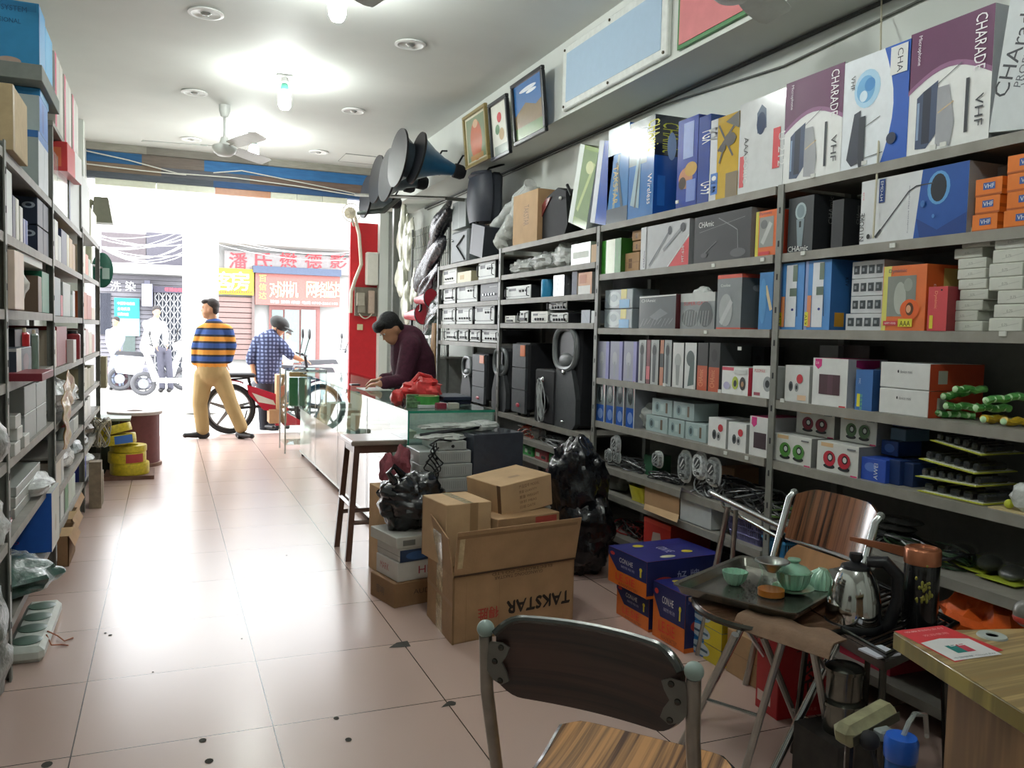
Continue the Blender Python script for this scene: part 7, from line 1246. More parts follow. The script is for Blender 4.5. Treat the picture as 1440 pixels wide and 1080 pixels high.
# ---- wooden desk at the lower right
DZ = .75; DW = stripes('#b39a6c','#94794f',26,'Y','light_desk_laminate',.35,.2); DE = stripes('#9a8a48','#7c6c34',30,'X','yellowish_plywood_edge',.4,.1)
a = at(1256,888,z=DZ); b = at(1440,1002,z=DZ); e = at(1393,858,z=DZ)
u1 = (b-a).normalized(); u2 = Vector((-u1.y,u1.x,0)); 
if (e-a).dot(u2) < 0: u2 = -u2
t = thing('wooden_desk','light wood-grain desk cut off at the lower right corner','desk',(a.x,a.y,0)); T = Matrix([[u1.x,u2.x,0,a.x],[u1.y,u2.y,0,a.y],[0,0,1,0],[0,0,0,1]])
B = MB(t.location); B.T = T; B.box(0,.8,0,.52,DZ-.036,DZ-.001,DE,.002); B.add([(0,0,DZ),(.8,0,DZ),(.8,.52,DZ),(0,.52,DZ)],[(0,1,2,3)],DW); B.build('desktop',t)
DP = stripes('#8f6f4e','#6c4f36',26,'Y','brown_desk_side',.4,.2); B = MB(t.location); B.T = T; B.box(.14,.78,.03,.48,0,DZ-.046,stripes('#97744f','#6c4f36',26,'X','brown_desk_side',.4,.2)); B.build('side_panel',t)
B = MB(t.location); g = at(1395,895,z=DZ); B.lathe([(.012,.0),(.012,.003),(.027,.003),(.029,.0),(.029,-.001)],mat('#a8b0ac',.4),(g.x,g.y,DZ+.0005),n=28); B.lathe([(0,.0012),(.013,.0012)],BLACK,(g.x,g.y,DZ),n=20); B.build('cable_grommet',t)
st = [at(1258,888,z=DZ),at(1325,880,z=DZ),at(1411,915,z=DZ),at(1343,932,z=DZ)]
B = MB(st[0]); B.add([v+Vector((0,0,.001)) for v in st],[(0,3,2,1)] if (st[1]-st[0]).cross(st[3]-st[0]).z < 0 else [(0,1,2,3)],P('#c9343c')); U = (st[3]-st[0]); V = (st[1]-st[0]); w,hh = U.length,V.length
decal(B,st[0]+Vector((0,0,.001)),U.normalized(),V.normalized(),w,hh,[('p',[(.42,.04),(.97,.03),(.97,.97),(.46,.97),(.36,.5)],'#d8d8d8'),('r',.58,.32,.80,.68,'#1f7a74'),('r',.58,.52,.80,.68,'#b83c50'),('t',.62,.4,.2,'BE','#d8d8d8',90),('t',.94,.1,.06,'中国银联 Cloud Pay','#5c6c74',90,.8),('t',.12,.1,.07,'收款扫码支付','#e8c8c8',90,.8),('t',.28,.3,.08,'欢迎使用','#e8b0b0',90,.5)],eps=.0003)
tag(B.build('payment_sticker'),'red and white payment sticker on the corner of the desk','sticker')
c = at(1438,862,z=DZ+.03); c.z = DZ; B = MB(c); B.ball(c+Vector((.012,0,.028)),(.026,.026,.03),mat('#70706c',.3,coat=.5,var=.1),18,12); B.ball(c+Vector((.012,0,.018)),(.0265,.0265,.016),mat('#b03c34',.3),18,10); tag(B.build('small_round_bottle'),'grey and red rounded object at the right edge of the desk','bottle')
# ---- foreground folding chair
FC = Vector((.88,1.5,0)); t = thing('folding_chair','chrome folding chair with a dark curved backrest in the foreground, seen from behind','chair',FC,group=None)
A0,A1 = at(683,884,z=.80),at(976,944,z=.80); 
PL,PR = Vector((A0.x,A0.y,.80)),Vector((A1.x,A1.y,.80)); dr = (PR-PL).normalized(); fw = Vector((-dr.y,dr.x,0))
if fw.x+fw.y < 0: fw = -fw
wb = (PR-PL).length; KN = mat('#8fa09a',.35,var=.08,name='grey_green_plastic_knob'); DT = mat('#8d8a84',.3,.75,var=.15,name='worn_chrome')
for (q,s) in ((PL,-1),(PR,1)):
    B = MB(FC); B.tube([q-Vector((0,0,.012)),q+fw*.01+Vector((0,0,-.12)),q+fw*.06+Vector((0,0,-.30)),q+fw*.14+Vector((0,0,-.45)),q+fw*.34+Vector((0,0,-.80))],.0125,DT,12); B.build('back_post',t)
    B = MB(FC); B.ball(q,.0165,KN,18,12); B.build('knob',t)
    B = MB(FC); B.tube([q+fw*.36+Vector((0,0,-.40)),q+fw*.0+Vector((0,0,-.80))],.0115,DT,10); B.build('rear_leg',t)
    B = MB(FC); c = q-dr*s*.028+fw*.012+Vector((0,0,-.075)); hz = Vector((0,0,1)); pts = [(0,.02),(-.005,.035),(-.03,.037),(-.045,.03),(-.04,.016),(-.03,.0),(-.04,-.016),(-.045,-.032),(-.03,-.042),(-.012,-.035),(0,-.02)]
    B.prism([q-dr*s*.008+fw*-.006+dr*s*p[0]+hz*(p[1]-.055) for p in pts],fw*.004,mat('#6c6964',.4,.5,name='bracket_steel'))
    for (a,z) in ((-.036,.028),(-.024,0),(-.036,-.034)): B.lathe([(.006,0),(.005,.003),(0,.004)],SK,q+dr*s*a-fw*.006+hz*(z-.055),-fw,10)
    B.build('bracket',t)
def bb(u,v):
    a = (u-.5)*2; cu = .075*(1-a*a); zl = .69-.0*a; zh = .835
    zz = zl+.0+(zh-zl)*v; 
    e = max(0,abs(a)-.72)/.28; zz = zz+(.7625-zz)*(.42*e**2.2)
    return PL.lerp(PR,.5)+dr*a*(wb/2-.022)+fw*cu*.6+Vector((0,0,zz-.80-.01-.012*(1-a*a)*(1-v)))
B = MB(FC); B.grid(bb,36,10,stripes('#3c2620','#160d0b',30,'Z','dark_rosewood_laminate',.3,.5),th=.012); B.build('backrest',t)
B = MB(FC); B.tube([bb(i/36,1.0)+fw*-.005+Vector((0,0,.001)) for i in range(37)],.0075,mat('#20231f',.16,coat=1.0,var=.1,name='black_edge_strip'),8); B.build('edge_strip',t)
S0 = PL.lerp(PR,.5)+fw*.02; ang = math.atan2(dr.y,dr.x)
def seat(u,v):
    a = (u-.5)*2; b2 = v; r = .19*(1-.10*(1-v))
    e = max(0,abs(a)-.75)/.25; y = .02+.37*v; y += (.205-y)*.22*e**2
    p = S0+dr*a*r+fw*y; return Vector((p.x,p.y,.465-.018*math.sin(v*PI)-.012*(1-v)))
SM = stripes('#c48f5a','#4a2c1c',34,'X','zebra_striped_seat',.35,.25)
SM.node_tree.nodes['Mapping'].inputs['Rotation'].default_value = (0,0,0)
B = MB(FC); B.grid(seat,24,20,SM,th=.014); so = B.build('seat',t)
# orient the seat stripes along the depth of the chair
me = so.data; R = Matrix.Rotation(-ang,4,'Z'); me.transform(R); so.rotation_euler = (0,0,ang)
B = MB(FC); edge = [seat(0,v/10) for v in range(11)]+[seat(u/12,1) for u in range(1,13)]+[seat(1,1-v/10) for v in range(1,11)]; B.tube([p+(p-S0-fw*.2).normalized()*.006+Vector((0,0,-.008)) for p in edge],.011,TRIM,8); B.build('seat_edge',t)
B = MB(FC); q = [seat(1,1-v/8)+dr*.035+Vector((0,0,-.015)) for v in range(9)]; B.tube(q,[.012]+[.022]*7+[.012],BAG,10); B.build('black_padding',t)
B = MB(FC); B.tube([PL+fw*.36+Vector((0,0,-.40)),PR+fw*.36+Vector((0,0,-.40))],.009,DT,8); B.build('front_rail',t)
B = MB(FC); B.tube([PL+fw*.27+Vector((0,0,-.68)),PR+fw*.27+Vector((0,0,-.68))],.008,DT,8); B.build('stretcher',t)
# ================================================================== people
def bake(B,name,parent,voxel=.012,smooth=4,m=None):
    o = B.build(name,parent); md = o.modifiers.new('remesh','REMESH'); md.mode = 'VOXEL'; md.voxel_size = voxel; md.use_smooth_shade = True
    sm = o.modifiers.new('smooth','SMOOTH'); sm.iterations = smooth; sm.factor = .5
    dg = bpy.context.evaluated_depsgraph_get(); me = bpy.data.meshes.new_from_object(o.evaluated_get(dg)); old = o.data; o.modifiers.clear(); o.data = me; bpy.data.meshes.remove(old)
    me.materials.clear(); me.materials.append(m); 
    for p in me.polygons: p.material_index = 0; p.use_smooth = True
    return o
def cap(B,pts,rs,m,n=14,flat=1.0):
    B.tube(pts,rs,m,n,flat=flat); B.ball(pts[0],rs[0],m,n,8); B.ball(pts[-1],rs[-1],m,n,8)
def ell(B,c,r,m,rot=None): B.ball(c,r,m,22,14,rot=rot)
def face_dir(B,c,d,s,m,up=Vector((0,0,1))):
    """skull, jaw, nose, ears facing d, centred at c, head height .23*s"""
    d = d.normalized(); side = d.cross(up).normalized(); u2 = side.cross(d)
    R = Matrix((side,d,u2)).transposed()
    q = lambda a,b,e: c+side*a*s+d*b*s+u2*e*s
    ell(B,q(0,-.012,.02),(.074*s,.092*s,.098*s),m,R); ell(B,q(0,.03,-.05),(.054*s,.06*s,.065*s),m,R); ell(B,q(0,.05,-.082),(.03*s,.032*s,.028*s),m,R)
    B.hull([q(0,.088,.022),q(-.010,.084,.0),q(.010,.084,.0),q(0,.112,-.018),q(-.017,.086,-.024),q(.017,.086,-.024),q(0,.07,0)],m)
    for k in (-1,1): ell(B,q(.074*k,-.01,-.005),(.012*s,.02*s,.03*s),m,R); ell(B,q(.028*k,.074,.038),(.02*s,.012*s,.007*s),m,R)
    ell(B,q(0,.083,-.044),(.024*s,.012*s,.006*s),m,R); ell(B,q(0,.08,-.056),(.022*s,.012*s,.007*s),m,R)
    return q,R
def eyes(t,q,R,s,o):
    for k in (-1,1):
        B = MB(o); ell(B,q(.029*k,.078,.022),(.013*s,.007*s,.007*s),mat('#d8d4cc',.3,var=.02),R); ell(B,q(.029*k,.083,.022),(.006*s,.004*s,.006*s),mat('#1c1410',.2),R); B.build('eye',t)
def hand(B,w,d,nrm,m,s=1.0,curl=.35,thumb=1):
    """palm and five fingers from wrist w along d; nrm is the back-of-hand direction"""
    d,nrm = d.normalized(),nrm.normalized(); sd = d.cross(nrm).normalized()
    B.hull([w+d*a*s+sd*b*s+nrm*c*s for a,b,c in [(0,-.022,-.012),(0,.022,-.012),(0,-.022,.012),(0,.022,.012),(.085,-.038,-.011),(.085,.038,-.011),(.085,-.038,.011),(.085,.038,.011),(.045,.04,0),(.045,-.04,0)]],m)
    for i,(b,L,r) in enumerate([(-.030,.062,.0075),(-.011,.075,.0085),(.010,.082,.0088),(.030,.073,.0085)]):
        p = w+(d*.08+sd*b)*s; pts = [p]; dd = d.copy()
        for k in range(3): dd = (dd-nrm*curl*(1+.2*i)).normalized(); p = p+dd*L*s*[.45,.32,.23][k]; pts.append(p)
        cap(B,pts,[r*s,r*s*.95,r*s*.9,r*s*.75],m,8)
    p = w+(d*.02+sd*.03*thumb)*s; e = (d*.7+sd*.7*thumb-nrm*.3).normalized(); cap(B,[p,p+e*.035*s,p+(e*.035+(e+d*.5-nrm*.2).normalized()*.03)*s],[.012*s,.010*s,.008*s],m,8)
SKN = mat('#b98868',.55,var=.06,scale=8,name='skin')
# ---- man in the striped jumper, back to us, looking left
Y1 = 10.62
def j1(u,v,dy=0): return at(u,v,y=Y1+dy)
o = at(304,613,y=Y1); o.z = 0
t = thing('person','person in a blue and orange striped jumper and khaki trousers, hands in pockets','person',o)
B = MB(o); hc1 = j1(294.5,435); q,R = face_dir(B,hc1,Vector((-.93,.12,-.06)),1.0,SKN)
nk = j1(300,456); cap(B,[hc1+Vector((.03,0,-.05)),nk],[.052,.06],SKN)
for a,b,dy in [((276,508),(276,518),.0),((318,506),(316,516),-.02)]:
    w = j1(*a,dy); hand(B,w,Vector((.15,.1,-1)),Vector((-1,0,0)),SKN,.9,.2)
    cap(B,[w+Vector((0,0,.2)),w],[.035,.03],SKN)
cap(B,[j1(298,468),j1(298,520)],[.1,.12],SKN); 
lg1 = [j1(287,528,.03),j1(281,568,.02),j1(285,607,0)]; lg2 = [j1(309,528,-.02),j1(324,566,-.06),j1(339,604,-.10)]
for L_ in (lg1,lg2): cap(B,L_,[.08,.055,.04],SKN)
cap(B,[j1(276,508),j1(283,466)],[.035,.045],SKN); cap(B,[j1(318,506),j1(318,466)],[.035,.045],SKN)
cap(B,[j1(283,466),j1(300,460),j1(318,466)],[.045,.08,.045],SKN)
bake(B,'body',t,.010,3,SKN); eyes(t,q,R,1.0,o)
B = MB(o); HR = mat('#2c2320',.7,var=.2,bump=.5,bscale=90,name='short_dark_hair'); ell(B,q(0,-.035,.05),(.078,.085,.085),HR,R); ell(B,q(0,-.06,-.0),(.072,.05,.07),HR,R); ell(B,q(0,.03,.09),(.06,.06,.035),HR,R); bake(B,'hair',t,.009,3,HR)
JM = bpy.data.materials.new('striped_jumper'); JM.use_nodes = True; n_ = JM.node_tree; bb_ = n_.nodes['Principled BSDF']; bb_.inputs['Roughness'].default_value = .9
tc_ = n_.nodes.new('ShaderNodeTexCoord'); sp_ = n_.nodes.new('ShaderNodeSeparateXYZ'); ma = n_.nodes.new('ShaderNodeMath'); ma.operation = 'MULTIPLY_ADD'; ma.inputs[1].default_value = 1/.158; ma.inputs[2].default_value = -5.36
fr_ = n_.nodes.new('ShaderNodeMath'); fr_.operation = 'FRACT'; cr_ = n_.nodes.new('ShaderNodeValToRGB'); cr_.color_ramp.interpolation = 'CONSTANT'; e_ = cr_.color_ramp.elements
e_[0].position = 0; e_[0].color = (*lin('#d08a34'),1); e_[1].position = .34; e_[1].color = (*lin('#26262c'),1); k_ = e_.new(.50); k_.color = (*lin('#34508c'),1); k_ = e_.new(.86); k_.color = (*lin('#2a2a30'),1)
n_.links.new(tc_.outputs['Object'],sp_.inputs[0]); n_.links.new(sp_.outputs['Z'],ma.inputs[0]); n_.links.new(ma.outputs[0],fr_.inputs[0]); n_.links.new(fr_.outputs[0],cr_.inputs['Fac']); n_.links.new(cr_.outputs['Color'],bb_.inputs['Base Color'])
B = MB(o)
cap(B,[j1(301,462),j1(300,480),j1(299,500),j1(298,508)],[.13,.175,.185,.18],JM,18); cap(B,[j1(284,466,.02),j1(300,458),j1(319,465,-.02)],[.075,.09,.075],JM)
cap(B,[j1(284,466,.02),j1(277,488,.02),j1(275,508,0)],[.075,.068,.055],JM); cap(B,[j1(320,466,-.02),j1(325,486,-.04),j1(321,505,-.05)],[.075,.068,.055],JM)
cap(B,[j1(299,456),j1(300,460)],[.066,.085],JM); bake(B,'jumper',t,.011,4,JM)
B = MB(o); CO = mat('#24242c',.9); B.tube([j1(299.5,452)+Vector((.064*math.cos(k*PI/8),.064*math.sin(k*PI/8),.01*math.sin(k*PI/8))) for k in range(16)],.018,CO,8,closed=True); B.build('collar',t)
KH = mat('#a38a5e',.85,var=.08,scale=6,bump=.25,bscale=9,name='khaki_cotton')
B = MB(o); cap(B,[j1(298,512),j1(298,524)],[.168,.165],KH,18); cap(B,[lg1[0],lg1[1],lg1[2]+Vector((0,0,.03))],[.118,.088,.080],KH); cap(B,[lg2[0],lg2[1],lg2[2]+Vector((0,0,.03))],[.115,.086,.078],KH)
bake(B,'trousers',t,.011,4,KH)
SH = mat('#1c1a1c',.35,var=.1,name='black_shoe_leather')
for (a,b) in [(lg1[2],Vector((-1,-.2,0))),(lg2[2],Vector((.5,-.75,0)))]:
    b = b.normalized(); g = Vector((a.x,a.y,.045)); B = MB(o); cap(B,[g-b*.04,g+b*.09,g+b*.2],[.046,.044,.032],SH,12,.85); B.box(g.x-.04,g.x+.04,g.y-.04,g.y+.04,0.0,.03,SH); bake(B,'shoe',t,.008,3,SH)
# ---- man in the helmet
Y2 = 11.38
def j2(u,v,dy=0): return at(u,v,y=Y2+dy)
o = at(380,611,y=Y2); o.z = 0
t = thing('person','person in a dark cap-like helmet and blue plaid shirt bending over the red electric bicycle','person',o)
B = MB(o); hc2 = j2(392,461); hd_ = Vector((.80,-.35,-.5)); q,R = face_dir(B,hc2,hd_,.95,SKN,Vector((.45,-.1,.9)))
cap(B,[hc2+Vector((-.03,.02,-.04)),j2(381,472)],[.05,.06],SKN)
la = [j2(363,480,.03),j2(353,505,.0),j2(357,526,-.05)]; ra = [j2(396,486,-.08),j2(409,500,-.14),j2(424,506,-.18)]
cap(B,la,[.05,.042,.03],SKN); cap(B,ra,[.05,.04,.03],SKN); cap(B,[la[0],j2(380,478),ra[0]],[.05,.08,.05],SKN)
hand(B,la[2],Vector((.12,-.05,-1)),Vector((-1,-.2,0)),SKN,.9,.25); hand(B,ra[2],Vector((1,-.1,-.15)),Vector((0,0,1)),SKN,.9,.35)
cap(B,[j2(380,485),j2(377,535)],[.1,.11],SKN)
l1 = [j2(370,540,.05),j2(371,575,.02),j2(372,604,0)]; l2 = [j2(384,540,0),j2(386,575,-.05),j2(385,604,-.08)]
for L_ in (l1,l2): cap(B,L_,[.08,.055,.04],SKN)
bake(B,'body',t,.010,3,SKN); eyes(t,q,R,.95,o)
PL_ = bpy.data.materials.new('blue_plaid_cotton'); PL_.use_nodes = True; n_ = PL_.node_tree; b_ = n_.nodes['Principled BSDF']; b_.inputs['Roughness'].default_value = .9; tcx = n_.nodes.new('ShaderNodeTexCoord'); ck = []
for dr_ in ('X','Z'):
    wv = n_.nodes.new('ShaderNodeTexWave'); wv.bands_direction = dr_; wv.inputs['Scale'].default_value = 6.5; wv.inputs['Distortion'].default_value = 2.5; n_.links.new(tcx.outputs['Object'],wv.inputs['Vector']); ck.append(wv)
mxx = n_.nodes.new('ShaderNodeMixRGB'); mxx.blend_type = 'MULTIPLY'; mxx.inputs[0].default_value = 1; n_.links.new(ck[0].outputs['Color'],mxx.inputs[1]); n_.links.new(ck[1].outputs['Color'],mxx.inputs[2])
rp = n_.nodes.new('ShaderNodeValToRGB'); rp.color_ramp.elements[0].color = (*lin('#272e4c'),1); rp.color_ramp.elements[1].color = (*lin('#7c88ac'),1); rp.color_ramp.elements[1].position = .8; n_.links.new(mxx.outputs[0],rp.inputs['Fac']); n_.links.new(rp.outputs['Color'],b_.inputs['Base Color'])
B = MB(o); cap(B,[j2(379,480),j2(379,498),j2(377,520),j2(377,532)],[.15,.17,.165,.165],PL_,18); cap(B,[la[0],j2(380,474),ra[0]],[.08,.10,.08],PL_); cap(B,[la[0],la[1],la[1].lerp(la[2],.1)],[.08,.072,.068],PL_); cap(B,[ra[0],ra[1]],[.08,.06],PL_); cap(B,[j2(383,470),j2(381,476)],[.075,.09],PL_); bake(B,'shirt',t,.011,4,PL_)
TRS = mat('#22242c',.85,var=.1,name='dark_trousers'); B = MB(o); cap(B,[j2(377,534),j2(377,542)],[.155,.15],TRS,18); cap(B,[l1[0],l1[1],l1[2]],[.10,.075,.065],TRS); cap(B,[l2[0],l2[1],l2[2]],[.10,.075,.065],TRS); bake(B,'trousers',t,.011,4,TRS)
HM = mat('#232523',.7,var=.45,scale=14,name='dark_helmet_shell'); B = MB(o); ell(B,q(0,-.02,.06),(.115,.135,.095),HM,R); B.build('helmet',t); B = MB(o); ell(B,q(0,.115,.055),(.095,.08,.018),HM,R); B.build('helmet_peak',t)
B = MB(o); B.tube([q(.09,-.01,.02),q(.08,.02,-.06),q(0,.055,-.115),q(-.08,.02,-.06),q(-.09,-.01,.02)],.006,BLACK,6); B.build('chin_strap',t)
for (a,b) in [(l1[2],Vector((.5,-.8,0))),(l2[2],Vector((.95,-.3,0)))]:
    b = b.normalized(); g = Vector((a.x,a.y,.045)); B = MB(o); cap(B,[g-b*.04,g+b*.09,g+b*.18],[.045,.042,.032],SH,12,.85); bake(B,'shoe',t,.008,3,SH)
# ---- shopkeeper bending over the counter
Y3 = 6.75
def j3(u,v,dy=0): return at(u,v,y=Y3+dy)
o = j3(580,560,.1); o.z = 0
t = thing('person','person in a dark maroon shirt leaning on the counter behind the glass display, looking down','person',o)
B = MB(o); hc3 = j3(549,464,-.05); q,R = face_dir(B,hc3,Vector((-.72,-.22,-.72)),1.0,SKN,Vector((-.6,-.1,.9)))
cap(B,[hc3+Vector((.05,.02,.0)),j3(569,472)],[.055,.065],SKN)
s1,e1,w1 = j3(578,487,-.17),j3(566,527,-.22),j3(536,528,-.28); s2,e2,w2 = j3(573,484,.18),j3(560,523,.28),j3(536,519,.15)
e1.z = .95; w1.z = .925; e2.z = .95; w2.z = .93
for a,b,c in ((s1,e1,w1),(s2,e2,w2)): cap(B,[a,b,c],[.05,.04,.03],SKN); hand(B,c,Vector((-1,.12,-.12)),Vector((-.1,0,1)),SKN,1.0,.4)
cap(B,[s1,j3(574,476),s2],[.05,.08,.05],SKN); cap(B,[j3(577,490),j3(586,560)],[.11,.12],SKN)
hp = Vector((o.x,o.y,.86)); 
for k in (-1,1): cap(B,[hp+Vector((.02,.09*k,0)),Vector((o.x+.02,o.y+.09*k,.45)),Vector((o.x+.04,o.y+.1*k,.09))],[.085,.055,.04],SKN)
bake(B,'body',t,.010,3,SKN); eyes(t,q,R,1.0,o)
HB = mat('#0f0f12',.6,var=.2,bump=.8,bscale=70,name='thick_black_hair'); B = MB(o); ell(B,q(0,-.03,.055),(.086,.098,.09),HB,R); ell(B,q(0,-.07,-.005),(.075,.045,.075),HB,R); ell(B,q(0,.055,.10),(.075,.05,.035),HB,R); ell(B,q(0,.085,.08),(.05,.028,.03),HB,R); bake(B,'hair',t,.009,3,HB)
MA = mat('#43192c',.85,var=.25,scale=40,bump=.2,bscale=14,name='maroon_cotton'); B = MB(o)
cap(B,[j3(574,482),j3(580,505),j3(583,530),Vector((o.x,o.y,.92))],[.15,.185,.18,.17],MA,20); cap(B,[s1,j3(573,474),s2],[.085,.105,.085],MA); cap(B,[s1,e1,w1.lerp(e1,.18)],[.088,.07,.052],MA); cap(B,[s2,e2,w2.lerp(e2,.18)],[.088,.07,.052],MA); cap(B,[j3(567,468),j3(573,474)],[.072,.10],MA); bake(B,'shirt',t,.011,4,MA)
B = MB(o); TB = mat('#23252c',.85,var=.1); cap(B,[Vector((o.x,o.y,.92)),Vector((o.x+.01,o.y,.82))],[.155,.155],TB,18)
for k in (-1,1): cap(B,[hp+Vector((.02,.09*k,0)),Vector((o.x+.02,o.y+.09*k,.45)),Vector((o.x+.04,o.y+.1*k,.06))],[.10,.075,.065],TB)
bake(B,'trousers',t,.012,3,TB)
for k in (-1,1):
    g = Vector((o.x+.04,o.y+.1*k,.045)); B = MB(o); cap(B,[g+Vector((.03,0,0)),g+Vector((-.08,0,0)),g+Vector((-.17,0,0))],[.045,.042,.032],SH,12,.85); bake(B,'shoe',t,.009,3,SH)
c = w1+Vector((-.15,.1,0)); B = MB(c); B.box(c.x-.07,c.x+.0,c.y-.04,c.y+.05,.905,.917,BLACK,.003); tag(B.build('mobile_phone'),'small dark phone in the shopkeeper\'s hands over the counter','phone')
# ================================================================== electric bicycle
YB = 11.0
def jb(u,v,dy=0): return at(u,v,y=YB+dy)
wc = jb(323,581); wr = wc.z-.0
t = thing('electric_bicycle','red electric bicycle parked across the shop entrance','bicycle',(jb(370,600).x,YB,0)); o = t.location
TY = mat('#1b1b1d',.7,var=.1,name='tyre_rubber'); RC = mat('#b01c34',.25,coat=.6,var=.06,name='red_bike_fairing'); AL = mat('#8a8d90',.3,.8,name='alloy_wheel')
def wheel(cx,nm):
    r = .315; c = Vector((cx,YB,r)); B = MB(o); B.tube([c+Vector((math.cos(a)*(r-.028),0,math.sin(a)*(r-.028))) for a in [k*2*PI/36 for k in range(36)]],.028,TY,8,closed=True); w_ = B.build(nm,t)
    B = MB(o); B.tube([c+Vector((math.cos(a)*(r-.065),0,math.sin(a)*(r-.065))) for a in [k*2*PI/36 for k in range(36)]],.014,AL,6,closed=True); B.lathe([(0,-.05),(.06,-.05),(.06,.05),(0,.05)],AL,c,(0,1,0),20)
    for k in range(5):
        a = k*2*PI/5+.3; d = Vector((math.cos(a),0,math.sin(a))); e = Vector((-d.z,0,d.x)); B.hull([c+d*.05+e*s*.025+Vector((0,y,0)) for s in (-1,1) for y in (-.012,.012)]+[c+d*(r-.07)+e*s*.013+Vector((0,y,0)) for s in (-1,1) for y in (-.008,.008)],AL)
    B.build('rim',t)
xb = wc.x; wheel(xb,'rear_wheel'); wheel(xb+1.10,'front_wheel')
B = MB(o); B.prism([(xb+.20,YB-.06,.62),(xb+.55,YB-.06,.50),(xb+.72,YB-.06,.30),(xb+.66,YB-.06,.26),(xb+.40,YB-.06,.30),(xb+.22,YB-.06,.50)],(0,.12,0),RC); B.hull([(xb+.55,YB-.08,.10),(xb+.9,YB-.08,.10),(xb+.9,YB+.08,.10),(xb+.55,YB+.08,.10),(xb+.55,YB-.08,.135),(xb+.9,YB-.08,.135),(xb+.9,YB+.08,.135),(xb+.62,YB+.05,.30),(xb+.62,YB-.05,.30)],RC); B.build('fairing',t)
B = MB(o); B.prism([(xb+.26,YB-.064,.52),(xb+.52,YB-.064,.42),(xb+.55,YB-.064,.36),(xb+.34,YB-.064,.40)],(0,.002,0),P('#c8c8c0')); B.build('decal_panel',t)
B = MB(o)
for (p,q_,r) in [((xb,YB,.315),(xb+.35,YB,.34),.018),((xb+.3,YB,.34),(xb+.22,YB,.72),.018),((xb+.9,YB,.28),(xb+.98,YB,.62),.022),((xb+.98,YB,.62),(xb+1.10,YB,.315),.018),((xb+.98,YB,.62),(xb+.92,YB,.98),.018),((xb,YB,.315),(xb-.12,YB,.67),.010),((xb-.12,YB,.67),(xb+.22,YB,.70),.010),((xb+.35,YB,.34),(xb+.9,YB,.28),.02)]: B.tube([p,q_],r,MATTE,8)
B.build('frame',t)
B = MB(o); B.box(xb-.05,xb+.30,YB-.11,YB+.11,.71,.76,MATTE,.02); B.build('saddle',t); B = MB(o); B.box(xb-.28,xb+.02,YB-.08,YB+.08,.66,.68,MATTE,.006); B.build('carrier_rack',t)
B = MB(o); B.tube([(xb+.84,YB-.28,1.02),(xb+.92,YB-.12,.99),(xb+.92,YB+.12,.99),(xb+.84,YB+.28,1.02)],.012,MATTE,8); B.build('handlebar',t)
for s in (-1,1):
    B = MB(o); B.tube([(xb+.88,YB+.2*s,1.0),(xb+.93,YB+.26*s,1.22)],.006,BLACK,6); B.ball((xb+.93,YB+.28*s,1.27),(.02,.05,.07),BLACK,14,10); B.build('mirror',t)
B = MB(o); B.tube([(xb+math.cos(a)*.36,YB,.315+math.sin(a)*.36) for a in [PI*.35+k*PI*.55/8 for k in range(9)]],.03,RC,6,flat=.4); B.build('rear_mudguard',t)
B = MB(o); B.tube([(xb+.2,YB-.08,.30),(xb+.12,YB-.2,.01)],.01,MATTE,6); B.build('kickstand',t)
carton('brown_carton','tall brown carton standing on the footboard of the red bicycle',(jb(387,560).x,YB-.14),(jb(401,560).x,YB-.14),.31,.44,.2,CARDL); carton('brown_carton','lower brown carton under the tall one on the red bicycle',(jb(377,590).x,YB-.15),(jb(401,590).x,YB-.15),.136,.172,.26,CARD)
# ================================================================== the street
B = MB(); B.box(-14,22,10.95,21.2,-.16,-.04,mat('#b9b7b2',.85,var=.08,scale=1.2,name='pale_concrete_street')); struct('ground',B)
B = MB(); B.box(-1.3,3.2,10.95,11.6,-.04,-.001,mat('#c9c6c0',.7,var=.06,name='threshold_concrete')); struct('floor_threshold',B)
YF = 21.0
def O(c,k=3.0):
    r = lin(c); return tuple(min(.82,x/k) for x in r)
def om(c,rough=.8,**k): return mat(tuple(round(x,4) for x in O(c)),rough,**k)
def fr(B,u0,v0,u1,v1,m,y=YF,d=.1):
    a,b = at(u0,v1,y=y),at(u1,v0,y=y); B.box(a.x,b.x,y,y+d,a.z,b.z,m)
def z_(v,y=YF,u=300): return at(u,v,y=y).z
def x_(u,y=YF,v=400): return at(u,v,y=y).x
WHT = om('#f4f4f2',.8,var=.04,scale=2)
# left building: grey sided shop
t = thing('shuttered_building','grey-sided building across the street behind the parked scooters','building',(x_(190),YF+1,0)); o = t.location
B = MB(o); B.box(x_(90),x_(268),YF,YF+4,0,z_(322),om('#d6d3d8',.8,var=.05)); B.build('wall',t)
B = MB(o); sd = om('#b4b1bb',.7,var=.04); z0,z1 = z_(520),z_(392); n = 22
for k in range(n):
    za = z0+(z1-z0)*k/n; zb_ = z0+(z1-z0)*(k+.88)/n; B.hull([(x_(140),YF-.03,za),(x_(262),YF-.03,za),(x_(140),YF-.07,za),(x_(262),YF-.07,za),(x_(140),YF-.03,zb_),(x_(262),YF-.03,zb_),(x_(140),YF-.045,zb_),(x_(262),YF-.045,zb_)],sd)
B.build('siding',t)
B = MB(o); fr(B,143,330,205,372,om('#8f858a'),YF-.05); fr(B,206,330,259,372,om('#827f8c'),YF-.06); B.build('upper_window',t)
B = MB(o); fr(B,138,374,262,382,WHT,YF-.5,.5); B.build('canopy',t)
B = MB(o); 
for (u,v,s) in [(155,404,'洗'),(176,404,'染')]:
    a = at(u,v+5,y=YF-.09); decal(B,a,(1,0,0),(0,0,1),.3,.24,[('t',0,0,.9,s,'#ffffff')],eps=.004)
B.build('lettering',t)
B = MB(o)
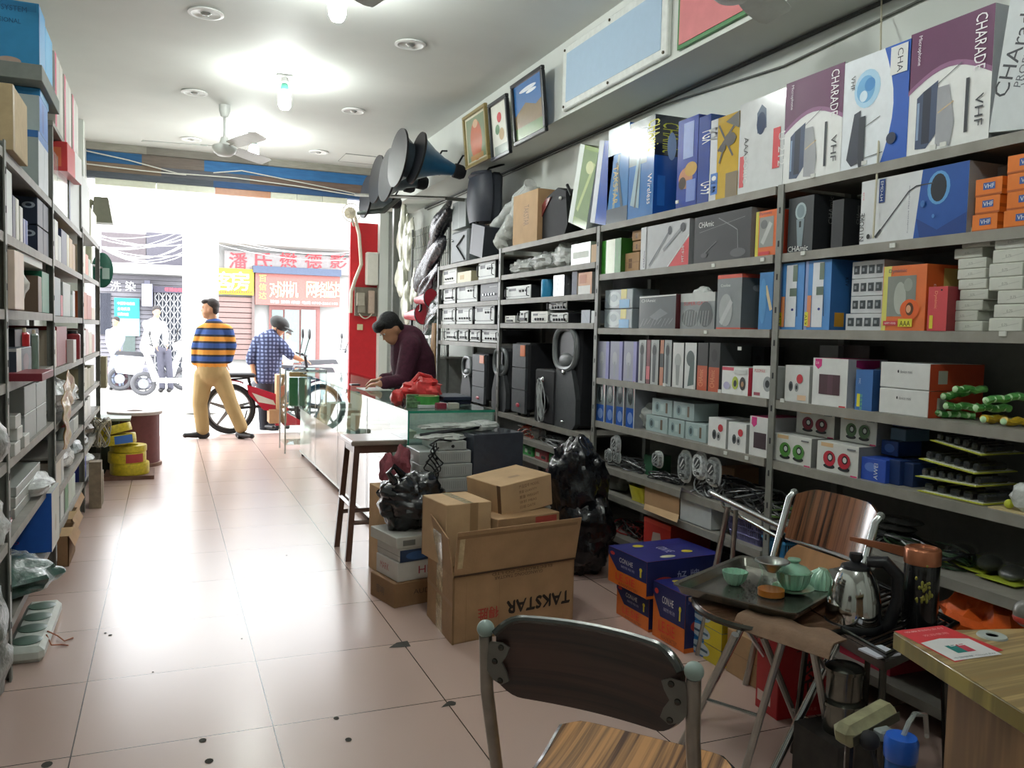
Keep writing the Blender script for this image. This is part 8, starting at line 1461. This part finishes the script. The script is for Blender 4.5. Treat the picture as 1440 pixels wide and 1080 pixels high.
for k in range(7): fr(B,141+k*2.2,412,142.4+k*2.2,470,om('#5c6070'),YF-.1,.05)
B.build('railings',t)
B = MB((x_(178),YF-.1,z_(455))); fr(B,161,420,196,472,P('#1fa8b4'),YF-.12,.04); p = at(161,472,y=YF-.12); w_,h_ = x_(196)-x_(161),z_(420)-z_(472); decal(B,(p.x,YF-.121,p.z),(1,0,0),(0,0,1),w_,h_,[('r',0,0,1,.45,'#9ad0d8'),('t',.12,.8,.08,'中国移动通信','#e8f4f4',0,.7),('t',.12,.66,.08,'全场优惠','#e8f4f4',0,.5),('t',.12,.52,.08,'话费充值','#e8f4f4',0,.45)],eps=.004); tag(B.build('cyan_poster'),'cyan poster with white characters on the grey-sided building','poster')
B = MB((x_(178),YF-.1,z_(480))); fr(B,168,473,190,502,om('#8a9c98'),YF-.11,.05); tag(B.build('green_board'),'grey-green board below the cyan poster','board')
p = at(207,412,y=YF-.3); t = thing('wall_lantern','white and violet wall lantern right of the cyan poster','lamp',p); B = MB(p); B.box(p.x-.11,p.x+.11,p.y-.1,p.y+.1,p.z-.3,p.z+.2,om('#d8dcf8',.3)); B.build('shade',t); B = MB(p); B.box(p.x-.06,p.x+.06,p.y-.06,p.y+.3,p.z+.2,p.z+.28,om('#8c8ca0')); B.build('bracket',t)
# folding gate
t = thing('folding_gate','white folding lattice gate beside the round column','gate',(x_(238),YF-.3,0)); o = t.location; y = YF-.25
B = MB(o); fr(B,217,408,256,522,om('#5f6878'),YF-.12,.05); B.build('dark_opening',t)
B = MB(o); za,zb_ = z_(521),z_(414); xa,xb_ = x_(218),x_(255); n = 7; dx = (xb_-xa)/n; m = om('#e8e8ea',.5)
for k in range(n+1): B.tube([(xa+k*dx,y,za),(xa+k*dx,y,zb_)],.014,m,4,smooth=False)
for r in range(14):
    zz0 = za+(zb_-za)*r/14; zz1 = za+(zb_-za)*(r+1)/14
    for k in range(n): B.tube([(xa+k*dx,y-.02,zz0 if (k+r) % 2 else zz1),(xa+(k+1)*dx,y-.02,zz1 if (k+r) % 2 else zz0)],.011,m,4,smooth=False)
B.build('lattice',t); B = MB(o); fr(B,216,404,257,411,om('#706c80'),y-.05,.1); a = at(232,411,y=y-.05); decal(B,(a.x,y-.05,a.z),(1,0,0),(0,0,1),.4,.13,[('t',0,.15,.7,'旺铺出租','#e05060',0,.9)],eps=.004); B.build('header',t)
# round column of the arcade
yc_ = 14.0; c0 = at(282,520,y=yc_); rr_ = (at(307,450,y=yc_).x-at(257,450,y=yc_).x)/2
t = thing('round_column','thick white round column across the way behind the person in the striped jumper','column',(c0.x,yc_,0)); B = MB(t.location); CW = mat('#d4d3cf',.75,var=.05,name='white_limewash'); B.lathe([(rr_,0),(rr_,at(282,302,y=yc_).z)],CW,(c0.x,yc_,0),n=36); B.build('shaft',t)
zt_ = at(282,300,y=yc_).z; B = MB(t.location); B.lathe([(rr_,zt_-.15),(rr_*1.25,zt_-.08),(rr_*1.3,zt_+.03),(rr_,zt_+.06)],CW,(c0.x,yc_,0),n=36); B.build('capital',t)
# middle and right building
t = thing('shop_building','pale shop building across the street with red characters and signs','building',(x_(400),YF+1,0)); o = t.location
B = MB(o); B.box(x_(268),x_(560),YF,YF+4,0,z_(255),WHT); B.build('wall',t)
B = MB(o); B.box(x_(315),x_(500),YF-.14,YF-.02,z_(379),z_(352),om('#f3ecec')); 
for k,ch in enumerate('潘氏懋德影'):
    a = at(322+35.5*k,377,y=YF-.15); decal(B,(a.x,YF-.15,a.z),(1,0,0),(0,0,1),.40,.40,[('t',0,0,.92,ch,'#b84048',0,1.0)],eps=.005); decal(B,(a.x+.012,YF-.152,a.z+.006),(1,0,0),(0,0,1),.40,.40,[('t',0,0,.92,ch,'#b84048',0,1.0)],eps=.005)
B.build('character_band',t)
B = MB(o); SHU = om('#c9a8a2',.7,var=.05); z0,z1 = z_(505),z_(416); n = 12
for k in range(n):
    za = z0+(z1-z0)*k/n; zb_ = z0+(z1-z0)*(k+.86)/n; B.box(x_(302),x_(354),YF-.12-.02*(k % 2),YF-.05,za,zb_,SHU)
B.box(x_(302),x_(357),YF-.05,YF-.02,z0,z1,om('#94807e')); B.build('shutter',t)
B = MB(o); fr(B,354,412,358,512,om('#b09c98'),YF-.2,.15); B.build('door_jamb',t)
t2_ = thing('yellow_sign','yellow shop sign with large white-rimmed characters beside the column','sign',(x_(328),YF-.2,z_(412))); B = MB(t2_.location); fr(B,300,379,357,413,P('#d8b428'),YF-.24,.1); B.build('board',t2_)
B = MB(t2_.location)
for k,ch in enumerate('客房'):
    a = at(301+22*k+(0 if k == 0 else 1),408,y=YF-.25); 
    decal(B,(a.x,YF-.25,a.z),(1,0,0),(0,0,1),.42,.46,[('t',d,d/2,.95,ch,'#f4f0e4',0,1.0) for d in (-.02,.02,0)],eps=.006)
B.build('characters',t2_); B = MB(t2_.location)
for k in range(16): fr(B,303+k*3.3,409,304.6+k*3.3,412.5,P('#a05030'),YF-.26,.02)
B.build('fringe',t2_)
t3_ = thing('pink_sign','long pale red sign with cream characters over the glass shop door','sign',(x_(420),YF-.2,z_(430))); B = MB(t3_.location); fr(B,359,384,478,428,om('#f09c94'),YF-.24,.1); B.build('board',t3_)
B = MB(t3_.location)
for k,ch in enumerate(['对','讲','机','','网','络','监','控']):
    if not ch: continue
    a = at(379+13.0*k,418,y=YF-.25)
    decal(B,(a.x,YF-.25,a.z),(1,0,0),(0,0,1),.235,.40,[('t',d,0,.95,ch,'#f4e8b0',0,1.0) for d in (-.02,.02)],eps=.006)
for k,ch in enumerate('百信达'):
    a = at(364,396+12*k,y=YF-.25); decal(B,(a.x,YF-.25,a.z),(1,0,0),(0,0,1),.17,.17,[('t',0,0,.95,ch,'#f4d060',0,1.0)],eps=.006)
a = at(380,426,y=YF-.25); decal(B,(a.x,YF-.25,a.z),(1,0,0),(0,0,1),1.6,.09,[('t',0,0,.8,'销售 安装 维修 电话 0768-2261188','#f8f0f0',0,1.0)],eps=.006); B.build('characters',t3_)
B = MB((x_(420),YF-.3,z_(383))); fr(B,356,379.5,480,383,om('#8090b0'),YF-.35,.25); tag(B.build('sign_awning'),'thin blue-grey ledge above the pale red sign','ledge')
t4_ = thing('glass_shop_door','teal glass shop door under the pale red sign','door',(x_(415),YF-.15,0)); B = MB(t4_.location); fr(B,378,431,450,512,om('#c88c88'),YF-.12,.06); B.build('surround',t4_)
for k,(u0,u1,c) in enumerate([(382,398,'#7fa09c'),(400,421,'#8cb0aa'),(423,444,'#9cbab4')]):
    B = MB(t4_.location); fr(B,u0,436,u1,510,mat(tuple(round(x,4) for x in O(c)),.15,coat=.8),YF-.16,.04); B.build('pane',t4_)
# upper storeys, ledges, balcony lines
B = MB((x_(400),YF-.5,z_(350)))
B.box(x_(268),x_(560),YF-.9,YF,z_(345),z_(338),WHT); tag(B.build('stone_ledge'),'white ledge running above the red characters','ledge')
# overhead cables
rr = random.Random(4)
for k in range(12):
    v0 = 318+rr.uniform(0,50); v1 = 316+rr.uniform(0,45); y0 = rr.uniform(15,19); a,b = at(120,v0,y=y0),at(262,v1,y=y0+rr.uniform(-1,1)); wire(sag(a,b,.1+.25*rr.random()),.008,'#d4d4d2' if k % 3 else '#8c8c90','%s overhead cable sagging across the street at the left, from the nearest' % ORD[k],'street_cable','cable','overhead cables at the left of the street',4)
for k in range(8):
    v0 = 300+k*6; a,b = at(300,v0,y=18-.3*k),at(505,v0+18+(k % 3)*5,y=18-.3*k); wire(sag(a,b,.12),.006,'#a9a8aa' if k % 2 else '#cfcfce','%s overhead cable from the top crossing above the red characters' % ORD[k],'street_cable','cable','overhead cables above the red characters',4)
# arcade beam across the way
B = MB(); B.box(-14,22,yc_+.0-.4,yc_+.4,at(282,262,y=yc_).z+.9,at(282,262,y=yc_).z+1.2,CW); 
# scooters and far people
def scooter(u,v,y,col,lab,s=1.0,d=1,seat='#3c3c40'):
    c = at(u,v,y=y); o = Vector((c.x,y,-.04)); t = thing('motor_scooter',lab,'scooter',o); m = mat(col,.3,coat=.6,var=.05,name='scooter_bodywork'); z0 = -.04
    def p(a,b,e=0): return Vector((c.x+a*d*s,y+e,z0+b*s))
    for k,a in enumerate((-.6,.62)):
        B = MB(o); B.tube([p(a,.25)+Vector((math.cos(g)*.2*s,0,math.sin(g)*.2*s)) for g in [i*2*PI/24 for i in range(24)]],.045*s,mat('#4c4c50',.7,name='glare_washed_tyre'),8,closed=True); B.lathe([(0,-.04),(.1*s,-.04),(.1*s,.04),(0,.04)],AL,p(a,.25),(0,1,0),16)  # tyre colour lightened to imitate the washed-out glare of the street
        for g in range(6): B.tube([p(a,.25),p(a,.25)+Vector((math.cos(g)*.18*s,0,math.sin(g)*.18*s))],.012*s,AL,4)
        B.build(['rear_wheel','front_wheel'][k],t)
    B = MB(o); B.hull([p(a,b,e) for a,b in [(-.75,.62),(-.65,.38),(-.2,.32),(-.1,.70),(-.6,.74)] for e in (-.13,.13)],m); B.hull([p(a,b,e) for a,b in [(-.25,.28),(.35,.28),(.35,.36),(-.25,.36)] for e in (-.14,.14)],m); B.hull([p(a,b,e) for a,b in [(.30,.3),(.52,.9),(.62,.88),(.45,.3)] for e in (-.16,.16)],m); B.hull([p(a,b,e) for a,b in [(.42,.85),(.62,.85),(.58,1.05),(.40,1.05)] for e in (-.12,.12)],m); B.build('bodywork',t)
    B = MB(o); B.hull([p(a,b,e) for a,b in [(-.7,.74),(-.05,.70),(-.1,.80),(-.65,.82)] for e in (-.11,.11)],mat(seat,.6)); B.build('seat',t)
    B = MB(o); B.tube([p(.44,1.03,-.3),p(.5,1.05,-.1),p(.5,1.05,.1),p(.44,1.03,.3)],.016,MATTE,6); B.build('handlebar',t)
    B = MB(o); B.ball(p(.62,.95),(.05,.08,.08),mat('#dfe2e4',.1,coat=1),12,8); B.build('headlight',t)
    for e in (-1,1):
        B = MB(o); B.tube([p(.46,1.05,.2*e),p(.5,1.22,.28*e)],.006,MATTE,5); B.ball(p(.5,1.27,.3*e),(.02,.06,.05),BLACK,12,8); B.build('mirror',t)
    return t
scooter(213,530,19.0,'#c9cbd0','white scooter parked on the left beneath the cyan poster',1.0,1)
scooter(248,535,17.6,'#d4d4d2','white scooter behind the person in the striped jumper',.95,-1)
scooter(440,520,13.2,'#c8c8cc','white scooter just outside behind the glass counter, its mirror showing',1.0,1)
scooter(476,520,12.7,'#b9c4d4','pale blue-white scooter outside near the red panel',1.0,1)
scooter(420,520,15.5,'#d0b0b4','pinkish scooter further out in front of the glass shop door',1.0,-1)
def passer(u,vh,vf,y,top,bot,lab,lean=0.0,hair='#2a2626',sit=False):
    f_ = at(u,vf,y=y); h_ = at(u,vh,y=y); z0 = -.04; hh = h_.z-z0; s = hh/1.7 if not sit else 1.0
    o = Vector((f_.x,y,z0)); t = thing('person',lab,'person',o); x = f_.x; B = MB(o); T = mat(top,.9,var=.05); Bt = mat(bot,.9,var=.05)
    hip = Vector((x,y,.88*s)) if not sit else Vector((x,y,.86)); sh = hip+Vector((lean,0,.50*s)); hd = sh+Vector((lean*.4,0,.23*s))
    q,R = face_dir(B,hd,Vector((lean if lean else -.5,-.6,-.1)),s*.95,SKN); cap(B,[hd-Vector((0,0,.05)),sh],[.05*s,.06*s],SKN); cap(B,[hip,sh],[.11*s,.12*s],SKN)
    hn = sh+Vector((lean*1.3+.08,-.1,-.42*s)); hn2 = sh+Vector((lean*1.3-.12,-.05,-.45*s)); 
    for a,e in ((hn,.16),(hn2,-.16)): cap(B,[sh+Vector((e*s,0,0)),(sh+Vector((e*1.25*s,0,-.02))+a)/2,a],[.045*s,.04*s,.03*s],SKN); hand(B,a,Vector((.2,-.3,-1)),Vector((e,0,0)),SKN,.9*s,.3)
    kn = [hip+Vector((.08*e+(.30 if sit else 0),-.02,-.40*s if not sit else -.06)) for e in (-1,1)]; ft = [Vector((k.x+(.05 if sit else .02),y,z0+.09)) for k in kn]
    for k_,f2 in zip(kn,ft): cap(B,[hip+(k_-hip)*.1,k_,f2],[.075*s,.055*s,.04*s],SKN)
    bake(B,'body',t,.018,2,SKN)
    B = MB(o); cap(B,[hip+Vector((0,0,.02)),sh-Vector((0,0,.04))],[.155*s,.16*s],T,16); cap(B,[sh+Vector((-.15*s,0,-.02)),sh+Vector((.15*s,0,-.02))],[.075*s,.075*s],T)
    for a,e in ((hn,.16),(hn2,-.16)): cap(B,[sh+Vector((e*s,0,-.01)),(sh+Vector((e*1.25*s,0,-.02))+a)/2,a.lerp((sh+a)/2,.1)],[.07*s,.06*s,.045*s],T)
    bake(B,'jacket',t,.018,3,T)
    B = MB(o); cap(B,[hip+Vector((0,0,-.02)),hip],[.14*s,.145*s],Bt,14)
    for k_,f2 in zip(kn,ft): cap(B,[hip+(k_-hip)*.15,k_,f2],[.09*s,.075*s,.06*s],Bt)
    bake(B,'trousers',t,.018,3,Bt)
    B = MB(o); HR2 = mat(hair,.7,var=.2); ell(B,q(0,-.03,.05),(.08*s,.09*s,.085*s),HR2,R); B.build('hair',t)
    for f2 in ft: B = MB(o); B.ball((f2.x-.03,f2.y-.05,z0+.045),(.05*s,.11*s,.045*s),SH,14,8); B.build('shoe',t)
passer(163,450,532,19.2,'#8a8c98','#a9b4cc','person far left across the street in a grey jacket and pale jeans')
passer(208,452,530,18.6,'#d8d8d8','#4c4c58','person in white sitting astride a scooter across the street at the left',.12,sit=True)
passer(405,470,520,17.5,'#e0e0e0','#c8c8c8','pale person across the street in front of the glass shop door',0)
B = MB((x_(185),20,0)); 
for k,(u,v,r,c) in enumerate([(172,505,.32,'#7a6068'),(183,510,.3,'#50505c'),(196,508,.28,'#8c8c98')]):
    yy = 19.5+.62*(k % 2); a = at(u,v+8,y=yy); B = MB((a.x,yy,-.04)); B.ball((a.x,yy,r*.9-.04),(r,.24,r),mat(c,.7,var=.3),18,12,amp=.3,seed=k,fr=6); tag(B.build('covered_heap'),['reddish','dark grey','pale grey'][k]+' covered heap by the wall under the cyan poster','heap','covered heaps')
# ---- fittings on the red panel and by the shop front
yp = 10.41
t = thing('meter_board','cream fuse box on a wooden meter board upon the red panel','meter board',(at(515,425,y=yp).x,yp,at(515,425,y=yp).z)); o = t.location
def pr(B,u0,v0,u1,v1,m,y=yp,d=.04,bev=0): a,b = at(u0,v1,y=y),at(u1,v0,y=y); B.box(a.x,b.x,y-d,y,a.z,b.z,m,bev)
B = MB(o); pr(B,498,405,530,444,mat('#7a7468',.6,var=.15)); B.build('board',t)
B = MB(o); pr(B,501,412,512,430,mat('#a8a294',.5),yp-.04,.05,.005); pr(B,503,428,513,440,mat('#8c8678',.5),yp-.04,.04,.005); B.build('meter',t)
B = MB(o); pr(B,517,409,526,441,mat('#b8a494',.5),yp-.04,.05,.008); B.build('fuse_cover',t)
B = MB(o); a = at(505,441,y=yp-.07); b = at(523,441,y=yp-.07); B.tube(sag(a,b,.06),.008,mat('#cfc8b4',.5),6); B.build('loop_wire',t)
B = MB(at(520,380,y=yp)); pr(B,513,356,530,401,mat('#d8d6cc',.4,var=.04),yp,.10,.01); tag(B.build('cream_cabinet'),'cream metal cabinet high on the red panel','cabinet')
B = MB(at(506,459,y=yp)); pr(B,502,456,510,464,mat('#cfc6a0',.4),yp,.02,.003); tag(B.build('wall_socket'),'small cream wall socket on the red panel','socket')
B = MB(at(502,350,y=yp-.05)); B.tube([at(497,296,y=yp-.06),at(505,330,y=yp-.06),at(508,372,y=yp-.06),at(500,392,y=yp-.06),at(494,410,y=yp-.06),at(493,440,y=yp-.06)],.022,mat('#c8beac',.5),8); tag(B.build('bent_pipe'),'bent cream pipe running down beside the red panel','pipe')
c = at(493,300,y=yp-.2); t = thing('wall_fan','small cream wall fan under the lowest horn loudspeaker','fan',c); B = MB(c); B.lathe([(.0,-.04),(.06,-.03),(.07,.03),(0,.05)],mat('#c8c0a8',.5),c,(-.4,-1,0),20); B.build('motor',t)
B = MB(c); 
for k in range(12): a = k*PI/6; B.tube([c+Vector((0,-.07,0)),c+Vector((.11*math.cos(a),-.06,.11*math.sin(a)))],.003,mat('#b8b0a0',.5),4)
B.tube([c+Vector((.11*math.cos(a),-.06,.11*math.sin(a))) for a in [k*PI/12 for k in range(24)]],.005,mat('#b8b0a0',.5),5,closed=True); B.build('guard',t)
B = MB(c); B.tube([c,c+Vector((.05,.1,-.1)),c+Vector((.08,.2,-.12))],.014,mat('#b8b0a0',.5),6); B.build('arm',t)
# thin cables on the shutter head
for k,(pts) in enumerate([[(112,210),(180,225),(250,244),(330,250),(420,262),(500,275)],[(300,243),(340,240),(400,252),(480,268),(515,276)],[(118,230),(200,240),(262,246)]]):
    wire([at(u,v,y=YD-.05) for u,v in pts],.007,'#c8c8c0',['long pale cable drooping along the boarded shutter head','shorter pale cable on the right of the shutter head','short pale cable at the left end of the shutter head'][k],'head_cable','cable',None,5)
